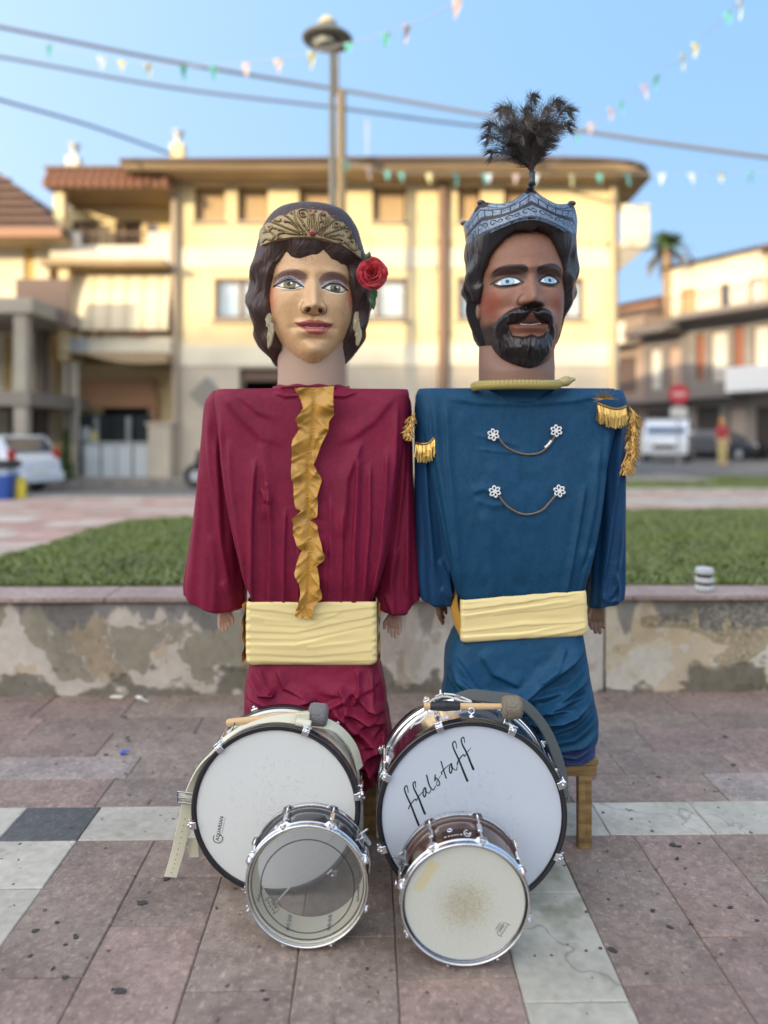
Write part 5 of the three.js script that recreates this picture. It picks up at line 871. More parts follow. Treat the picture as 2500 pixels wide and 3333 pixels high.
// signed-distance bones meshed on a grid
function bones(list, k, c, half, res) {
  const mc = new MarchingCubes(res, new THREE.MeshBasicMaterial(), false, false, 60000), F = mc.field, h = res / 2;
  for (let z = 0; z < res; z++) for (let y = 0; y < res; y++) for (let x = 0; x < res; x++) {
    const p = [c[0] + (x - h) / h * half, c[1] + (y - h) / h * half, c[2] + (z - h) / h * half]; let d = 1e3;
    for (const [a, b, r1, r2] of list) {
      const v = [b[0] - a[0], b[1] - a[1], b[2] - a[2]], w = [p[0] - a[0], p[1] - a[1], p[2] - a[2]], L = v[0] * v[0] + v[1] * v[1] + v[2] * v[2], t = L ? clamp((w[0] * v[0] + w[1] * v[1] + w[2] * v[2]) / L, 0, 1) : 0;
      const e = Math.hypot(w[0] - t * v[0], w[1] - t * v[1], w[2] - t * v[2]) - lerp(r1, r2, t), q = clamp(0.5 + 0.5 * (d - e) / k, 0, 1); d = lerp(d, e, q) - k * q * (1 - q);
    }
    F[x + y * res + z * res * res] = -d;
  }
  mc.isolation = 0; mc.update();
  const n = mc.count, pos = mc.positionArray.slice(0, n * 3), nor = mc.normalArray.slice(0, n * 3), g = new THREE.BufferGeometry();
  for (let i = 0; i < n * 3; i++) pos[i] = pos[i] * half + c[i % 3];
  g.setAttribute('position', new THREE.BufferAttribute(pos, 3)); g.setAttribute('normal', new THREE.BufferAttribute(nor, 3)); g.setAttribute('uv', new THREE.BufferAttribute(new Float32Array(n * 2), 2));
  return g;
}
// hanging wooden-looking hand, palm turned to the thigh: origin at the wrist, fingers down
function handGeo(s) {
  const b = [[[0, 0.03, 0], [0, -0.01, 0], 0.020, 0.020], [[-0.012, -0.02, 0], [-0.016, -0.055, 0.002], 0.014, 0.012], [[0.012, -0.02, 0], [0.016, -0.055, 0.002], 0.014, 0.012], [[0, -0.02, 0], [0, -0.055, 0.002], 0.014, 0.012]];
  const f = [[-0.0215, -0.056, 0.030, 0.0066], [-0.0075, -0.060, 0.041, 0.0072], [0.0075, -0.060, 0.038, 0.0072], [0.0215, -0.056, 0.028, 0.0064]];
  for (const [x, y, L, r] of f) { const m = [x * 1.05, y - L * 0.5, 0.006], e = [x * 1.02, y - L, 0.016]; b.push([[x, y + 0.012, 0.001], m, r * 1.08, r], [m, e, r, r * 0.82]); }
  b.push([[0.020, -0.020, 0.006], [0.036, -0.046, 0.016], 0.010, 0.0085], [[0.036, -0.046, 0.016], [0.038, -0.066, 0.020], 0.0085, 0.0068]);
  return bones(b, 0.0055, [0.004, -0.035, 0.006], 0.078, 60).scale(s, s, s);
}
const HAND = handGeo(1);

// ---------------------------------------------------------------- heads
const gauss = (x, y, cx, cy, sx, sy) => Math.exp(-(((x - cx) / sx) ** 2 + ((y - cy) / sy) ** 2));
function headGeo(o) {                                // o: {cx, d, prof: [[py, w, f, b]...], relief(px, py), tex: [x0, y0, w, h]}
  const R = 230, C = 280, rows = [], t = o.prof, y0 = t[0][0], y1 = t[t.length - 1][0];
  for (let j = 0; j <= R; j++) {
    const py = lerp(y0, y1, 0.5 - 0.5 * Math.cos(Math.PI * (j / R))) , [w, f, b] = spline(t, py), y = Y(py, o.d), row = [];
    for (let i = 0; i < C; i++) {
      const a0 = i / C * 2 * Math.PI - Math.PI, a = a0 - 0.30 * Math.sin(a0) , s = Math.sin(a), c = Math.cos(a), x = w * s; let z = c > 0 ? f * Math.pow(c, o.flat ?? 0.82) : b * c;
      if (c > 0) { const px = o.cx + x * FPX / o.d; z += o.relief(px, py) * smoothstep(c, 0.02, 0.45) * smoothstep(w, 0.0, 0.05); }
      row.push([x, y, z]);
    }
    rows.push(row);
  }
  const [tx, ty, tw, th] = o.tex;
  return loft(rows, true, (p) => [clamp((o.cx + p[0] * FPX / o.d - tx) / tw, 0.004, 0.996), clamp(1 - ((HOR - (p[1] - EYE) * FPX / o.d) - ty) / th, 0.004, 0.996)]);
}
function hairGeo(o) {                                // shell of hair with an opening for the face
  const R = 240, C = 420, rows = [], t = o.prof, y0 = t[0][0], y1 = t[t.length - 1][0];
  for (let j = 0; j <= R; j++) {
    const py = lerp(y0, y1, j < R * 0.15 ? 0.15 * Math.pow(j / (R * 0.15), 1.6) : j / R), [wp, f, b, zo] = spline(t, py), w = wp * o.D / FPX, y = Y(py, o.D), row = [];
    for (let i = 0; i < C; i++) {
      const a = i / C * 2 * Math.PI - Math.PI, s = Math.sin(a), c = Math.cos(a);
      let k = 1 + o.wave(a, py) ; let x = w * s * k, z = zo + (c > 0 ? f * Math.pow(c, 0.8) : b * c) * k, yy = y;
      if (c > -0.05) {
        const dd = o.D - z * 0.97, px = o.cx + x * FPX / dd, pv = HOR - (y - EYE) * FPX / dd, sd = sdPoly(o.open, px, pv), q = lerp(0.70, 0.885, smoothstep(sd, -5, 4)) + 0.115 * Math.pow(smoothstep(sd, 0, o.round ?? 30), 0.7);
        x *= lerp(1, q, 0.75); z = z * q - (1 - q) * 0.02;
      }
      row.push([x, yy, z]);
    }
    rows.push(row);
  }
  return loft(rows, true);
}

// =============================================================== giant in the red robe
{
  const ZC = 2.77, dF = 2.65;
  const g = thing('carnival_giant', 'female carnival giant in a crimson velvet robe with a golden tiara and red rose', 'giant puppet', [0, 0, 0]);
  // robe
  const neckTop = [[0.10, 0.002], [0.30, 0.003], [0.55, 0.004], [0.80, 0.006], [1, 0.016]];
  const torso = [[1264, 692, 1330, ZC, 0.095, 0.05], [1285, 686, 1334, ZC, 0.115, 0.06], [1340, 690, 1330, ZC, 0.125, 0.06], [1450, 706, 1318, ZC, 0.135, 0.06], [1557, 722, 1296, ZC - 0.005, 0.145, 0.06], [1700, 748, 1276, ZC - 0.01, 0.15, 0.06], [1800, 770, 1262, ZC - 0.01, 0.15, 0.06], [1880, 790, 1240, ZC - 0.01, 0.145, 0.055], [1945, 812, 1218, ZC - 0.01, 0.132, 0.05], [1990, 824, 1208, ZC - 0.01, 0.122, 0.045]];
  const folds = [
    { p: [[712, 1300], [718, 1500], [742, 1680], [782, 1850], [806, 1965]], a: 0.014, w: 11 }, { p: [[742, 1420], [752, 1560], [780, 1750], [812, 1970]], a: 0.009, w: 9 },
    { p: [[836, 1480], [828, 1650], [826, 1800], [820, 1990]], a: 0.015, w: 10, s: -1 }, { p: [[880, 1580], [884, 1760], [880, 1990]], a: 0.010, w: 9 }, { p: [[936, 1640], [930, 1800], [926, 1990]], a: 0.007, w: 8, s: -1 }, { p: [[975, 1760], [972, 1990]], a: 0.006, w: 7 },
    { p: [[1075, 1600], [1078, 1800], [1070, 1990]], a: 0.007, w: 9 }, { p: [[1168, 1440], [1160, 1640], [1152, 1800], [1146, 1990]], a: 0.017, w: 10 }, { p: [[1120, 1640], [1116, 1820], [1112, 1990]], a: 0.008, w: 8, s: -1 }, { p: [[1206, 1500], [1206, 1700], [1182, 1990]], a: 0.012, w: 9, s: -1 },
    { p: [[1258, 1440], [1254, 1620], [1232, 1830], [1204, 1990]], a: 0.013, w: 10 }, { p: [[1296, 1290], [1290, 1500], [1274, 1680], [1238, 1860], [1210, 1960]], a: 0.014, w: 11, s: -1 },
    { p: [[722, 1276], [790, 1360], [856, 1424], [950, 1452]], a: 0.008, w: 24, out: 0.4 }, { p: [[1292, 1276], [1216, 1370], [1150, 1420], [1070, 1446]], a: 0.0075, w: 24, s: -1, out: 0.4 }, { p: [[770, 1280], [840, 1340], [920, 1372]], a: 0.006, w: 16, out: 0.5 },
    { p: [[850, 1420], [872, 1560], [860, 1700]], a: 0.008, w: 20 }, { p: [[1180, 1430], [1130, 1560], [1120, 1760]], a: 0.010, w: 18, s: -1 }, { p: [[868, 1570], [876, 1600], [880, 1640]], a: 0.008, w: 8 }, { p: [[850, 1588], [864, 1610], [868, 1634]], a: 0.006, w: 6 },
    { p: [[880, 1270], [930, 1290], [1020, 1284], [1120, 1290], [1180, 1268]], a: 0.008, w: 9 },
  ];
  const deep = folds.forEach((f) => { f.a *= 1.25; });
  const nz = (px, py) => 0.010 * (fbm(px * 0.010, py * 0.003, 2, 8) - 0.5) + 0.0022 * smoothstep(py, 1650, 1960) * Math.sin(px * 0.19 + 3 * vn(px * 0.01, py * 0.003, 2)) + 0.0015 * (vn(px * 0.04, py * 0.02, 12) - 0.5);
  const cxN = X(1014, ZC), yS = Y(1264, dF);
  const tops = [0.10, 0.35, 0.62, 0.85, 1].map((k) => toward(cxN, -ZC + 0.005, 0.138, 0.128, yS + 0.004, k));
  tops.push((row) => toward(cxN, -ZC + 0.005, 0.138, 0.128, yS + 0.004, 1)(row).map((p) => { const a = Math.atan2(p[2] + ZC, p[0] - cxN); return [cxN + (p[0] - cxN) * 1.0, p[1] + 0.009 + 0.0025 * Math.sin(a * 11), -ZC + (p[2] + ZC) * 1.0]; }));
  tops.push((row) => toward(cxN, -ZC + 0.005, 0.132, 0.122, yS + 0.010, 1)(row));
  tops.push((row) => toward(cxN, -ZC + 0.005, 0.130, 0.120, yS - 0.05, 1)(row));
  part(g, 'robe', clothBody(torso, dF, { folds, noise: nz, topRows: tops }), redVelvet);
  // sleeves
  const sl = part(g, 'sleeve', sleeve([[1274, 694, 770, 0.060], [1310, 672, 770, 0.085], [1420, 660, 778, 0.095], [1557, 647, 788, 0.098], [1700, 632, 796, 0.10], [1830, 614, 800, 0.10], [1900, 605, 800, 0.098], [1935, 606, 799, 0.092]], ZC + 0.02, { seed: 3, wrist: [725, 1975], hem: (px) => px < 660 ? lerp(1928, 1962, (px - 604) / 56) : px < 720 ? lerp(1962, 1974, (px - 660) / 60) : 1974 - (px - 720) * 0.06, folds: [{ p: [[690, 1330], [700, 1500], [730, 1700], [760, 1850]], a: 0.012, w: 12 }, { p: [[720, 1400], [735, 1600], [742, 1760], [770, 1900]], a: 0.014, w: 10, s: -1 }, { p: [[735, 1850], [765, 1905], [790, 1930]], a: 0.010, w: 9 }, { p: [[665, 1500], [655, 1700], [640, 1900]], a: 0.008, w: 14 }, { p: [[700, 1720], [720, 1830], [712, 1950]], a: 0.007, w: 10 }] }), redVelvet);
  part(g, 'sleeve', sleeve([[1274, 1322, 1250, 0.060], [1310, 1337, 1250, 0.085], [1420, 1342, 1244, 0.095], [1557, 1346, 1236, 0.098], [1700, 1353, 1222, 0.10], [1830, 1362, 1214, 0.10], [1900, 1369, 1212, 0.098], [1935, 1370, 1212, 0.092]], ZC + 0.02, { seed: 11, side: 1, wrist: [1287, 1978], hem: (px) => px > 1325 ? lerp(1974, 1932, (px - 1325) / 46) : px > 1290 ? 1980 : lerp(1962, 1982, (px - 1212) / 78), folds: [{ p: [[1320, 1330], [1312, 1550], [1290, 1750], [1262, 1900]], a: 0.014, w: 11, s: -1 }, { p: [[1330, 1500], [1326, 1720], [1318, 1900]], a: 0.010, w: 11 }, { p: [[1300, 1760], [1278, 1860], [1282, 1960]], a: 0.011, w: 9, s: -1 }, { p: [[1250, 1880], [1270, 1925], [1280, 1960]], a: 0.010, w: 8 }] }), redVelvet);
  // hands
  const skinHand = mat([0.52, 0.34, 0.27], { roughness: 0.55 });
  for (const [px, py, s, ry] of [[728, 1998, 0.78, 0.35], [1286, 2008, 0.90, -0.3]]) { const h = part(g, 'hand', HAND, skinHand); const dd = ZC + 0.01; h.scale.set(px < 1000 ? s : -s, s, s); h.position.set(X(px, dd), Y(py - 8, dd) + 0.012, -dd); h.rotation.set(0.1, ry, 0); }
  // sash round the waist
  const sashFolds = [{ p: [[800, 1972], [1000, 1994], [1230, 1968]], a: 0.007, w: 7 }, { p: [[800, 1998], [900, 2012], [1010, 2014]], a: 0.005, w: 7, s: -1, o2: 0.5 }, { p: [[800, 2046], [960, 2052], [1100, 2020], [1230, 1996]], a: 0.008, w: 8 }, { p: [[800, 2092], [960, 2094], [1110, 2060], [1230, 2034]], a: 0.008, w: 8, s: -1 }, { p: [[800, 2070], [980, 2074], [1230, 2020]], a: 0.005, w: 7 }, { p: [[800, 2118], [1000, 2128], [1230, 2108]], a: 0.008, w: 9 }, { p: [[860, 2026], [1000, 2032], [1120, 1984]], a: 0.004, w: 6 }, { p: [[1000, 2100], [1120, 2088], [1230, 2070]], a: 0.006, w: 7, s: -1 }, { p: [[800, 2144], [1000, 2148], [1230, 2140]], a: 0.006, w: 7 }].map((f) => ({ ...f, a: f.a * 0.30, w: f.w * 1.1, in: 0.02, out: f.s ? 0.6 : 0.05 }));
  const crimp = (x, y, z) => 0.0022 * Math.sin(y * 0.24 + 2.5 * vn(y * 0.03, 1, 4));
  part(g, 'sash', clothBody([[1955, 806, 1224, ZC - 0.01, 0.134, 0.018], [1962, 804, 1226, ZC - 0.01, 0.140, 0.018], [2050, 802, 1228, ZC - 0.01, 0.142, 0.018], [2130, 803, 1228, ZC - 0.01, 0.142, 0.018], [2152, 806, 1226, ZC - 0.01, 0.140, 0.02], [2160, 812, 1220, ZC - 0.01, 0.132, 0.02]], 2.645, { folds: sashFolds, rowsN: 120, wob: (px, py) => 5 * (vn(px * 0.008, py * 0.004, 41) - 0.5) + 2 * (vn(px * 0.03, py * 0.02, 43) - 0.5), noise: (px, py) => 0.0012 * (vn(px * 0.01, py * 0.08, 6) - 0.5) + crimp(px, py) * (smoothstep(px, 1206, 1226) + 1 - smoothstep(px, 804, 826)), sideNoise: crimp }), paleSatin);
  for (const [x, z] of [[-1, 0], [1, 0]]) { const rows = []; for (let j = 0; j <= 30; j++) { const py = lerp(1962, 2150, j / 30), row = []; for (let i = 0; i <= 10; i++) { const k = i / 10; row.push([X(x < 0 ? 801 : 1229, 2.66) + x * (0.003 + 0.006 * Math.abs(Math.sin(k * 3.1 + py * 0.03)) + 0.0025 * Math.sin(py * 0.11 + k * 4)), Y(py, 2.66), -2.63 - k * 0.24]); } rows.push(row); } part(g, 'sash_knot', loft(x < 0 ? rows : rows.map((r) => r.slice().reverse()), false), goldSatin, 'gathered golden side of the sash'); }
  // skirt bunched up over the stool
  const sk = [{ p: [[795, 2190], [850, 2245], [905, 2252]], a: 0.022, w: 12 }, { p: [[790, 2246], [900, 2292], [1040, 2262]], a: 0.026, w: 15 }, { p: [[790, 2280], [920, 2316], [1070, 2290], [1150, 2250]], a: 0.022, w: 13, s: -1 }, { p: [[840, 2170], [866, 2225], [890, 2244]], a: 0.014, w: 8 }, { p: [[900, 2165], [930, 2230], [1010, 2260]], a: 0.012, w: 12 },
    { p: [[1150, 2236], [1200, 2296], [1262, 2310]], a: 0.024, w: 13 }, { p: [[1080, 2290], [1160, 2352], [1258, 2420]], a: 0.028, w: 15, s: -1 }, { p: [[1050, 2330], [1140, 2420], [1236, 2500]], a: 0.028, w: 15 }, { p: [[1100, 2290], [1200, 2334], [1270, 2344]], a: 0.020, w: 11 }, { p: [[1140, 2390], [1200, 2460], [1218, 2550]], a: 0.024, w: 13, s: -1 }, { p: [[1162, 2170], [1166, 2230], [1150, 2290]], a: 0.014, w: 9 }, { p: [[1212, 2165], [1216, 2280], [1240, 2330]], a: 0.014, w: 9, s: -1 }, { p: [[1100, 2220], [1130, 2280], [1120, 2330]], a: 0.016, w: 11 }, { p: [[1040, 2380], [1110, 2460], [1170, 2560]], a: 0.022, w: 13 }, { p: [[1250, 2330], [1255, 2430], [1232, 2530]], a: 0.018, w: 11 }];
  part(g, 'skirt', clothBody([[2140, 822, 1208, ZC - 0.01, 0.118, 0.05], [2170, 806, 1228, ZC - 0.01, 0.126, 0.06], [2250, 792, 1250, ZC - 0.015, 0.138, 0.07], [2330, 788, 1258, ZC - 0.02, 0.15, 0.08], [2400, 790, 1270, ZC - 0.02, 0.16, 0.08], [2470, 796, 1276, ZC - 0.02, 0.162, 0.08], [2520, 805, 1268, ZC - 0.02, 0.16, 0.08], [2560, 830, 1215, ZC - 0.02, 0.15, 0.07], [2582, 860, 1190, ZC - 0.02, 0.14, 0.06]], 2.645, { folds: [...sk.map((f) => ({ ...f, a: f.a * 1.25 })), ...swags(4, 12, 795, 1265, 2180, 2480, 0.018)], rowsN: 190, noise: (px, py) => 0.016 * (fbm(px * 0.010 + py * 0.009, py * 0.014 - px * 0.004, 2, 18) - 0.5), sideNoise: (px, py, z) => 0.012 * (vn(py * 0.02, z * 12, 5) - 0.5) }), redVelvet);
  // ruffle down the front
  {
    const L = [[1262, 962], [1278, 966], [1331, 990], [1360, 966], [1403, 975], [1432, 956], [1480, 953], [1529, 951], [1580, 957], [1630, 961], [1649, 966], [1656, 984], [1681, 954], [1707, 958], [1741, 956], [1789, 983], [1857, 961], [1895, 975], [1934, 980], [1965, 972], [1998, 962]], Rr = [[1262, 1088], [1280, 1088], [1355, 1089], [1372, 1072], [1403, 1072], [1451, 1048], [1505, 1024], [1535, 1034], [1567, 1049], [1606, 1036], [1673, 1036], [1688, 1010], [1707, 1036], [1746, 1038], [1803, 1062], [1828, 1055], [1842, 1033], [1885, 1043], [1948, 1050], [1972, 1022], [2010, 1018]];
    const rows = [], n = 44, N = 260, d = 2.617, mid = [[1262, 1026], [1400, 1020], [1450, 1014], [1505, 1005], [1600, 1004], [1690, 1004], [1760, 1012], [1860, 1005], [1920, 1003], [2006, 988]];
    for (let j = 0; j <= N; j++) {
      const py = lerp(1262, 2008, j / N), l = table(L, py)[0], r = table(Rr, py)[0], m = table(mid, py)[0], row = [];
      for (let i = 0; i <= n; i++) {
        const u = i / n * 2 - 1, au = Math.abs(u), px = u < 0 ? lerp(m, l, au) : lerp(m, r, au), bulge = u < 0 ? (m - l) / 50 : (r - m) / 50;
        const ph = py * 0.062 + u * 1.9 + 2.6 * vn(py * 0.012, u * 1.2 + 4, 9), gather = Math.exp(-au * au * 40);
        const cr = Math.abs(fbm(px * 0.016 + py * 0.013 + 7, py * 0.019 - px * 0.010, 2, 27) - 0.5) * 2;
        let z = 0.010 + 0.024 * Math.pow(au, 0.8) * bulge * (0.5 + 0.5 * Math.sin(ph)) + 0.034 * (0.25 - cr) * au + gather * 0.0022 * Math.sin(py * 0.62 + 7 * vn(py * 0.03, 2, 3) + u * 9) * vn(py * 0.04, 5, 8) - 0.004 * gather;
        z += 0.010 * Math.max(0, 1 - Math.abs(((py * 0.018 + u * (u < 0 ? 0.55 : -0.6)) % 1 + 1) % 1 - 0.5) * 5) * au;
        row.push([X(px, d), Y(py + 5 * Math.sin(ph) * au, d), -d + 0.006 + Math.max(0.002, z)]);
      }
      rows.push(row);
    }
    part(g, 'ruffle', loft(rows, false), goldSatin, 'gathered gold satin ruffle down the chest');
  }
  // neck
  { const rows = []; for (let j = 0; j <= 40; j++) { const t = j / 40, y = lerp(1.775, 1.50, t), k = 1 - 0.05 * Math.sin(t * 3.1), row = []; for (let i = 0; i < 90; i++) { const a = -i / 90 * 6.2832; row.push([X(1014, ZC) + Math.cos(a) * 0.127 * k + 0.001 * (vn(a * 3, t * 6, 4) - 0.5), y, -ZC + 0.0 + Math.sin(a) * 0.118 * k]); } rows.push(row); } part(g, 'neck', loft(rows, true), mat([0.44, 0.295, 0.215], { roughness: 0.55, bumpMap: weave, bumpScale: 0.0005 })); }
  // head
  const cxF = 1025, dH = 2.612, c6 = (x, y) => [860 + x * 0.19289, 820 + y * 0.19289], c1 = (x, y) => [750 + x * 0.3617, 630 + y * 0.3617];
  const relief = (px, py) => {
    const [x, y] = [(px - 750) / 0.3617, (py - 630) / 0.3617];          // coordinates of the close-up
    let z = 0;
    const up = smoothstep(y, 690, 1000), wN = lerp(40, 60, up), hN = lerp(0.006, 0.041, Math.pow(up, 1.2));
    z += hN * Math.exp(-Math.pow(Math.abs(x - 763) / wN, 2.2)) * (1 - smoothstep(y, 1030, 1092)) * smoothstep(y, 640, 740);
    z += 0.012 * gauss(x, y, 763, 1015, 48, 42);
    for (const s of [-1, 1]) {
      z += 0.020 * gauss(x, y, 763 + s * 84, 1030, 34, 42); z -= 0.010 * gauss(x, y, 763 + s * 54, 1052, 24, 17);
      z -= 0.016 * gauss(x, y, 763 + s * 205, 790, 130, 62); z += 0.015 * gauss(x, y, 760 + s * 206, 820, 92, 46); z += 0.006 * gauss(x, y, 763 + s * 200, 690, 150, 34);
      z -= 0.004 * gauss(x, y, 760 + s * 206, 775, 100, 9); z -= 0.004 * gauss(x, y, 760 + s * 206, 872, 90, 10);
      z += 0.012 * gauss(x, y, 763 + s * 270, 960, 120, 120); z -= 0.008 * gauss(x, y, 763 + s * 190, 1190, 40, 60);
    }
    const lipW = 165 - Math.abs(x - 765) * 0.1;
    z += 0.013 * gauss(x, y, 765, 1160, lipW, 26); z += 0.017 * gauss(x, y, 765, 1240, lipW * 0.72, 32); z -= 0.013 * gauss(x, y, 765, 1200, lipW * 0.9, 11);
    z -= 0.006 * gauss(x, y, 765, 1110, 18, 32); z -= 0.007 * gauss(x, y, 765, 1305, 110, 26); z += 0.014 * gauss(x, y, 765, 1410, 110, 60);
    return z;
  };
  const prof = [[690, 0.0, 0.0, 0.0], [693, 0.03, 0.03, 0.03], [705, 0.075, 0.085, 0.08], [740, 0.118, 0.132, 0.13], [800, 0.148, 0.160, 0.15], [883, 0.157, 0.167, 0.155], [955, 0.158, 0.168, 0.155], [1028, 0.1495, 0.169, 0.14], [1064, 0.137, 0.169, 0.13], [1100, 0.117, 0.165, 0.115], [1142, 0.087, 0.153, 0.09], [1174, 0.054, 0.130, 0.06], [1190, 0.031, 0.090, 0.04], [1198, 0.012, 0.04, 0.02], [1199, 0.0, 0.0, 0.0]];
  const paint = canvasTex(1440, 1680, (c) => {
    c.fillStyle = '#d2a87b'; c.fillRect(0, 0, 1440, 1680); c.setTransform(4, 0, 0, 4, -845 * 4, -780 * 4);
    const P = (pts, f = c6) => { c.beginPath(); pts.forEach((p, i) => { const q = f(...p); i ? c.lineTo(...q) : c.moveTo(...q); }); };
    const S = (pts, f = c6) => { const cv = new THREE.CatmullRomCurve3(pts.map((p) => new THREE.Vector3(...f(...p), 0)), false, 'centripetal'), L = cv.getPoints(50); c.beginPath(); L.forEach((p, i) => i ? c.lineTo(p.x, p.y) : c.moveTo(p.x, p.y)); };
    const r = rng(31); for (let i = 0; i < 2600; i++) { c.fillStyle = r() < 0.5 ? 'rgba(255,225,180,0.035)' : 'rgba(120,70,40,0.02)'; const q = [845 + r() * 360, 780 + r() * 420]; c.beginPath(); c.ellipse(q[0], q[1], 2 + r() * 9, 1 + r() * 4, r() * 3, 0, 7); c.fill(); }
    // rouge brushed on the cheekbones
    c.filter = 'blur(44px)'; c.fillStyle = 'rgba(205,90,70,0.5)'; for (const e of [[130, 740, 90, 220], [1520, 720, 80, 160]]) { const q = c6(e[0], e[1]); c.beginPath(); c.ellipse(q[0], q[1], e[2] * 0.193, e[3] * 0.193, 0, 0, 7); c.fill(); }
    // eye paint
    c.filter = 'blur(15px)'; c.fillStyle = 'rgba(104,76,74,0.78)';
    S([[200, 500], [215, 400], [330, 320], [500, 296], [640, 330], [745, 390], [740, 470], [690, 540], [600, 460], [480, 400], [330, 420], [210, 520]]); c.fill(); S([[985, 570], [950, 480], [1010, 390], [1130, 330], [1250, 322], [1380, 350], [1470, 420], [1470, 520], [1400, 470], [1280, 436], [1150, 460], [1010, 560]]); c.fill();
    c.filter = 'blur(7px)'; c.strokeStyle = 'rgba(82,58,54,0.8)'; c.lineWidth = 2.4; S([[205, 420], [330, 322], [500, 294], [640, 332], [742, 400]]); c.stroke(); S([[955, 470], [1020, 380], [1130, 330], [1250, 322], [1390, 352], [1475, 430]]); c.stroke();
    c.filter = 'none';
    for (const [lid, white, liner, under, iris, pup, hl, ticks] of [
      [[[205, 520], [300, 430], [450, 392], [570, 440], [700, 560], [690, 590], [560, 500], [450, 455], [330, 470], [215, 545]], [[290, 548], [350, 500], [450, 470], [560, 510], [640, 585], [560, 615], [440, 612], [340, 580]], [[200, 540], [330, 478], [450, 456], [560, 500], [685, 600]], [[240, 560], [340, 600], [440, 628], [540, 632], [620, 600], [680, 604]], [458, 548, 100, 72], [450, 538, 36, 40], [488, 520, 18], [[285, 450, 300, 470], [330, 425, 340, 450], [380, 405, 385, 435], [440, 398, 440, 430], [490, 405, 485, 440], [540, 430, 530, 462], [590, 465, 580, 490]]],
      [[[995, 580], [1060, 510], [1180, 450], [1300, 440], [1400, 500], [1430, 560], [1400, 545], [1290, 495], [1180, 505], [1060, 570], [1010, 605]], [[1060, 610], [1120, 560], [1220, 520], [1320, 545], [1390, 600], [1330, 640], [1220, 650], [1120, 635]], [[1010, 602], [1090, 545], [1200, 500], [1320, 508], [1400, 545], [1455, 585]], [[1020, 620], [1110, 645], [1200, 668], [1300, 670], [1390, 640], [1440, 605]], [1232, 585, 88, 66], [1236, 584, 33, 38], [1270, 566, 17], [[1110, 480, 1118, 505], [1160, 458, 1165, 490], [1210, 444, 1212, 480], [1260, 440, 1260, 475], [1310, 452, 1305, 485], [1360, 475, 1352, 505]]]]) {
      c.fillStyle = '#8a8b9c'; S([...lid, lid[0]]); c.fill(); c.strokeStyle = '#e9e7ec'; c.lineWidth = 1.0; S(lid.slice(0, 5)); c.stroke();
      c.strokeStyle = '#3a3c58'; c.lineWidth = 1.1; for (const t of ticks) { P([[t[0], t[1]], [t[2], t[3]]]); c.stroke(); }
      c.fillStyle = '#dcd9cb'; S([...white, white[0]]); c.fill(); c.save(); S([...white, white[0]]); c.clip();
      const q = c6(iris[0], iris[1]); c.fillStyle = '#6d6242'; c.beginPath(); c.ellipse(q[0], q[1], iris[2] * 0.193, iris[2] * 0.193, 0, 0, 7); c.fill(); c.strokeStyle = '#3d3824'; c.lineWidth = 1.2; c.stroke();
      for (let k = 0; k < 40; k++) { const a = k * 0.157 * 1, r0 = 7, r1 = iris[2] * 0.19; c.strokeStyle = k % 2 ? 'rgba(190,175,120,0.5)' : 'rgba(60,55,30,0.4)'; c.lineWidth = 0.7; c.beginPath(); c.moveTo(q[0] + Math.cos(a) * r0, q[1] + Math.sin(a) * r0); c.lineTo(q[0] + Math.cos(a) * r1, q[1] + Math.sin(a) * r1); c.stroke(); }
      const u = c6(pup[0], pup[1]); c.fillStyle = '#1f1d19'; c.beginPath(); c.ellipse(u[0], u[1], pup[2] * 0.193, pup[3] * 0.193, 0, 0, 7); c.fill(); c.restore();
      const h = c6(hl[0], hl[1]); c.fillStyle = '#f4f2ea'; c.beginPath(); c.arc(h[0], h[1], hl[2] * 0.193, 0, 7); c.fill();
      c.strokeStyle = '#121014'; c.lineWidth = 7.4; c.lineCap = 'round'; S(liner); c.stroke(); c.lineWidth = 3.6; S(under.map(([x, y]) => [x, y - 14])); c.stroke(); c.strokeStyle = '#eceae6'; c.lineWidth = 2.8; S(under); c.stroke();
    }
    // nose: painted wings and nostrils
    c.filter = 'blur(3px)'; c.strokeStyle = 'rgba(109,68,41,0.8)'; c.lineWidth = 2.4; S([[690, 840], [645, 920], [645, 990], [690, 1035], [740, 1040]]); c.stroke(); S([[1010, 830], [1060, 900], [1078, 960], [1060, 1030], [1000, 1055]]); c.stroke();
    c.filter = 'none'; c.fillStyle = '#2a1a14'; for (const [x, y, rx, ry, ro] of [[765, 988, 52, 44, -0.5], [966, 996, 52, 44, 0.5]]) { const q = c6(x, y); c.beginPath(); c.ellipse(q[0], q[1], rx * 0.155, ry * 0.15, ro, 0, 7); c.fill(); }
    c.filter = 'blur(9px)'; c.strokeStyle = 'rgba(110,66,40,0.75)'; c.lineWidth = 5; S([[700, 1000], [760, 1040], [860, 1070], [960, 1055], [1040, 1010]]); c.stroke(); c.filter = 'none';
    // mouth
    c.fillStyle = '#b9625a'; S([[530, 1190], [660, 1180], [800, 1148], [865, 1162], [930, 1150], [1060, 1180], [1190, 1200], [1120, 1300], [1040, 1370], [900, 1398], [780, 1380], [680, 1300], [600, 1240], [530, 1190]]); c.fill();
    c.fillStyle = '#a04e4a'; S([[540, 1192], [660, 1182], [800, 1150], [865, 1164], [930, 1152], [1060, 1182], [1185, 1204], [1040, 1250], [870, 1252], [720, 1240], [540, 1192]]); c.fill();
    c.filter = 'blur(8px)'; c.fillStyle = 'rgba(222,140,132,0.6)'; S([[740, 1300], [870, 1318], [1010, 1300], [960, 1336], [870, 1346], [780, 1332], [740, 1300]]); c.fill(); c.filter = 'none';
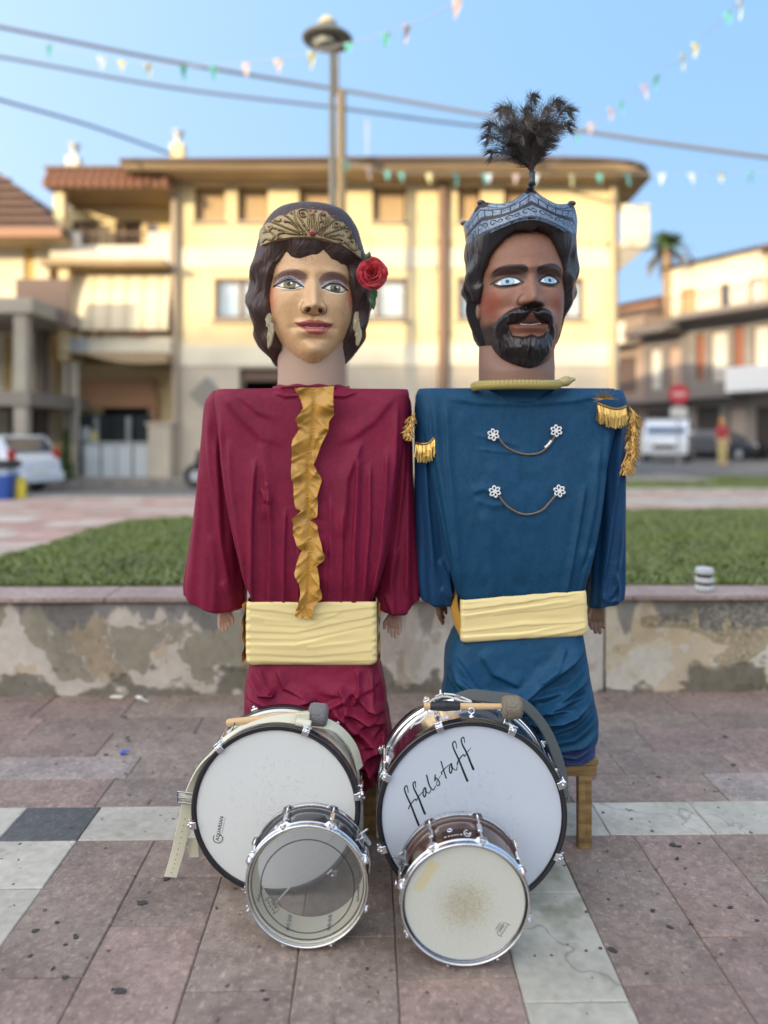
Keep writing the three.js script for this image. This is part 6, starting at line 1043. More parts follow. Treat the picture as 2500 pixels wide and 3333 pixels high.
    c.strokeStyle = '#3a2027'; c.lineWidth = 2.6; S([[545, 1195], [640, 1235], [740, 1248], [870, 1268], [1030, 1250], [1130, 1228], [1188, 1200]]); c.stroke(); c.strokeStyle = '#e9e6ee'; c.lineWidth = 2.6; S([[722, 1254], [800, 1270], [868, 1276]]); c.stroke(); S([[874, 1276], [950, 1272], [1030, 1256]]); c.stroke();
    // little painted curls under the fringe
    c.strokeStyle = '#3d2a2c'; c.lineWidth = 1.2; for (const x of [640, 680, 720, 830]) { S([[x, 70], [x + 4, 110], [x - 8, 140]]); c.stroke(); }
    c.strokeStyle = 'rgba(205,170,120,0.9)'; c.lineWidth = 1.3; S([[1040, 10], [1100, 90], [1180, 120], [1270, 130], [1330, 190], [1430, 190]]); c.stroke();
    c.setTransform(1, 0, 0, 1, 0, 0); headGrain(c, 1440, 1680, 10, 44);
  });
  const hg = headGeo({ cx: cxF, d: dH, prof, relief, tex: [845, 780, 360, 420] });
  const head = part(g, 'head', hg, mat([1, 1, 1], { map: paint, roughness: 0.78, roughnessMap: varnish, bumpMap: lumps, bumpScale: 0.0022 }));
  const axX = X(1013, ZC + 0.01) - 0.004; head.position.set(axX, 0, -ZC - 0.01); head.rotation.y = 0.165;
  // hair
  const open = [[400, 1640], [415, 1480], [440, 1390], [408, 1250], [378, 1100], [358, 950], [366, 800], [386, 690], [412, 640], [460, 604], [500, 562], [522, 526], [556, 568], [600, 582], [640, 592], [690, 580], [720, 574], [750, 556], [790, 548], [820, 520], [838, 496], [866, 528], [898, 580], [950, 588], [990, 624], [1050, 630], [1078, 680], [1102, 760], [1121, 850], [1126, 950], [1112, 1100], [1084, 1250], [1044, 1380], [1050, 1480], [1052, 1640]].map(([x, y]) => c1(752 + (x - 744) * lerp(1.14, 1.02, smoothstep(y, 1150, 1430)), y));
  const hairM = mat([0.062, 0.036, 0.030], { roughness: 0.45, specularIntensity: 0.7, physical: true, bumpMap: grey(512, 256, (u, v) => fbm(u * 128, v * 8, 3, 66, 0)), bumpScale: 0.003 });
  const hairProf = [[668, 1, 0.004, 0.004, -0.02], [671, 40, 0.055, 0.05, -0.015], [682, 84, 0.105, 0.10, -0.01], [702, 119, 0.142, 0.14, 0], [739, 147, 0.168, 0.165, 0], [775, 161, 0.180, 0.175, 0], [811, 171, 0.184, 0.185, 0], [847, 181, 0.184, 0.19, 0], [883, 189, 0.180, 0.195, 0], [919, 196, 0.172, 0.20, 0], [974, 201, 0.160, 0.20, 0], [1028, 198, 0.148, 0.195, 0], [1064, 188, 0.140, 0.19, 0], [1100, 172, 0.132, 0.185, 0], [1136, 156, 0.122, 0.18, -0.01], [1165, 136, 0.112, 0.17, -0.015], [1184, 118, 0.10, 0.15, -0.02], [1190, 100, 0.07, 0.12, -0.02], [1191, 40, 0.02, 0.05, -0.02]];
  const hwave = (a, py) => { const s = smoothstep(py, 800, 880), t = py * 0.052 + 1.3 * Math.sin(a * 2.2) + (a > 0 ? 1.2 : 0); return s * (0.030 * Math.sin(t) + 0.022 * Math.sin(a * 8 + 2.2 * Math.sin(py * 0.035)) + 0.030 * (vn(a * 7 + py * 0.016, py * 0.03, 7) - 0.5)) + 0.010 * (vn(a * 9, py * 0.016, 4) - 0.5) + 0.016 * (vn(a * 26, py * 0.012, 14) - 0.5); };
  part(head, 'hair', hairGeo({ prof: hairProf, D: ZC + 0.01, dF: dH + 0.02, cx: cxF, open, wave: hwave, round: 46 }), hairM);
  // tiara: relief on a shell that follows the cap of hair
  {
    const c3 = (x, y) => [840 + x * 0.22906, 650 + y * 0.22906];
    const W = 1200, H = 720, x0 = 842, y0 = 662, sc = 3.3;   // canvas covers px 842..1205, 662..880
    const base = (c) => { c.setTransform(sc, 0, 0, sc, -x0 * sc, -y0 * sc); };
    const S = (c, pts) => { const cv = new THREE.CatmullRomCurve3(pts.map((p) => new THREE.Vector3(...c3(...p), 0)), false, 'centripetal'), L = cv.getPoints(60); c.beginPath(); L.forEach((p, i) => i ? c.lineTo(p.x, p.y) : c.moveTo(p.x, p.y)); };
    const L1 = [[[790, 470], [730, 330], [740, 190], [690, 150], [610, 160], [590, 230], [650, 330], [720, 440]], [[700, 500], [560, 310], [530, 190], [560, 120], [640, 105], [730, 130], [770, 160]], [[650, 480], [540, 350], [420, 250], [330, 230], [260, 270], [270, 320], [330, 330], [350, 300]], [[640, 490], [450, 430], [300, 370], [190, 340], [130, 380], [140, 460], [200, 460], [230, 410]], [[640, 500], [480, 500], [390, 490], [310, 520], [300, 570], [350, 560]], [[120, 500], [200, 480], [260, 540], [220, 600], [150, 590], [100, 640]],
      [[860, 470], [880, 330], [900, 210], [940, 180], [990, 220], [960, 330], [890, 430]], [[800, 430], [790, 300], [800, 230], [830, 300], [820, 420]], [[880, 490], [990, 340], [1040, 220], [1000, 140], [920, 115], [860, 130], [830, 170]], [[900, 490], [1040, 330], [1100, 280], [1180, 270], [1260, 290], [1270, 350], [1200, 370], [1190, 330]], [[960, 490], [1140, 420], [1260, 385], [1330, 400], [1350, 480], [1310, 520]], [[960, 510], [1080, 540], [1200, 555], [1240, 590], [1200, 610]], [[1330, 530], [1390, 520], [1430, 590], [1440, 680], [1380, 690], [1330, 620], [1340, 570], [1380, 580]], [[1160, 600], [1260, 590], [1340, 660], [1420, 700]], [[1090, 380], [1100, 330], [1150, 320], [1160, 370], [1120, 390]], [[660, 200], [690, 240], [640, 250], [620, 200]], [[920, 260], [940, 300], [900, 310], [890, 270]], [[750, 470], [760, 350], [745, 250]], [[400, 330], [470, 340], [560, 400], [620, 460]], [[430, 480], [300, 440], [200, 420]], [[1180, 480], [1100, 500], [1010, 510]]];
    const hc = document.createElement('canvas'); hc.width = W; hc.height = H; const c = hc.getContext('2d');
    c.fillStyle = '#505050'; c.fillRect(0, 0, W, H); base(c); c.lineCap = c.lineJoin = 'round';
    for (const l of L1) { c.filter = 'blur(1.5px)'; c.strokeStyle = '#101010'; c.lineWidth = 6.2; S(c, l); c.stroke(); } for (const l of L1) { c.filter = 'blur(1.2px)'; c.strokeStyle = '#f0f0f0'; c.lineWidth = 3.2; S(c, l); c.stroke(); }
    const data = c.getImageData(0, 0, W, H).data, hAt = (px, py) => { const i = clamp(Math.round((px - x0) * sc), 0, W - 1), j = clamp(Math.round((py - y0) * sc), 0, H - 1); return data[(j * W + i) * 4] / 255; };
    const upper = [[75, 660], [60, 560], [95, 420], [170, 340], [250, 290], [330, 225], [430, 210], [520, 140], [640, 98], [740, 118], [800, 110], [870, 112], [990, 130], [1050, 200], [1130, 262], [1240, 280], [1280, 340], [1340, 390], [1365, 480], [1420, 560], [1470, 690]].map((p) => c3(...p)), lower = [[40, 700], [100, 690], [300, 610], [500, 575], [785, 560], [1000, 590], [1200, 650], [1350, 720], [1520, 820]].map((p) => c3(...p));
    const yOn = (t, x) => { for (let i = 1; i < t.length; i++) if (x <= t[i][0]) return lerp(t[i - 1][1], t[i][1], clamp((x - t[i - 1][0]) / (t[i][0] - t[i - 1][0]), 0, 1)); return t[t.length - 1][1]; };
    const rows = [], cx2 = cxF, xa = 856, xb = 1190, NX = 360, NY = 130;
    const surf = (px, py) => { let dd = dH + 0.02, q; for (let k = 0; k < 5; k++) { q = surf1(px, py, dd); dd = lerp(dd, ZC + 0.01 - q[2], 0.8); } return q; };
    const surf1 = (px, py, dd) => { // point on the hair cap in head space
      const y = Y(py, dd), pD = HOR - (y - EYE) * FPX / (ZC + 0.01), [wp, f] = spline(hairProf, pD), w = wp * (ZC + 0.01) / FPX + 0.004, x = (px - cx2) * dd / FPX, s = clamp(x / w, -0.985, 0.985); return [x, y, (f + 0.006) * Math.pow(Math.sqrt(1 - s * s), 0.8)]; };
    for (let j = 0; j <= NY; j++) { const row = []; for (let i = 0; i <= NX; i++) { const px = lerp(xa, xb, i / NX), u = yOn(upper, px), l = Math.max(u + 1, yOn(lower, px)), v = j / NY, py = lerp(u, l, v), e = Math.min(1, Math.min(v, 1 - v) * 14) * Math.min(1, Math.min(i, NX - i) / 8), p = surf(px, py); p[2] += e * (0.003 + 0.010 * (hAt(px, py) - 0.25)) - (1 - e) * 0.02; row.push(p); } rows.push(row); }
    const colT = canvasTex(W, H, (k) => { k.fillStyle = '#a3906a'; k.fillRect(0, 0, W, H); base(k); const r = rng(8); for (let i = 0; i < 900; i++) { k.fillStyle = r() < 0.5 ? 'rgba(205,190,140,0.10)' : 'rgba(70,55,35,0.12)'; k.beginPath(); k.ellipse(842 + r() * 363, 662 + r() * 218, 1 + r() * 5, 1 + r() * 2, r() * 3, 0, 7); k.fill(); } k.lineCap = 'round'; for (const l of L1) { k.strokeStyle = 'rgba(66,50,32,0.75)'; k.lineWidth = 5.2; S(k, l); k.stroke(); } for (const l of L1) { k.strokeStyle = '#b09c70'; k.lineWidth = 3.3; S(k, l); k.stroke(); } });
    const g2 = loft(rows, false, (p) => { const dd = ZC + 0.01 - p[2]; return [(cx2 + p[0] * FPX / dd - x0) / 363.6, 1 - ((HOR - (p[1] - EYE) * FPX / dd) - y0) / 218.2]; });
    const ti = part(head, 'tiara', g2, mat([1, 1, 1], { map: colT, roughness: 0.5, metalness: 0.25, side: THREE.DoubleSide }));
    const gemM = mat([0.26, 0.045, 0.045], { roughness: 0.28, physical: true, clearcoat: 0.6 });
    for (const [x, y, r] of [[790, 470, 52], [795, 215, 30], [945, 210, 24], [650, 195, 24], [660, 365, 20], [950, 380, 18], [490, 210, 17], [405, 328, 19], [310, 455, 17], [1085, 232, 15], [1290, 430, 22], [1222, 490, 20], [672, 490, 17], [918, 505, 15], [350, 572, 16], [795, 132, 15], [1130, 370, 17], [960, 555, 13], [185, 415, 15], [1165, 605, 15]]) { const q = c3(x, y), p = surf(...q), R = r * 0.229 * dH / FPX; const o = part(head, 'gem', new THREE.SphereGeometry(R, 18, 12).scale(1, 1, 0.5), gemM); o.position.set(p[0], p[1], p[2] + 0.009); o.rotation.y = Math.asin(clamp(p[0] / 0.2, -1, 1)); }
  }
  // rose beside the ear with its leaves
  {
    const roseM = mat([0.50, 0.025, 0.040], { roughness: 0.55, physical: true, sheen: 0.5, sheenColor: rgb(1, 0.4, 0.4), side: THREE.DoubleSide }), dR = 2.665, O = P3(1208, 892, dR);
    const rose = new THREE.Group(); rose.name = 'rose'; rose.position.copy(O); rose.rotation.set(0.12, 0.2, 0); rose.scale.setScalar(1.3); g.add(rose); rose.userData.label = 'red fabric rose';
    const r = rng(19);
    const petal = (L, phi, seed) => { const N = 12, M = 14, W = L * 0.62, mid = []; let q = 0.002, z = 0; for (let j = 0; j <= N; j++) { const t = j / N, th = phi * Math.pow(t, 0.4) + 1.5 * Math.max(0, t - 0.72) * (0.6 + phi); mid.push([q, z]); q += Math.sin(th) * L / N; z += Math.cos(th) * L / N; }
      const rows = []; for (let j = 0; j <= N; j++) { const t = j / N, row = []; for (let i = 0; i <= M; i++) { const u = i / M * 2 - 1, tt = t * (1 - 0.16 * u * u), k = Math.min(N - 1, Math.floor(tt * N)), f = tt * N - k, a = lerp(mid[k][0], mid[k + 1][0], f), c = lerp(mid[k][1], mid[k + 1][1], f), w = W * (0.32 + 0.68 * Math.sin(Math.min(1, t * 1.15) * 1.5708)); row.push([u * w, a - 0.30 * W * u * u * (1 - t * 0.5), c + 0.0022 * Math.sin(u * 5 + seed) * t * t]); } rows.push(row); } return loft(rows, false); };
    for (const [n, L, phi, z] of [[3, 0.020, 0.10, 0.010], [4, 0.024, 0.30, 0.007], [5, 0.029, 0.60, 0.003], [5, 0.037, 0.92, -0.002], [6, 0.045, 1.22, -0.006], [6, 0.050, 1.50, -0.010]]) for (let i = 0; i < n; i++) { const o = part(rose, 'petal', petal(L * (0.94 + r() * 0.14), phi + (r() - 0.5) * 0.18, r() * 6), roseM); o.rotation.z = i / n * 6.283 + n * 1.7 + L * 90 + r() * 0.35; o.position.z = z; }
    part(rose, 'heart', new THREE.SphereGeometry(0.008, 12, 10).scale(1, 1, 1.2).translate(0, 0, 0.012), roseM);
    const leafM = mat([0.035, 0.13, 0.045], { roughness: 0.5, side: THREE.DoubleSide });
    const leaf = (L, w) => { const rows = []; for (let j = 0; j <= 12; j++) { const t = j / 12, ww = w * Math.sin(Math.PI * Math.pow(t, 0.8)) * (1 + 0.08 * Math.sin(t * 40)), row = []; for (let i = -3; i <= 3; i++) row.push([i / 3 * ww, t * L, 0.010 * Math.sin(t * 2.5) - Math.abs(i) * 0.0015]); rows.push(row); } return loft(rows, false); };
    for (const [x, y, a, L, w] of [[-0.012, 0.028, 0.35, 0.036, 0.010], [0.014, -0.030, 3.3, 0.05, 0.010], [0.004, -0.05, 3.0, 0.045, 0.009]]) { const o = part(rose, 'leaf', leaf(L, w), leafM); o.position.set(x, y, -0.02); o.rotation.z = -a; }
    part(rose, 'stem', tube([[0.004, -0.03, -0.022], [0.012, -0.055, -0.028], [0.008, -0.09, -0.03]], 0.0018, 20), leafM);
  }
  // earrings: long carved leaves
  {
    const eM = mat([0.40, 0.335, 0.21], { roughness: 0.6, bumpMap: grey(128, 256, (u, v) => fbm(u * 14 + v * 6, v * 5, 3, 12)), bumpScale: 0.008 });
    const leafE = (pts, ox, oy) => ext(poly(pts.map(([x, y]) => [(x - ox) * 0.3617 * 2.66 / FPX, -(y - oy) * 0.3617 * 2.66 / FPX])), 0.009, 0.0015);
    for (const [pts, px] of [[[[360, 1076], [382, 1120], [378, 1160], [398, 1180], [402, 1240], [386, 1310], [372, 1365], [344, 1400], [340, 1330], [334, 1300], [346, 1240], [348, 1215], [326, 1190], [330, 1165], [318, 1132], [338, 1092]], 360], [[[1120, 1068], [1146, 1068], [1150, 1120], [1160, 1190], [1178, 1240], [1180, 1290], [1158, 1345], [1142, 1376], [1128, 1364], [1128, 1300], [1116, 1270], [1124, 1255], [1104, 1220], [1102, 1150], [1112, 1100]], 1135]]) {
      const q = c1(px, 1076), o = part(g, 'earring', boxUV(leafE(pts, px, 1076), 12), eM); o.position.copy(P3(q[0], q[1], 2.655)); o.rotation.y = px < 700 ? -0.25 : 0.35;
    }
  }
}

// =============================================================== giant in the blue robe
{
  const ZC = 2.75, dF = 2.63;
  const g = thing('carnival_giant', 'male carnival giant with beard, silver crown and feather plume in a blue velvet robe', 'giant puppet', [0, 0, 0]);
  const torso = [[1262, 1366, 2020, ZC, 0.095, 0.05], [1285, 1358, 2030, ZC, 0.115, 0.06], [1340, 1366, 2028, ZC, 0.125, 0.06], [1440, 1384, 2004, ZC, 0.135, 0.06], [1528, 1402, 1982, ZC - 0.005, 0.142, 0.06], [1650, 1424, 1966, ZC - 0.01, 0.148, 0.06], [1750, 1442, 1950, ZC - 0.01, 0.148, 0.06], [1850, 1464, 1928, ZC - 0.01, 0.142, 0.055], [1920, 1484, 1910, ZC - 0.01, 0.13, 0.05], [1970, 1494, 1902, ZC - 0.01, 0.12, 0.045]];
  const folds = [
    { p: [[1448, 1282], [1456, 1500], [1474, 1700], [1500, 1960]], a: 0.011, w: 11 }, { p: [[1408, 1282], [1420, 1500], [1458, 1740], [1496, 1960]], a: 0.013, w: 11 }, { p: [[1384, 1300], [1400, 1520], [1436, 1700], [1476, 1900]], a: 0.010, w: 10, s: -1 }, { p: [[1560, 1650], [1585, 1800], [1606, 1960]], a: 0.009, w: 22 },
    { p: [[1985, 1370], [1968, 1560], [1934, 1760], [1900, 1930]], a: 0.015, w: 10, s: -1 }, { p: [[1950, 1440], [1928, 1640], [1880, 1860]], a: 0.011, w: 12, s: -1 }, { p: [[1900, 1560], [1862, 1780], [1836, 1950]], a: 0.012, w: 10, s: -1 }, { p: [[1918, 1780], [1895, 1850], [1880, 1940]], a: 0.009, w: 8 },
    { p: [[1440, 1292], [1560, 1312], [1700, 1316], [1860, 1306], [1990, 1280]], a: 0.006, w: 14 }, { p: [[1530, 1415], [1580, 1425], [1640, 1440], [1700, 1455]], a: 0.003, w: 8 }, { p: [[1540, 1462], [1640, 1472], [1720, 1476]], a: 0.003, w: 6 }, { p: [[1532, 1600], [1570, 1590], [1630, 1610]], a: 0.007, w: 14 }, { p: [[1540, 1620], [1600, 1640], [1640, 1636]], a: 0.006, w: 10, s: -1 },
  ];
  const nz = (px, py) => 0.008 * (fbm(px * 0.014, py * 0.004, 3, 48) - 0.5) + 0.003 * (vn(px * 0.04, py * 0.03, 52) - 0.5);
  const cxN = X(1681, ZC), yS = Y(1262, dF);
  const tops = [0.10, 0.35, 0.62, 0.85, 1].map((k) => toward(cxN, -ZC + 0.005, 0.150, 0.132, yS + 0.003, k));
  tops.push((row) => toward(cxN, -ZC + 0.005, 0.146, 0.128, yS + 0.004, 1)(row)); tops.push((row) => toward(cxN, -ZC + 0.005, 0.143, 0.126, yS - 0.05, 1)(row));
  part(g, 'robe', clothBody(torso, dF, { folds, noise: nz, topRows: tops }), blueVelvet);
  part(g, 'collar', lathe([[0.128, 0.0], [0.150, -0.004], [0.152, 0.004], [0.132, 0.012]], 64).translate(cxN, yS - 0.002, -ZC + 0.005), mat([0.62, 0.62, 0.60], { roughness: 0.8, side: THREE.DoubleSide }), 'white collar lining');
  part(g, 'sleeve', sleeve([[1272, 1366, 1440, 0.060], [1310, 1352, 1440, 0.085], [1420, 1349, 1446, 0.095], [1560, 1349, 1456, 0.10], [1700, 1350, 1466, 0.10], [1830, 1352, 1476, 0.10], [1900, 1356, 1482, 0.098], [1936, 1362, 1484, 0.092]], ZC + 0.02, { seed: 23, wrist: [1433, 1952], hem: (px) => px < 1400 ? lerp(1936, 1951, (px - 1362) / 38) : 1953, folds: [{ p: [[1392, 1320], [1410, 1520], [1440, 1720], [1466, 1900]], a: 0.014, w: 11 }, { p: [[1376, 1420], [1388, 1640], [1410, 1860]], a: 0.010, w: 12, s: -1 }, { p: [[1420, 1800], [1450, 1860], [1470, 1920]], a: 0.012, w: 9 }, { p: [[1430, 1880], [1455, 1905], [1478, 1915]], a: 0.010, w: 8, s: -1 }] }), blueSleeveM);
  part(g, 'sleeve', sleeve([[1272, 2020, 1950, 0.060], [1310, 2030, 1948, 0.085], [1420, 2026, 1944, 0.095], [1560, 2024, 1934, 0.10], [1700, 2024, 1924, 0.10], [1830, 2024, 1914, 0.10], [1900, 2023, 1910, 0.098], [1938, 2020, 1908, 0.092]], ZC + 0.02, { seed: 37, side: 1, wrist: [1946, 1955], hem: (px) => px > 1990 ? lerp(1950, 1934, (px - 1990) / 30) : lerp(1964, 1948, (px - 1908) / 82), folds: [{ p: [[2000, 1330], [1986, 1540], [1960, 1740], [1930, 1900]], a: 0.016, w: 10, s: -1 }, { p: [[2014, 1440], [2004, 1660], [1984, 1860]], a: 0.012, w: 11 }, { p: [[1990, 1800], [1978, 1880], [1960, 1920]], a: 0.013, w: 8, s: -1 }, { p: [[1970, 1840], [1990, 1900], [1982, 1940]], a: 0.012, w: 8 }, { p: [[1925, 1900], [1960, 1930], [1990, 1925]], a: 0.010, w: 7 }] }), blueSleeveM);
  const skinHand = mat([0.17, 0.095, 0.058], { roughness: 0.45 });
  for (const [px, py, s, ry] of [[1432, 1962, 0.80, 1.25], [1941, 1960, 1.12, 0.25]]) { const h = part(g, 'hand', HAND, skinHand); const dd = ZC + 0.0; h.scale.set(px < 1600 ? s : -s, s, s); h.position.set(X(px, dd), Y(py, dd) + 0.006, -dd); h.rotation.set(0.12, ry, 0); }
  // yellow sash, tilted up to the right
  const sashFolds = [{ p: [[1480, 1962], [1700, 1954], [1910, 1934]], a: 0.006, w: 7 }, { p: [[1480, 1984], [1740, 1970], [1910, 1956]], a: 0.007, w: 7, s: -1 }, { p: [[1480, 2036], [1700, 2028], [1910, 2030]], a: 0.005, w: 7 }, { p: [[1480, 2054], [1700, 2056], [1910, 2030]], a: 0.007, w: 7, s: -1 }, { p: [[1480, 2072], [1720, 2074], [1910, 2048]], a: 0.007, w: 8 }, { p: [[1600, 1988], [1760, 1984], [1910, 1972]], a: 0.003, w: 6 }].map((f) => ({ ...f, a: f.a * 0.45, w: f.w, in: 0.02, out: f.s ? 0.5 : 0.05 }));
  const S = -0.072;
  part(g, 'sash', clothBody([[1934, 1500, 1904, ZC - 0.012, 0.132, 0.018, S], [1942, 1497, 1906, ZC - 0.012, 0.138, 0.018, S], [2010, 1496, 1909, ZC - 0.012, 0.140, 0.018, S], [2058, 1497, 1911, ZC - 0.012, 0.142, 0.02, S * 0.85], [2070, 1500, 1909, ZC - 0.012, 0.138, 0.02, S * 0.8], [2076, 1506, 1904, ZC - 0.012, 0.13, 0.02, S * 0.8]], 2.625, { folds: sashFolds, rowsN: 110, wob: (px, py) => 4 * (vn(px * 0.010, py * 0.01, 45) - 0.5) + 3 * (vn(px * 0.03, py * 0.02, 46) - 0.5), noise: (px, py) => 0.002 * (vn(px * 0.01, py * 0.08, 61) - 0.5) }), paleSatin);
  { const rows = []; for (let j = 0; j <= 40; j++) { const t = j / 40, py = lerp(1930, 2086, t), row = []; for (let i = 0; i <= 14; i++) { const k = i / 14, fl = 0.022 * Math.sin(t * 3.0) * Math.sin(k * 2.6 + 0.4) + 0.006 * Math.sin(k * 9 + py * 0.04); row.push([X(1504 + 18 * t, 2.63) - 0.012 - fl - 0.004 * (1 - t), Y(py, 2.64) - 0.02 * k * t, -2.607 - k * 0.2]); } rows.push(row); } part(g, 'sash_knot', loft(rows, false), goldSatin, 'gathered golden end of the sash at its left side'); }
  // skirt over the stool
  const sk = [{ p: [[1452, 2140], [1482, 2205], [1545, 2262]], a: 0.022, w: 13 }, { p: [[1468, 2120], [1530, 2205], [1600, 2280]], a: 0.018, w: 16, s: -1 }, { p: [[1450, 2190], [1500, 2250], [1560, 2290]], a: 0.018, w: 12 }, { p: [[1590, 2290], [1690, 2256], [1800, 2186], [1912, 2106]], a: 0.026, w: 16 }, { p: [[1700, 2330], [1812, 2262], [1922, 2160]], a: 0.024, w: 14, s: -1 }, { p: [[1720, 2366], [1850, 2302], [1934, 2234]], a: 0.022, w: 14 }, { p: [[1550, 2250], [1650, 2272], [1760, 2236]], a: 0.014, w: 12 }, { p: [[1740, 2402], [1850, 2380], [1946, 2306]], a: 0.020, w: 13, s: -1 }, { p: [[1780, 2430], [1880, 2412], [1948, 2360]], a: 0.016, w: 11 }, { p: [[1560, 2110], [1600, 2180], [1700, 2226]], a: 0.012, w: 18 }, { p: [[1840, 2100], [1800, 2170], [1740, 2210]], a: 0.012, w: 16, s: -1 }];
  part(g, 'skirt', clothBody([[2056, 1506, 1900, ZC - 0.015, 0.118, 0.05, -0.03], [2090, 1480, 1910, ZC - 0.015, 0.128, 0.06, -0.03], [2160, 1462, 1920, ZC - 0.02, 0.14, 0.07], [2240, 1456, 1932, ZC - 0.02, 0.15, 0.08], [2330, 1456, 1950, ZC - 0.02, 0.16, 0.08], [2390, 1462, 1954, ZC - 0.02, 0.16, 0.08], [2425, 1475, 1950, ZC - 0.02, 0.155, 0.08], [2440, 1490, 1935, ZC - 0.02, 0.14, 0.08]], 2.62, { folds: [...sk.map((f) => ({ ...f, a: f.a * 1.25 })), ...swags(9, 10, 1462, 1940, 2110, 2380, 0.016)], rowsN: 190, noise: (px, py) => 0.012 * (fbm(px * 0.010 + py * 0.008, py * 0.012 - px * 0.004, 3, 78) - 0.5), sideNoise: (px, py, z) => 0.010 * (vn(py * 0.02, z * 12, 75) - 0.5) }), blueVelvet);
  part(g, 'lining', clothBody([[2400, 1480, 1936, ZC - 0.02, 0.145, 0.07], [2440, 1480, 1944, ZC - 0.02, 0.15, 0.07], [2470, 1490, 1938, ZC - 0.02, 0.145, 0.07], [2488, 1520, 1900, ZC - 0.02, 0.13, 0.07]], 2.62, { folds: [{ p: [[1800, 2440], [1860, 2450], [1940, 2410]], a: 0.016, w: 9 }, { p: [[1820, 2470], [1880, 2472], [1940, 2446]], a: 0.012, w: 8, s: -1 }], rowsN: 50, noise: (px, py) => 0.014 * (fbm(px * 0.02, py * 0.03, 3, 88) - 0.5) }), navyLining, 'dark blue lining showing under the skirt');
  // neck
  { const rows = []; for (let j = 0; j <= 40; j++) { const t = j / 40, y = lerp(1.72, 1.50, t), kz = lerp(0.45, 1, smoothstep(t, 0, 0.45)), row = []; for (let i = 0; i < 90; i++) { const a = -i / 90 * 6.2832; row.push([cxN + Math.cos(a) * 0.1345 + 0.001 * (vn(a * 3, t * 6, 4) - 0.5), y, -ZC + 0.002 + Math.sin(a) * 0.122 * kz]); } rows.push(row); } part(g, 'neck', loft(rows, true), mat([0.235, 0.128, 0.092], { roughness: 0.55, bumpMap: weave, bumpScale: 0.0005 })); }
  // head
  const cxF = 1719, dH = 2.60, c5 = (x, y) => [1520 + x * 0.21097, 820 + y * 0.21097], c2 = (x, y) => [1420 + x * 0.4612, 280 + y * 0.4612];
  const beardPoly = [[420, 1240], [410, 1130], [440, 1060], [500, 990], [600, 910], [720, 850], [860, 850], [940, 880], [1020, 900], [1100, 850], [1180, 860], [1260, 900], [1330, 1000], [1340, 1120], [1400, 1180], [1400, 1260], [1380, 1360], [1310, 1540], [1160, 1710], [920, 1850], [760, 1870], [620, 1790], [500, 1600], [440, 1420]].map((p) => c5(...p));
  const barePoly = [[610, 1120], [760, 1085], [860, 1040], [920, 950], [960, 930], [1010, 1010], [1110, 1075], [1225, 1100], [1230, 1170], [1160, 1270], [1060, 1305], [990, 1270], [950, 1260], [900, 1290], [820, 1306], [690, 1280], [640, 1200]].map((p) => c5(...p));
  const relief = (px, py) => {
    const x = (px - 1520) / 0.21097, y = (py - 820) / 0.21097, X0 = 945;
    let z = 0; const up = smoothstep(y, 150, 740);
    z += lerp(0.012, 0.050, Math.pow(up, 1.3)) * Math.exp(-Math.pow(Math.abs(x - X0 - 5) / lerp(95, 130, up), 2.2)) * (1 - smoothstep(y, 790, 880)) * smoothstep(y, 60, 260);
    z += 0.010 * gauss(x, y, X0 + 5, 740, 90, 90);
    for (const s of [-1, 1]) {
      z += 0.018 * gauss(x, y, X0 + s * 165, 770, 66, 85); z -= 0.006 * gauss(x, y, X0 + s * 95, 830, 45, 30);
      z -= 0.020 * gauss(x, y, X0 + s * 330, 400, 260, 120); z += 0.014 * gauss(x, y, X0 + s * 330, 432, 180, 80); z += 0.011 * gauss(x, y, X0 + s * 310, 225, 300, 75);
      z += 0.011 * gauss(x, y, X0 + s * 470, 690, 200, 180); z -= 0.006 * gauss(x, y, X0 + s * 330, 520, 170, 20); z -= 0.004 * gauss(x, y, X0 + s * 330, 330, 190, 18);
      z += 0.020 * gauss(x, y, X0 + s * 190, 955 , 210, 75) ; z += 0.015 * gauss(x, y, X0 + s * 370, 1080, 90, 110);
    }
    z += 0.010 * gauss(x, y, X0 + 5, 1160, 280, 50); z -= 0.010 * gauss(x, y, X0 + 5, 1110, 200, 18); z += 0.006 * gauss(x, y, X0 + 5, 1060, 120, 40);
    z += 0.030 * gauss(x, y, X0 - 30, 1500, 380, 200); z -= 0.010 * gauss(x, y, X0 - 10, 1540, 30, 130); z -= 0.004 * gauss(x, y, X0, 1270, 220, 40);
    const sd = Math.max(sdPoly(beardPoly, px, py), -sdPoly(barePoly, px, py)); z += 0.012 * smoothstep(-sd, -1.5, 9) + (sd < 0 ? 0.006 * (vn(px * 0.16, py * 0.06, 4) - 0.5) : 0);
    return z;
  };
  const prof = [[690, 0.0, 0.0, 0.0], [693, 0.03, 0.03, 0.03], [705, 0.075, 0.085, 0.08], [745, 0.122, 0.135, 0.13], [800, 0.142, 0.160, 0.15], [860, 0.149, 0.168, 0.155], [930, 0.1505, 0.166, 0.155], [1000, 0.1475, 0.163, 0.14], [1050, 0.1395, 0.161, 0.13], [1090, 0.127, 0.158, 0.115], [1130, 0.112, 0.154, 0.09], [1165, 0.093, 0.146, 0.07], [1195, 0.066, 0.125, 0.05], [1214, 0.038, 0.088, 0.04], [1223, 0.014, 0.045, 0.02], [1225, 0.0, 0.0, 0.0]];
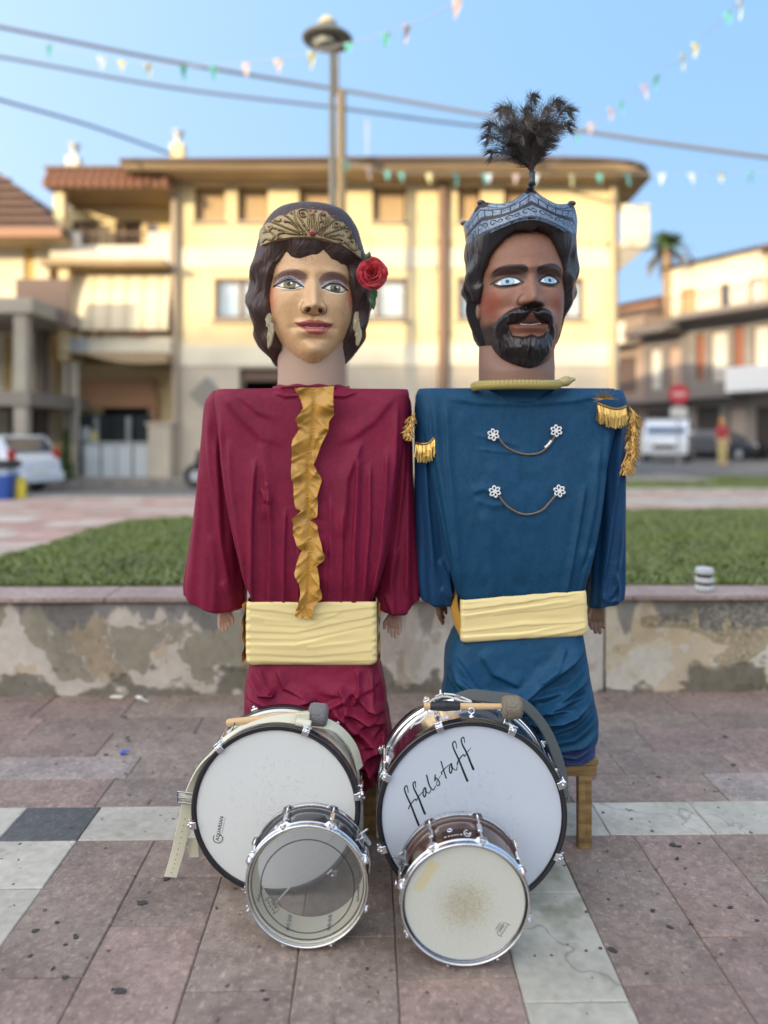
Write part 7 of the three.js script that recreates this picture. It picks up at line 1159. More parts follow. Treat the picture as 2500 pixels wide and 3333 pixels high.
  const draw = (rough) => canvasTex(1400, 1880, (c) => {
    c.fillStyle = rough ? '#8a8a8a' : '#8f6450'; c.fillRect(0, 0, 1400, 1880); c.setTransform(4, 0, 0, 4, -1545 * 4, -765 * 4);
    const S = (pts, f = c5) => { const cv = new THREE.CatmullRomCurve3(pts.map((p) => new THREE.Vector3(...f(...p), 0)), false, 'centripetal'), L = cv.getPoints(60); c.beginPath(); L.forEach((p, i) => i ? c.lineTo(p.x, p.y) : c.moveTo(p.x, p.y)); };
    const pp = (pts) => { c.beginPath(); pts.forEach((p, i) => i ? c.lineTo(...p) : c.moveTo(...p)); c.closePath(); };
    const r = rng(71);
    if (!rough) {
      for (let i = 0; i < 2600; i++) { c.fillStyle = r() < 0.5 ? 'rgba(180,130,105,0.04)' : 'rgba(80,45,35,0.04)'; c.beginPath(); c.ellipse(1545 + r() * 350, 765 + r() * 450, 2 + r() * 10, 1 + r() * 4, r() * 3, 0, 7); c.fill(); }
      c.filter = 'blur(50px)'; c.fillStyle = 'rgba(150,66,46,0.7)'; for (const e of [[360, 760, 150, 190], [1440, 720, 90, 170]]) { const q = c5(e[0], e[1]); c.beginPath(); c.ellipse(q[0], q[1], e[2] * 0.211, e[3] * 0.211, 0, 0, 7); c.fill(); }
      c.filter = 'blur(22px)'; c.fillStyle = 'rgba(62,38,32,0.85)'; S([[390, 300], [470, 230], [700, 230], [880, 280], [900, 380], [800, 440], [640, 340], [480, 360], [380, 430]]); c.fill(); S([[1050, 300], [1200, 220], [1380, 200], [1470, 260], [1500, 360], [1440, 360], [1300, 310], [1150, 360], [1060, 440], [1040, 360]]); c.fill();
      c.filter = 'blur(5px)'; c.fillStyle = '#2a1d1d'; S([[385, 300], [430, 235], [560, 190], [720, 192], [850, 205], [895, 270], [880, 310], [760, 262], [600, 240], [470, 258], [385, 300]]); c.fill(); S([[1040, 300], [1040, 250], [1130, 200], [1270, 160], [1380, 158], [1470, 205], [1500, 245], [1400, 215], [1280, 218], [1150, 262], [1050, 310]]); c.fill();
      c.filter = 'none';
      for (const [white, iris, pup, outer, low] of [
        [[[450, 455], [520, 405], [620, 378], [720, 400], [825, 470], [740, 482], [600, 488], [500, 476]], [612, 436, 98, 62], [606, 434, 30], [[385, 440], [480, 390], [600, 352], [720, 372], [830, 465]], [[420, 470], [500, 520], [620, 524], [740, 505], [815, 480]]],
        [[[1090, 465], [1150, 400], [1260, 352], [1340, 368], [1400, 408], [1360, 458], [1260, 466], [1150, 462]], [1270, 412, 92, 60], [1272, 412, 30], [[1080, 450], [1150, 378], [1260, 330], [1360, 345], [1450, 410]], [[1095, 475], [1200, 490], [1330, 488], [1410, 450], [1450, 415]]]]) {
        c.fillStyle = '#e6ebec'; S([...white, white[0]]); c.fill(); c.save(); S([...white, white[0]]); c.clip(); const q = c5(iris[0], iris[1]); c.fillStyle = '#9ec2d8'; c.beginPath(); c.ellipse(q[0], q[1], iris[2] * 0.211, iris[3] * 0.24, 0, 0, 7); c.fill(); c.strokeStyle = '#5d86a4'; c.lineWidth = 1.2; c.stroke();
        for (let k = 0; k < 34; k++) { const a = k * 0.185; c.strokeStyle = k % 2 ? 'rgba(225,240,248,0.35)' : 'rgba(80,120,150,0.25)'; c.lineWidth = 0.8; c.beginPath(); c.moveTo(q[0] + Math.cos(a) * 7, q[1] + Math.sin(a) * 6); c.lineTo(q[0] + Math.cos(a) * 19, q[1] + Math.sin(a) * 14); c.stroke(); }
        const u = c5(pup[0], pup[1]); c.fillStyle = '#2c3d4f'; c.beginPath(); c.arc(u[0], u[1], pup[2] * 0.211, 0, 7); c.fill(); c.restore();
        c.strokeStyle = '#141318'; c.lineCap = 'round'; c.lineWidth = 7.2; S(outer); c.stroke(); c.lineWidth = 4.4; c.strokeStyle = '#1d1716'; S(low.map(([x, y]) => [x, y - 22])); c.stroke(); c.filter = 'blur(6px)'; c.strokeStyle = 'rgba(50,32,28,0.85)'; c.lineWidth = 6; S(low); c.stroke(); c.filter = 'none';
      }
      c.filter = 'blur(7px)'; c.strokeStyle = 'rgba(66,38,32,0.85)'; c.lineWidth = 4; S([[810, 660], [755, 710], [740, 790], [780, 840]]); c.stroke(); c.fillStyle = 'rgba(40,26,24,0.9)'; S([[800, 840], [860, 815], [960, 800], [1100, 800], [1165, 815], [1090, 870], [960, 890], [850, 870], [800, 840]]); c.fill(); c.filter = 'none';
    }
    if (!rough) { c.filter = 'blur(26px)'; c.fillStyle = 'rgba(42,26,24,0.85)'; S([[120, 900], [220, 940], [300, 1060], [450, 1080], [460, 1400], [330, 1380], [220, 1200], [150, 1050]]); c.fill(); S([[1340, 1080], [1420, 1120], [1440, 1240], [1380, 1380], [1320, 1300]]); c.fill(); c.filter = 'none'; }
    c.filter = 'blur(4px)'; c.fillStyle = rough ? '#585858' : '#1d1719'; pp(beardPoly); c.fill(); c.filter = 'none';
    if (!rough) { for (let i = 0; i < 900; i++) { const q = [1545 + r() * 300, 990 + r() * 220]; if (sdPoly(beardPoly, ...q) > -1) continue; c.strokeStyle = r() < 0.6 ? 'rgba(10,8,10,0.5)' : 'rgba(70,62,66,0.35)'; c.lineWidth = 0.6; c.beginPath(); c.moveTo(...q); c.lineTo(q[0] + (r() - 0.5) * 4, q[1] + 4 + r() * 8); c.stroke(); } 
      c.strokeStyle = 'rgba(30,20,20,0.55)'; c.lineWidth = 0.8; for (let i = 0; i < 0; i++) { const q = [1550 + r() * 40, 1000 + r() * 90]; c.beginPath(); c.moveTo(...q); c.lineTo(q[0] + 2 + r() * 4, q[1] + 8 + r() * 6); c.stroke(); } }
    c.filter = 'blur(4px)'; c.fillStyle = rough ? '#7a7a7a' : '#7c4c3b'; pp(barePoly); c.fill(); c.filter = 'none';
    if (!rough) {
      c.fillStyle = '#5f3a31'; S([[770, 1090], [860, 1040], [950, 1020], [1030, 1050], [1120, 1085], [1000, 1110], [880, 1105], [770, 1090]]); c.fill(); c.fillStyle = '#7b4a3d'; S([[720, 1130], [850, 1150], [960, 1160], [1080, 1140], [1180, 1120], [1090, 1190], [960, 1215], [830, 1200], [720, 1130]]); c.fill();
      c.strokeStyle = '#241416'; c.lineWidth = 3.2; S([[700, 1088], [830, 1108], [950, 1124], [1060, 1108], [1180, 1086]]); c.stroke(); c.strokeStyle = '#dddcd8'; c.lineWidth = 3.0; S([[800, 1103], [880, 1112], [946, 1116]]); c.stroke(); S([[956, 1116], [1040, 1102], [1112, 1092]]); c.stroke();
      c.setTransform(1, 0, 0, 1, 0, 0); headGrain(c, 1400, 1880, 10, 54);
    }
  }, !rough);
  const head = part(g, 'head', headGeo({ cx: cxF, d: dH, prof, relief, tex: [1545, 765, 350, 470] }), mat([1, 1, 1], { map: draw(false), roughnessMap: draw(true), roughness: 0.95, bumpMap: lumps, bumpScale: 0.0022 }));
  head.position.set(X(1693, ZC + 0.02), 0, -ZC - 0.02); head.rotation.y = 0.03;
  const ear = new THREE.SphereGeometry(0.024, 20, 16).scale(0.5, 1.25, 0.6).translate(-0.150, Y(1008, 2.72), 0.01); part(head, 'ear', ear, mat([0.26, 0.14, 0.10], { roughness: 0.5 })); part(head, 'ear', ear.clone().scale(-1, 1, 1), mat([0.26, 0.14, 0.10], { roughness: 0.5, side: THREE.DoubleSide }));
  // hair
  const open = [[285, 2050], [292, 1790], [290, 1690], [262, 1600], [268, 1540], [300, 1520], [318, 1420], [326, 1310], [352, 1210], [408, 1130], [470, 1066], [540, 1016], [600, 1012], [648, 1020], [700, 996], [742, 1012], [800, 1052], [850, 1130], [892, 1220], [916, 1290], [930, 1400], [930, 1500], [925, 1640], [900, 1800], [880, 2050]].map(([x, y]) => c2(632 + (x - 622) * lerp(1.14, 1.04, smoothstep(y, 1000, 1500)), y < 1100 ? y - 14 : y));
  const hairM = mat([0.022, 0.018, 0.020], { roughness: 0.34, physical: true, clearcoat: 0.25, clearcoatRoughness: 0.3, bumpMap: grey(512, 256, (u, v) => fbm(u * 128, v * 8, 3, 66, 0)), bumpScale: 0.003 });
  const hairProf = [[694, 1, 0.004, 0.004, -0.01], [697, 70, 0.08, 0.08, -0.01], [704, 125, 0.140, 0.14, -0.01], [718, 155, 0.170, 0.17, 0], [735, 167, 0.181, 0.18, 0], [760, 171, 0.186, 0.19, 0], [800, 176, 0.184, 0.195, 0], [840, 179, 0.178, 0.195, 0], [880, 179, 0.168, 0.195, 0], [926, 182, 0.158, 0.195, -0.005], [949, 184, 0.150, 0.195, -0.01], [972, 176, 0.140, 0.19, -0.015], [1018, 164, 0.122, 0.18, -0.03], [1064, 152, 0.105, 0.17, -0.04], [1100, 138, 0.09, 0.16, -0.045], [1122, 120, 0.08, 0.14, -0.05], [1132, 90, 0.05, 0.10, -0.05], [1134, 10, 0.01, 0.02, -0.05]];
  const hwave = (a, py) => 0.06 * Math.exp(-((a / 0.5) ** 2)) * smoothstep(py, 740, 758) * (1 - smoothstep(py, 770, 810)) * (0.75 + 0.5 * vn(a * 6, py * 0.05, 9)) + smoothstep(py, 760, 860) * (0.026 * Math.sin(a * 5 + py * 0.045 + 1.4 * Math.sin(py * 0.02)) + 0.018 * Math.sin(a * 11 - py * 0.03) + 0.012 * (vn(a * 16 + py * 0.012, py * 0.02, 7) - 0.5)) + 0.016 * (vn(a * 24, py * 0.012, 4) - 0.5);
  part(head, 'hair', hairGeo({ prof: hairProf, D: ZC + 0.02, dF: dH + 0.02, cx: cxF, open, wave: hwave, round: 46 }), hairM);
  // crown
  {
    const y0 = Y(760, ZC + 0.02), R0 = 0.1885, n = 360, tips = [0, 0.92, -0.92, 1.75, -1.75, 2.55, -2.55];
    const topH = (a) => { let h = 0, f = 0; for (const t of tips) { let q = Math.abs(((a - t + 9.4248) % 6.2832) - 3.1416); const main = t === 0 ? 1 : 0.62, e = Math.pow(Math.max(0, 1 - q / 0.46), t === 0 ? 1.9 : 1.6) * main; h = Math.max(h, e); f = Math.max(f, e); } return [h, f]; };
    const rows = [], V = 26;
    for (let j = 0; j <= V; j++) { const row = []; for (let i = 0; i < n; i++) { const a = i / n * 6.2832 - 3.1416, [h, f] = topH(a), v = j / V, H = 0.024 + 0.060 * h, B = 0.066 - 0.026 * Math.exp(-((a / 0.55) ** 2)), y = y0 - B + v * (H + B), r = R0 + 0.004 + 0.010 * v + 0.018 * f * v * v * (Math.abs(a) < 0.4 ? -0.9 : 0.25) + (v > 0.93 ? -0.004 : 0) + (v < 0.04 ? -0.006 : 0); row.push([Math.sin(a) * r, y, Math.cos(a) * r]); } rows.push(row); }
    // inside face
    for (let j = V; j >= 0; j -= 5) rows.push(rows[j].map((p) => [p[0] * 0.95, p[1] - 0.002, p[2] * 0.95]));
    const ct = canvasTex(2048, 256, (c, W, H) => {
      c.translate(0, H); c.scale(1, -1); c.fillStyle = '#78879a'; c.fillRect(0, 0, W, H); const r = rng(2);
      for (let i = 0; i < 2600; i++) { c.fillStyle = r() < 0.45 ? 'rgba(30,32,40,0.30)' : 'rgba(205,215,228,0.16)'; c.beginPath(); c.ellipse(r() * W, r() * H, 2 + r() * 16, 1 + r() * 4, r() * 3, 0, 7); c.fill(); }
      c.strokeStyle = '#20222b'; c.lineWidth = 8; for (const y of [188, 132, 108]) { c.beginPath(); for (let x = 0; x <= W; x += 16) c.lineTo(x, y + 4 * (r() - 0.5)); c.stroke(); }
      c.lineWidth = 6; for (let x = 20; x < W; x += 52) { c.beginPath(); c.moveTo(x, 134); c.lineTo(x + 3, 186); c.stroke(); }
      c.fillStyle = '#2a2b33'; c.fillRect(0, 109, W, 24); c.lineWidth = 6; for (let x = 30; x < W; x += 96) { c.beginPath(); c.arc(x, 74, 17, 0.4, 5.2); c.stroke(); c.beginPath(); c.arc(x + 46, 68, 13, 3.6, 8.6); c.stroke(); c.beginPath(); c.moveTo(x + 14, 90); c.quadraticCurveTo(x + 28, 50, x + 40, 86); c.stroke(); }
      c.fillStyle = 'rgba(24,22,26,0.9)'; for (const t of tips) { const x = (t + 3.1416) / 6.2832 * W; c.beginPath(); c.ellipse(x, 250, t === 0 ? 34 : 60, 46, 0, 0, 7); c.fill(); }
      c.strokeStyle = '#1d1f28'; c.lineWidth = 5; for (const t of tips) { const x = (t + 3.1416) / 6.2832 * W; for (const s of [-1, 1]) { c.beginPath(); c.moveTo(x + s * 18, 250); c.quadraticCurveTo(x + s * 44, 205, x + s * 150, 200); c.stroke(); } if (t === 0) { c.beginPath(); c.moveTo(x, 250); c.lineTo(x, 188); c.stroke(); } }
    });
    const tilt = (p) => { const c = Math.cos(0.19), q = Math.sin(0.19), y = p[1] - y0, z = p[2]; return [p[0], y0 + y * c + z * q, -y * q + z * c]; };
    const tg0 = (g) => { const P = g.attributes.position; for (let i = 0; i < P.count; i++) { const t = tilt([P.getX(i), P.getY(i), P.getZ(i)]); P.setXYZ(i, ...t); } g.computeVertexNormals(); return g; };
    const cg = tg0(loft(rows, true, (p, u, v) => [u, Math.min(1, v * (rows.length - 1) / V)]));
    const crown = part(head, 'crown', cg, mat([0.92, 0.95, 1.0], { map: ct, roughness: 0.30, metalness: 0.35, bumpMap: ct, bumpScale: 0.004, side: THREE.DoubleSide }));
    const knob = mat([0.085, 0.08, 0.085], { roughness: 0.4, metalness: 0.3 });
    for (const t of tips) { const [h] = topH(t), y = y0 + 0.024 + 0.060 * h, r = R0 + 0.008 + (t === 0 ? -0.012 : 0.002); part(crown, 'knob', new THREE.SphereGeometry(t === 0 ? 0.009 : 0.0105, 18, 14).scale(1.4, 0.9, 1.1).translate(...tilt([Math.sin(t) * r, y - 0.006, Math.cos(t) * r])), knob); }
    part(crown, 'cap', new THREE.SphereGeometry(R0 - 0.004, 48, 16, 0, 6.2832, 0, 1.57).scale(1, 0.16, 1).translate(0, y0 - 0.005, 0), hairM, 'dark top inside the crown');
    // plume: socket and ostrich feathers
    const sz = R0 - 0.004, sy = y0 + 0.080 + 0.034, bx = 0.002;
    part(head, 'plume_socket', lathe([[0.0, 0], [0.0125, 0], [0.0105, 0.012], [0.0100, 0.030], [0.0118, 0.044], [0.0, 0.044]], 24).translate(bx, sy, sz), mat([0.035, 0.045, 0.06], { roughness: 0.35 }));
    const r = rng(101), fM = mat([0.042, 0.031, 0.028], { roughness: 0.7, side: THREE.DoubleSide }), base = new THREE.Vector3(bx, sy + 0.042, sz);
    const feather = (lean, depth, L, curl, dens, spread, seed) => {
      const q = rng(seed), pos = [], nor = [], end = new THREE.Vector3(Math.sin(lean) * L, Math.cos(lean) * L, depth), mid = end.clone().multiplyScalar(0.5).add(new THREE.Vector3(-Math.sin(lean) * 0.02 + curl * 0.10, 0.02, 0)), tip = end.clone().add(new THREE.Vector3(curl * 0.12, -Math.abs(curl) * 0.06, depth * 0.1));
      const cv = new THREE.CatmullRomCurve3([new THREE.Vector3(0, 0, 0), mid, end, tip], false, 'centripetal');
      const tri = (a, b, c) => { pos.push(a.x, a.y, a.z, b.x, b.y, b.z, c.x, c.y, c.z); const n = b.clone().sub(a).cross(c.clone().sub(a)).normalize(); for (let k = 0; k < 3; k++) nor.push(n.x, n.y, n.z); };
      const strip = (p, w) => { for (let i = 1; i < p.length; i++) { const t = p[i].clone().sub(p[i - 1]).normalize(), o = new THREE.Vector3(-t.y, t.x, 0.2).normalize(), w0 = w * (1 - (i - 1) / p.length), w1 = w * (1 - i / p.length * 0.9); const a = p[i - 1].clone().addScaledVector(o, w0), b = p[i - 1].clone().addScaledVector(o, -w0), c = p[i].clone().addScaledVector(o, w1), d = p[i].clone().addScaledVector(o, -w1); tri(a, b, c); tri(b, d, c); } };
      strip(Array.from({ length: 13 }, (_, i) => cv.getPoint(i / 12)), 0.0016);
      for (let i = 0; i < dens; i++) { const t = 0.10 + 0.90 * i / dens, p = cv.getPoint(t), tg = cv.getTangent(t), side = i % 2 ? 1 : -1, o = new THREE.Vector3(-tg.y, tg.x, 0).normalize().multiplyScalar(side), bl = spread * (0.55 + 0.45 * Math.sin(Math.PI * Math.min(1, t * 0.9 + 0.15))) * (0.7 + q() * 0.6) * (t > 0.93 ? 0.6 : 1), zz = (q() - 0.5) * 0.9, dr = 0.55 + q() * 0.75;
        const P = []; for (let k = 0; k <= 5; k++) { const s = k / 5; P.push(p.clone().addScaledVector(o, bl * s * (1 - 0.25 * s)).addScaledVector(tg, bl * dr * s * (0.4 + 0.8 * s)).add(new THREE.Vector3(0, -bl * 0.35 * s * s, bl * zz * s))); } strip(P, 0.00068); }
      const g2 = new THREE.BufferGeometry(); g2.setAttribute('position', new THREE.Float32BufferAttribute(pos, 3)); g2.setAttribute('normal', new THREE.Float32BufferAttribute(nor, 3)); g2.setAttribute('uv', new THREE.Float32BufferAttribute(new Float32Array(pos.length / 3 * 2), 2)); return g2;
    };
    const F = [[-1.02, 0.01, 0.150, -0.06, 380, 0.030], [-0.80, 0.02, 0.185, -0.10, 420, 0.032], [-0.56, -0.01, 0.215, -0.10, 460, 0.032], [-0.34, 0.03, 0.225, -0.16, 460, 0.034], [-0.20, -0.02, 0.235, -0.05, 460, 0.032], [0.0, 0.0, 0.215, 0.05, 440, 0.032], [0.13, -0.01, 0.262, 0.04, 480, 0.028], [0.30, 0.02, 0.205, 0.06, 420, 0.032], [0.44, -0.02, 0.262, 0.08, 460, 0.034], [0.60, 0.01, 0.238, 0.16, 460, 0.034], [0.74, -0.01, 0.205, 0.10, 420, 0.030], [-0.12, 0.045, 0.160, 0.06, 460, 0.040], [0.22, 0.045, 0.145, -0.06, 440, 0.038], [-0.46, 0.045, 0.150, -0.08, 440, 0.038], [0.45, 0.04, 0.150, 0.08, 420, 0.036], [-0.28, 0.055, 0.110, -0.04, 420, 0.036], [0.12, 0.055, 0.100, 0.04, 420, 0.036], [-0.70, 0.03, 0.110, -0.05, 380, 0.030], [0.62, 0.03, 0.105, 0.05, 360, 0.028], [-0.2, -0.04, 0.18, -0.1, 420, 0.045], [0.3, -0.04, 0.18, 0.1, 420, 0.045]];
    F.forEach((f, i) => { const o = part(head, 'feather', feather(...f, 300 + i), i % 4 === 3 ? mat([0.10, 0.077, 0.062], { roughness: 0.7, side: THREE.DoubleSide }) : fM); o.position.copy(base); o.rotation.z = 0.12; });
  }
  // gold fringe epaulettes
  const goldM = mat([0.58, 0.37, 0.11], { metalness: 0.9, roughness: 0.34, side: THREE.DoubleSide }), goldDark = mat([0.38, 0.22, 0.065], { metalness: 0.85, roughness: 0.32, side: THREE.DoubleSide });
  function fringe(path, len, out, n, seed, spread = 0.25) { // strands hanging from a braid that follows path
    const q = rng(seed), pos = [], cv = new THREE.CatmullRomCurve3(path, false, 'centripetal');
    for (let i = 0; i < n; i++) {
      const t = q(), p = cv.getPoint(t), tg = cv.getTangent(t), l = len * (0.75 + q() * 0.4), o = out.clone().multiplyScalar(0.3 + q() * 0.9), w = 0.0011 + q() * 0.0012, dx = (q() - 0.5) * spread * len, tw = (q() - 0.5) * 0.8;
      const a = p.clone(), b = p.clone().add(new THREE.Vector3(dx * 0.4, -l * 0.5, 0)).addScaledVector(o, 0.8), c = p.clone().add(new THREE.Vector3(dx, -l, 0)).addScaledVector(o, 1.0), s = new THREE.Vector3(Math.cos(tw), 0, Math.sin(tw)).multiplyScalar(w);
      for (const [u, v] of [[a, b], [b, c]]) { const A = u.clone().sub(s), B = u.clone().add(s), C = v.clone().sub(s), D = v.clone().add(s); for (const z of [A, C, B, B, C, D]) pos.push(z.x, z.y, z.z); }
    }
    const g2 = new THREE.BufferGeometry(); g2.setAttribute('position', new THREE.Float32BufferAttribute(pos, 3)); g2.setAttribute('uv', new THREE.Float32BufferAttribute(new Float32Array(pos.length / 3 * 2), 2)); g2.computeVertexNormals(); return g2;
  }
  const ep = (label, path, len, out, n, seed, spread, m = goldM) => { const e = part(g, 'epaulette', tube(path, 0.0045, 40, 8), goldDark, label), f = part(e, 'fringe', fringe(path, len, out, n, seed, spread), m); f.userData.kind = 'stuff'; return e; };
  ep('gold fringe epaulette on the left shoulder', [P3(1352, 1442, 2.66), P3(1376, 1445, 2.632), P3(1396, 1442, 2.622), P3(1414, 1424, 2.615)], 0.058, new THREE.Vector3(0, 0, 0.012), 90, 5, 0.25);
  ep('gold fringe at the outer left shoulder', [P3(1350, 1345, 2.68), P3(1344, 1370, 2.67), P3(1338, 1395, 2.665), P3(1342, 1415, 2.66)], 0.022, new THREE.Vector3(-0.016, 0, 0.014), 190, 6, 1.6, goldDark);
  ep('gold fringe epaulette on the right shoulder', [P3(1944, 1312, 2.612), P3(1968, 1322, 2.608), P3(1995, 1330, 2.612), P3(2018, 1330, 2.625), P3(2038, 1322, 2.66)], 0.060, new THREE.Vector3(0, 0, 0.012), 130, 8, 0.2);
  ep('thick gold fringe down the outer right shoulder', [P3(2046, 1322, 2.67), P3(2052, 1360, 2.67), P3(2046, 1410, 2.67), P3(2046, 1450, 2.67), P3(2036, 1490, 2.665), P3(2022, 1520, 2.66)], 0.028, new THREE.Vector3(0.018, -0.004, 0.014), 700, 9, 1.5, goldDark);
  { // burst of loose tinsel
    const q = rng(14), pos = [], c = P3(1966, 1298, 2.60); for (let i = 0; i < 70; i++) { const a = 0.2 + q() * 3.6 - 0.3, L = 0.018 + q() * 0.034, d = new THREE.Vector3(Math.cos(a) * L * 1.1, Math.sin(a) * L * 0.9, 0.006 + q() * 0.016), s = new THREE.Vector3(-Math.sin(a), Math.cos(a), 0).multiplyScalar(0.0009); const A = c.clone().sub(s), B = c.clone().add(s), E = c.clone().add(d); for (const z of [A, B, E]) pos.push(z.x, z.y, z.z); }
    const g2 = new THREE.BufferGeometry(); g2.setAttribute('position', new THREE.Float32BufferAttribute(pos, 3)); g2.setAttribute('uv', new THREE.Float32BufferAttribute(new Float32Array(pos.length / 3 * 2), 2)); g2.computeVertexNormals(); part(g, 'tinsel', g2, goldM, 'burst of gold tinsel on the right shoulder').userData.kind = 'stuff'; }
  // white corded flower closures joined by brown cords
  const dC = 2.612, loopM = mat([0.80, 0.79, 0.76], { roughness: 0.6 }), cordM = mat([0.20, 0.13, 0.075], { roughness: 0.6 });
  for (const [px, py] of [[1606, 1415], [1811, 1402], [1611, 1600], [1821, 1598]]) {
    const fl = part(g, 'frog_flower', new THREE.SphereGeometry(0.0035, 12, 10).scale(1, 1, 0.6), loopM), zz = dC - 0.008; fl.position.copy(P3(px, py, py > 1500 ? zz - 0.022 : zz + 0.001));
    for (let k = 0; k < 6; k++) { const a = k / 6 * 6.283 + 0.3 + px * 0.01; part(fl, 'loop', new THREE.TorusGeometry(0.0058, 0.0023, 8, 20).scale(1.25, 0.9, 1).translate(0.0115, 0, 0).rotateZ(a), loopM); }
  }
  for (const [pts, d] of [[[[1622, 1424], [1650, 1456], [1690, 1474], [1722, 1479], [1760, 1472], [1790, 1446], [1806, 1420]], dC - 0.006], [[[1624, 1614], [1650, 1646], [1690, 1670], [1722, 1674], [1765, 1660], [1790, 1634], [1812, 1608]], dC - 0.029]]) part(g, 'cord', tube(pts.map((p) => P3(p[0], p[1], d)), 0.0030, 60, 8), cordM);
  part(g, 'cord_end', tube([P3(1774, 1457, dC - 0.008), P3(1784, 1448, dC - 0.008), P3(1795, 1434, dC - 0.008)], 0.0040, 20, 8), loopM, 'white wound end of the upper cord');
  // ------ toy snake lying round the neck
  {
    const sM = mat([1, 1, 1], { roughness: 0.5, map: canvasTex(2048, 64, (c, W, H) => { c.fillStyle = '#a99a56'; c.fillRect(0, 0, W, H); const r = rng(6); for (let i = 0; i < 2600; i++) { c.fillStyle = r() < 0.5 ? 'rgba(70,60,24,0.25)' : 'rgba(220,205,140,0.25)'; c.fillRect(r() * W, r() * H, 3, 3); } c.fillStyle = '#1f1a10'; for (let x = 30; x < W; x += 68) for (const y0 of [18]) { for (const [a, b, s] of [[0, 12, 4], [-6, 6, 4], [6, 6, 4], [0, 0, 5], [-12, -2, 4], [12, -2, 4], [-5, 20, 3], [5, 20, 3]]) { c.beginPath(); c.ellipse(x + a * 1.9, y0 + b * 1.3 + 6, s * 1.6, s * 0.9, 0.4, 0, 7); c.fill(); } } }) });
    sM.map.wrapS = sM.map.wrapT = THREE.RepeatWrapping;
    const t = thing('toy_snake', 'yellow patterned toy snake lying round the neck of the blue giant', 'toy snake', [cxN, yS, -ZC]);
    const w = (px, py, d) => { const p = P3(px, py, d); return [p.x - cxN, p.y - yS, p.z + ZC]; };
    const path = [w(1536, 1262, 2.66), w(1556, 1256, 2.62), w(1600, 1253, 2.585), w(1690, 1251, 2.57), w(1770, 1252, 2.58), w(1806, 1252, 2.60), w(1822, 1250, 2.62)];
    const cv = new THREE.CatmullRomCurve3(path.map((p) => new THREE.Vector3(...p)), false, 'centripetal'), rows = [];
    for (let j = 0; j <= 100; j++) { const k = j / 100, p = cv.getPoint(k), tg = cv.getTangent(k), up = new THREE.Vector3(0, 1, 0), s = new THREE.Vector3().crossVectors(tg, up).normalize(), r = 0.0165 * Math.min(1, 0.35 + k * 8) * (k > 0.93 ? 1 - (k - 0.93) * 3 : 1), row = []; for (let i = 0; i < 24; i++) { const a = i / 24 * 6.2832; row.push(p.clone().addScaledVector(s, Math.cos(a) * r).addScaledVector(up, Math.sin(a) * r).toArray()); } rows.push(row); }
    part(t, 'body', loft(rows, true, (p, u, v) => [v * 1.4, u * 2 + 0.1]), sM);
    const h = bones([[[0, 0, 0], [0.03, 0.010, 0], 0.013, 0.017], [[0.03, 0.010, 0], [0.056, 0.016, 0.002], 0.016, 0.0065], [[0.028, 0.020, 0.008], [0.034, 0.020, 0.008], 0.005, 0.005]], 0.006, [0.025, 0.008, 0], 0.05, 44);
    const o = part(t, 'head', h, mat([0.42, 0.36, 0.16], { roughness: 0.5 })); o.position.set(...w(1814, 1250, 2.62));
    for (const z of [1]) part(t, 'eye', new THREE.SphereGeometry(0.0028, 10, 8), mat([0.01, 0.01, 0.01], { roughness: 0.1 })).position.set(w(1814, 1250, 2.62)[0] + 0.036, w(1814, 1250, 2.62)[1] + 0.020, w(1814, 1250, 2.62)[2] + 0.012);
  }
}

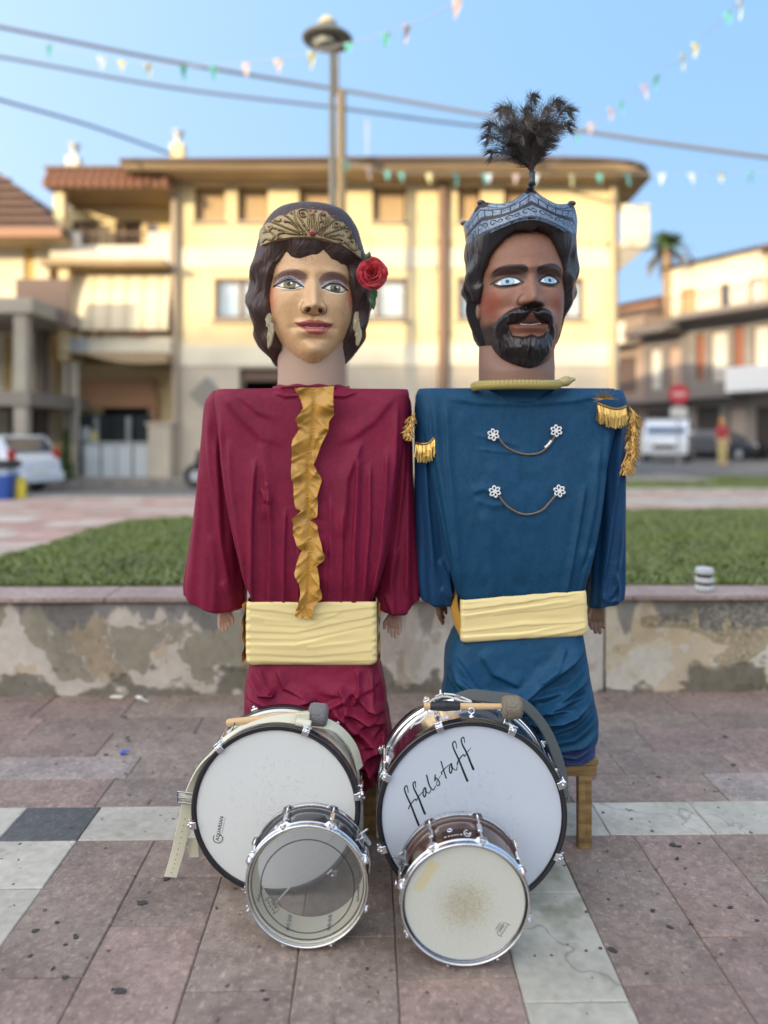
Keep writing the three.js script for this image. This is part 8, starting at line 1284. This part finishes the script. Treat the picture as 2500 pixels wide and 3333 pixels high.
// ---------------------------------------------------------------- street lamp, poles, cables, bunting
{
  const d = 9.8, x = X(1086, d), z = -d, gy = gh(d), m = mat([0.10, 0.105, 0.10], { roughness: 0.5, metalness: 0.4 });
  const l = thing('street_lamp', 'tall dark street lamp with saucer shaped head behind the red giant', 'street lamp', [x, gy, z]);
  const top = Y(160, d) - gy;
  part(l, 'pole', lathe([[0.075, 0], [0.075, 0.9], [0.05, 0.95], [0.046, top * 0.6], [0.032, top - 0.3], [0.026, top]], 20).rotateZ(0.004), m);
  const hx = X(1066, d) - x;
  part(l, 'lamp_head', lathe([[0.0, 0.26], [0.07, 0.25], [0.12, 0.20], [0.135, 0.15], [0.27, 0.08], [0.325, 0.03], [0.32, 0.0], [0.26, -0.02], [0.0, -0.03]], 48).rotateZ(-0.05).translate(hx, Y(128, d) - gy - 0.02, 0), mat([0.12, 0.12, 0.11], { roughness: 0.45 }));
  part(l, 'cap', lathe([[0, 0.30], [0.06, 0.285], [0.115, 0.225], [0.125, 0.16], [0.0, 0.15]], 32).translate(hx, Y(128, d) - gy - 0.005, 0), mat([0.46, 0.42, 0.27], { roughness: 0.6 }));  // tan colour puts low sunlight onto the dome top
  part(l, 'diffuser', lathe([[0, -0.085], [0.10, -0.075], [0.20, -0.03], [0, -0.03]], 32).translate(hx, Y(128, d) - gy - 0.02, 0), mat([0.28, 0.30, 0.28], { roughness: 0.3 }));
  const d2 = 17.0, p = thing('utility_pole', 'tan wooden utility pole directly behind the street lamp', 'pole', [X(1111, d2), 0.27, -d2]);
  part(p, 'post', lathe([[0.14, 0], [0.10, Y(300, d2) - 0.27], [0.0, Y(300, d2) - 0.27]], 16), mat([0.20, 0.155, 0.095], { roughness: 0.9 })); part(p, 'bracket', box(0.10, 0.9, 0.10, -0.10, Y(240, d2) - 0.27, 0), mat([0.12, 0.11, 0.10]));
  // overhead cables, each hung between two supports
  const cab = mat([0.13, 0.13, 0.145], { roughness: 0.7 });
  const cable = (label, pts, r) => { const o = shade(new THREE.Mesh(tube(pts.map((q) => P3(...q)), r, 90, 6), cab)); o.name = numbered('overhead_cable'); scene.add(o); tag(o, label, 'cable'); };
  cable('thick overhead cable crossing the whole sky from upper left to right', [[-420, 10, 15], [0, 88, 15.5], [560, 200, 16.3], [1108, 292, 17], [1600, 378, 16.2], [2050, 450, 15.4], [2500, 512, 14.7], [2900, 560, 14]], 0.042);
  cable('second overhead cable just below the thick one on the left', [[-420, 120, 15], [0, 185, 15.5], [560, 285, 16.3], [1108, 352, 17], [1450, 398, 18], [1660, 420, 19.2]], 0.034);
  cable('lowest overhead cable falling to the roof at the left', [[-420, 205, 14], [0, 325, 15.5], [280, 405, 17], [560, 502, 19.2]], 0.034);
  // bunting: cord with small flags
  const flagM = { teal: mat([0.10, 0.36, 0.34], { roughness: 0.8, side: THREE.DoubleSide }), pink: mat([0.50, 0.40, 0.40], { roughness: 0.8, side: THREE.DoubleSide }), yellow: mat([0.50, 0.50, 0.28], { roughness: 0.8, side: THREE.DoubleSide }), white: mat([0.48, 0.55, 0.62], { roughness: 0.8, side: THREE.DoubleSide }) };
  const cord = mat([0.35, 0.38, 0.42], { roughness: 0.8 });
  function bunting(label, pts, flags, size) {
    const V3 = pts.map((q) => P3(...q)), O = V3[0].clone(), o = thing('bunting', label, 'bunting', O.toArray(), 0), cv = new THREE.CatmullRomCurve3(V3.map((v) => v.clone().sub(O)), false, 'centripetal');
    part(o, 'cord', new THREE.TubeGeometry(cv, 80, 0.006, 5), cord);
    const samples = cv.getPoints(600), r = rng(Math.round(pts[0][1] + 900));
    for (const [px, c] of flags) {
      let best = null, bd = 1e9; for (const s of samples) { const w = s.clone().add(O), q = 1250 + w.x * FPX / -w.z; if (Math.abs(q - px) < bd) { bd = Math.abs(q - px); best = s; } }
      const L = size * (0.9 + r() * 0.3), w = size * 0.62, rows = []; for (let j = 0; j <= 6; j++) { const t = j / 6, row = []; for (let i = 0; i <= 4; i++) row.push([(i / 4 - 0.5) * w * (1 - t * 0.9), -t * L, 0.03 * size * Math.sin(t * 4 + i) * 2]); rows.push(row); }
      const f = part(o, 'flag', loft(rows, false), flagM[c]); f.position.copy(best); f.rotation.set((r() - 0.5) * 0.4, (r() - 0.5) * 1.2, (r() - 0.5) * 0.5);
    }
  }
  bunting('string of small flags sagging across the sky behind the street lamp', [[60, 118, 13], [320, 182, 12], [600, 214, 11], [900, 192, 10], [1130, 140, 9.5], [1300, 92, 9], [1490, 0, 8.6], [1560, -60, 8.4]], [[160, 'teal'], [330, 'white'], [395, 'yellow'], [480, 'yellow'], [596, 'teal'], [692, 'teal'], [800, 'pink'], [905, 'pink'], [1015, 'yellow'], [1135, 'teal'], [1255, 'teal'], [1325, 'pink'], [1490, 'pink']], 0.20);
  bunting('string of small flags rising steeply to the upper right corner', [[1780, 560, 16], [1890, 432, 14.5], [2020, 332, 13], [2220, 180, 11], [2400, 10, 9.6], [2470, -70, 9]], [[1880, 'teal'], [1925, 'pink'], [1990, 'pink'], [2020, 'teal'], [2095, 'pink'], [2137, 'teal'], [2222, 'yellow'], [2265, 'yellow'], [2368, 'teal'], [2410, 'white']], 0.20);
  bunting('level string of pale flags in front of the yellow building eaves', [[1108, 520, 16.9], [1250, 556, 16.6], [1575, 566, 16.2], [1950, 566, 16], [2445, 560, 15.8], [2700, 540, 15.6]], [[1130, 'teal'], [1200, 'pink'], [1260, 'teal'], [1305, 'teal'], [1395, 'yellow'], [1485, 'teal'], [1578, 'teal'], [1590, 'white'], [1680, 'pink'], [1745, 'white'], [1862, 'yellow'], [1950, 'teal'], [2042, 'teal'], [2155, 'white'], [2250, 'white'], [2345, 'yellow'], [2445, 'teal']], 0.22);
}

// ---------------------------------------------------------------- parked cars
function car(name, label, x, z, gy, turn, o) {          // built along +x (front towards +x), wheels on y = 0
  const t = thing(name, label, 'car', [x, gy, z], turn), { L, W, H, body, nose = 0.25 } = o, r = 0.30;
  const side = new THREE.Shape(), p = (a, b) => [a * L - L / 2, b * H];
  const pts = [[0.02, 0.20], [0.0, 0.32], [0.01, 0.55], [0.04, 0.68], [0.10, 0.93], [0.16, 0.985], [0.40, 1.0], [0.56, 0.97], [0.66, 0.88], [0.78, 0.64], [0.95, 0.55], [0.99, 0.45], [1.0, 0.28], [0.98, 0.18]];
  side.moveTo(...p(...pts[0])); side.splineThru(pts.slice(1).map((q) => new THREE.Vector2(...p(...q)))); side.closePath();
  part(t, 'body', ext(side, W - 0.16, 0.08, 12).translate(0, 0, -W / 2 + 0.08), body);
  const glass = mat([0.025, 0.035, 0.06], { roughness: 0.05, physical: true, clearcoat: 1 }), black = mat([0.02, 0.02, 0.022], { roughness: 0.7 }), rim = mat([0.45, 0.46, 0.48], { metalness: 0.7, roughness: 0.35 });
  for (const s of [-1, 1]) {
    const w1 = poly([[0.12, 0.66], [0.155, 0.90], [0.36, 0.92], [0.36, 0.66]].map((q) => p(...q))), w2 = poly([[0.385, 0.66], [0.385, 0.92], [0.55, 0.90], [0.68, 0.66]].map((q) => p(...q)));
    for (const w of [w1, w2]) part(t, 'side_window', ext(w, 0.02).translate(0, 0, s * (W / 2 + 0.004) - 0.01), glass);
    for (const a of [0.18, 0.81]) { const wh = part(t, 'wheel', new THREE.TorusGeometry(r - 0.07, 0.075, 12, 28).translate(a * L - L / 2, r, s * (W / 2 - 0.05)), black); part(wh, 'rim', new THREE.CylinderGeometry(r - 0.09, r - 0.09, 0.10, 20).rotateX(Math.PI / 2).translate(a * L - L / 2, r, s * (W / 2 - 0.045)), rim); }
    part(t, 'tail_light', rbox(0.08, 0.36, 0.16, 0.03, -L / 2 + 0.085, H * 0.58, s * (W / 2 - 0.10)), mat([0.42, 0.02, 0.02], { roughness: 0.2 }));
    part(t, 'headlight', rbox(0.16, 0.16, 0.30, 0.04, L / 2 - 0.10, H * 0.47, s * (W / 2 - 0.24)), mat([0.75, 0.78, 0.80], { roughness: 0.1 }));
    part(t, 'mirror', rbox(0.12, 0.13, 0.16, 0.03, 0.19 * L, H * 0.68, s * (W / 2 + 0.09)), body);
  }
  const quad = (a, b, w, up) => loft([[[...p(...a), -w], [...p(...a), w]], [[...p(...b), -w], [...p(...b), w]]], false).translate(...up);
  part(t, 'windscreen', quad([0.60, 0.935], [0.765, 0.665], W / 2 - 0.14, [0.035, 0.025, 0]), mat([0.05, 0.085, 0.17], { roughness: 0.08, side: THREE.DoubleSide }));
  part(t, 'rear_window', quad([0.115, 0.93], [0.045, 0.70], W / 2 - 0.16, [-0.05, 0.02, 0]), mat([0.03, 0.04, 0.06], { roughness: 0.05, side: THREE.DoubleSide }));
  part(t, 'bumper', rbox(0.10, 0.20, W - 0.06, 0.04, L / 2 + 0.035, H * 0.24, 0), o.bumper ?? black); part(t, 'bumper', rbox(0.10, 0.20, W - 0.06, 0.04, -L / 2 - 0.03, H * 0.26, 0), o.bumper ?? body);
  part(t, 'grille', rbox(0.06, 0.16, W * 0.48, 0.02, L / 2 + 0.055, H * 0.36, 0), black);
  part(t, 'licence_plate', box(0.012, 0.11, 0.5, -L / 2 - 0.085, H * 0.40, 0), mat([0.7, 0.7, 0.68]));
  return t;
}
{
  const white = mat([0.66, 0.68, 0.70], { roughness: 0.25, physical: true, clearcoat: 0.8 }), navy = mat([0.018, 0.022, 0.035], { roughness: 0.2, physical: true, clearcoat: 1 });
  car('parked_car', 'white hatchback seen from behind its tail at the left edge', X(166, 15.4) - 1.66, -15.4, 0.30, Math.PI - 0.26, { L: 3.3, W: 1.45, H: 1.14, body: mat([0.60, 0.65, 0.72], { roughness: 0.25, physical: true, clearcoat: 0.8 }) });
  car('parked_car', 'white compact car facing the square beside the red round sign', X(2206, 33.2), -34.4, 0.27, -Math.PI / 2 - 0.42, { L: 4.0, W: 1.85, H: 1.92, body: white, bumper: white });
  car('parked_car', 'dark car parked under the dark walled house right of the white compact car', X(2385, 37), -38.0, 0.27, -0.95, { L: 4.1, W: 1.7, H: 1.46, body: navy });
  // scooter mostly hidden behind the red sleeve: only its wheel shows
  const s = thing('motor_scooter', 'dark scooter behind the red sleeve, only its rear wheel showing', 'scooter', [X(700, 16.6), 0.29, -16.6]), dk = mat([0.02, 0.02, 0.022], { roughness: 0.4 });
  for (const x of [-0.42, 0.75]) { const w = part(s, 'wheel', new THREE.TorusGeometry(0.19, 0.07, 12, 28).translate(x, 0.26, 0), dk); part(w, 'rim', new THREE.CylinderGeometry(0.12, 0.12, 0.08, 18).rotateX(Math.PI / 2).translate(x, 0.26, 0), greyMetal); }
  part(s, 'body', rbox(0.75, 0.30, 0.26, 0.1, -0.05, 0.56, 0), dk); part(s, 'seat', rbox(0.6, 0.10, 0.24, 0.04, -0.1, 0.76, 0), darkWood); part(s, 'leg_shield', rbox(0.08, 0.62, 0.36, 0.03, 0.52, 0.66, 0).rotateZ(0.1), dk); part(s, 'handlebar', bar([0.42, 1.0, -0.3], [0.42, 1.0, 0.3], 0.02), dk); part(s, 'footboard', rbox(0.5, 0.06, 0.26, 0.02, 0.3, 0.32, 0), dk);
}
// ---------------------------------------------------------------- bins at the left edge
{
  const d = 12.0, b = thing('recycling_bin', 'blue wheeled bin with dark lid at the left edge', 'bin', [X(-2, d), 0.42, -d]), bm = mat([0.012, 0.065, 0.30], { roughness: 0.5 });
  part(b, 'body', ext(poly([[-0.21, 0], [0.21, 0], [0.245, 0.42], [-0.245, 0.42]]), 0.36, 0.03).translate(0, -0.04, -0.18), bm);
  part(b, 'lid', rbox(0.52, 0.12, 0.46, 0.05, 0, 0.55, 0), mat([0.02, 0.022, 0.025], { roughness: 0.6 })); part(b, 'neck', box(0.40, 0.12, 0.34, 0, 0.44, 0), mat([0.35, 0.42, 0.5]));
  part(b, 'sticker', box(0.14, 0.12, 0.004, 0, 0.16, 0.192), mat([0.16, 0.26, 0.55]));
  const y = thing('waste_bin', 'small yellow bin standing right of the blue bin', 'bin', [X(66, 12.1), 0.42, -12.1]), ym = mat([0.62, 0.50, 0.045], { roughness: 0.5 });
  part(y, 'body', lathe([[0, -0.06], [0.075, -0.06], [0.085, -0.03], [0.088, 0.27], [0, 0.27]], 28), ym); part(y, 'lid', lathe([[0.0, 0.34], [0.05, 0.335], [0.086, 0.30], [0.092, 0.275], [0, 0.275]], 28), ym);
}
// ---------------------------------------------------------------- road signs
{
  const d = 28, s = thing('road_sign', 'round red road sign with a white plate below it beside the white car', 'road sign', [X(2207, d), 0.27, -d]);
  part(s, 'post', bar([0, 0, 0], [0, Y(1245, d) - 0.27, 0], 0.035), mat([0.40, 0.41, 0.42], { metalness: 0.5, roughness: 0.5 }));
  const c = Y(1283, d) - 0.27; part(s, 'disc', new THREE.CylinderGeometry(0.37, 0.37, 0.03, 40).rotateX(Math.PI / 2).translate(0, c, 0.06), mat([0.55, 0.035, 0.045], { roughness: 0.4 })); part(s, 'bar', rbox(0.42, 0.13, 0.012, 0.004, 0, c, 0.082), mat([0.75, 0.50, 0.47]));
  part(s, 'plate', rbox(0.62, 0.36, 0.02, 0.01, 0, Y(1342, d) - 0.27, 0.055), mat([0.66, 0.64, 0.58]));
  const d2 = 12.6, q = thing('road_sign', 'back of a grey diamond shaped sign left of the red giant', 'road sign', [X(690, d2), gh(d2), -d2]);
  part(q, 'plate', rbox(0.42, 0.42, 0.02, 0.02).rotateZ(Math.PI / 4).translate(X(672, d2) - X(690, d2), Y(1283, d2) - gh(d2), 0), mat([0.20, 0.195, 0.165], { roughness: 0.6 })); part(q, 'post', bar([0, 0, -0.04], [0, Y(1230, d2) - gh(d2), -0.04], 0.03), greyMetal);
}
// ---------------------------------------------------------------- person standing by the road
{
  const d = 28.6, t = thing('person', 'person with orange hair in red top and yellow trousers standing by the road', 'person', [X(2350, d), 0.28, -d], 0.3);
  const b = [[[-0.09, 0.92, 0], [-0.10, 0.48, 0.02], 0.095, 0.065], [[-0.10, 0.48, 0.02], [-0.10, 0.07, 0], 0.062, 0.045], [[0.09, 0.92, 0], [0.11, 0.48, 0.02], 0.095, 0.065], [[0.11, 0.48, 0.02], [0.12, 0.07, 0], 0.062, 0.045], [[-0.10, 0.045, 0], [-0.10, 0.035, 0.12], 0.045, 0.035], [[0.12, 0.045, 0], [0.12, 0.035, 0.12], 0.045, 0.035], [[0, 0.95, 0], [0, 1.12, 0], 0.145, 0.13], [[0, 1.12, 0], [0, 1.36, 0], 0.14, 0.155], [[-0.17, 1.40, 0], [0.17, 1.40, 0], 0.06, 0.06], [[0, 1.40, 0], [0, 1.52, 0.01], 0.055, 0.05], [[0, 1.60, 0.01], [0, 1.66, 0.0], 0.088, 0.095],
    [[-0.20, 1.38, 0], [-0.25, 1.10, 0.0], 0.05, 0.042], [[-0.25, 1.10, 0], [-0.22, 0.86, 0.08], 0.04, 0.03], [[0.20, 1.38, 0], [0.25, 1.10, 0], 0.05, 0.042], [[0.25, 1.10, 0], [0.22, 0.86, 0.08], 0.04, 0.03], [[-0.22, 0.84, 0.085], [-0.21, 0.76, 0.10], 0.03, 0.02], [[0.22, 0.84, 0.085], [0.21, 0.76, 0.10], 0.03, 0.02], [[0, 1.60, 0.095], [0, 1.585, 0.118], 0.018, 0.013]];
  part(t, 'body', bones(b, 0.03, [0, 0.9, 0.02], 0.95, 76), mat([0.48, 0.29, 0.20], { roughness: 0.6 }));
  const grow = (list, e) => list.map(([a, c, r1, r2]) => [a, c, r1 + e, r2 + e]);
  part(t, 'top', bones(grow([b[7], b[8], [[0, 1.0, 0], [0, 1.12, 0], 0.14, 0.13], [[-0.20, 1.38, 0], [-0.235, 1.2, 0], 0.05, 0.047], [[0.20, 1.38, 0], [0.235, 1.2, 0], 0.05, 0.047]], 0.012), 0.03, [0, 1.2, 0], 0.36, 44), mat([0.42, 0.05, 0.055], { roughness: 0.8 }));
  part(t, 'trousers', bones(grow([...b.slice(0, 2), ...b.slice(2, 4), [[0, 0.95, 0], [0, 0.99, 0], 0.145, 0.14]], 0.014), 0.03, [0, 0.55, 0], 0.56, 56), mat([0.58, 0.45, 0.20], { roughness: 0.8 }));
  part(t, 'hair', bones([[[0, 1.66, -0.01], [0, 1.71, -0.012], 0.103, 0.10], [[0, 1.62, -0.05], [0, 1.55, -0.07], 0.08, 0.07]], 0.03, [0, 1.66, -0.02], 0.2, 36), mat([0.58, 0.27, 0.035], { roughness: 0.7 }));
  for (const s of [-1, 1]) part(t, 'eye', new THREE.SphereGeometry(0.011, 10, 8).translate(s * 0.033, 1.635, 0.092), mat([0.05, 0.04, 0.04]));
  part(t, 'mouth', box(0.045, 0.008, 0.006, 0, 1.555, 0.098), mat([0.35, 0.10, 0.09]));
}
// ---------------------------------------------------------------- palm
{
  const d = 43, t = thing('palm_tree', 'tall palm tree rising between the yellow building and the right houses', 'palm tree', [X(2165, d), 0.27, -d]), H = Y(800, d) - 0.27, r = rng(41);
  const rows = []; for (let j = 0; j <= 50; j++) { const k = j / 50, R = lerp(0.30, 0.20, k) * (1 + 0.05 * (j % 2)), row = []; for (let i = 0; i < 16; i++) { const a = -i / 16 * 6.2832; row.push([Math.cos(a) * R + 0.1 * Math.sin(k * 2), k * H, Math.sin(a) * R]); } rows.push(row); }
  part(t, 'trunk', loft(rows.reverse(), true), mat([0.30, 0.21, 0.12], { roughness: 0.95 }));
  const leafM = mat([0.12, 0.19, 0.07], { roughness: 0.6, side: THREE.DoubleSide }), dry = mat([0.20, 0.15, 0.06], { roughness: 0.8, side: THREE.DoubleSide });
  for (let k = 0; k < 60; k++) {
    const az = r() * 6.283, el = k < 48 ? 0.05 + r() * 1.35 : -0.5 - r() * 0.6, L = 1.15 + r() * 0.35, pos = [], ca = Math.cos(az), sa = Math.sin(az);
    const at = (s) => { const a = el - s * 1.1, rr = L * s * Math.cos(el * 0.8), y = L * (Math.sin(el) * s - 0.45 * s * s); return new THREE.Vector3(ca * rr, y, sa * rr); };
    for (let i = 1; i <= 22; i++) for (const sd of [-1, 1]) { const s = i / 22, p = at(s), q = at(Math.min(1, s + 0.05)), o = new THREE.Vector3(-sa * sd, -0.25, ca * sd), l = 0.34 * Math.sin(Math.PI * Math.min(0.95, s * 0.9 + 0.1)), e = p.clone().addScaledVector(o, l).add(new THREE.Vector3(ca * 0.12, 0, sa * 0.12)); pos.push(p.x, p.y, p.z, q.x, q.y, q.z, e.x, e.y, e.z); }
    const g = new THREE.BufferGeometry(); g.setAttribute('position', new THREE.Float32BufferAttribute(pos, 3)); g.setAttribute('uv', new THREE.Float32BufferAttribute(new Float32Array(pos.length / 3 * 2), 2)); g.computeVertexNormals();
    const f = part(t, 'frond', g, k < 48 ? leafM : dry); f.position.set(0.1, H, 0);
  }
}

scene.traverse((o) => { if (o.isMesh) { o.castShadow = o.receiveShadow = true; } });
renderer.render(scene, camera);
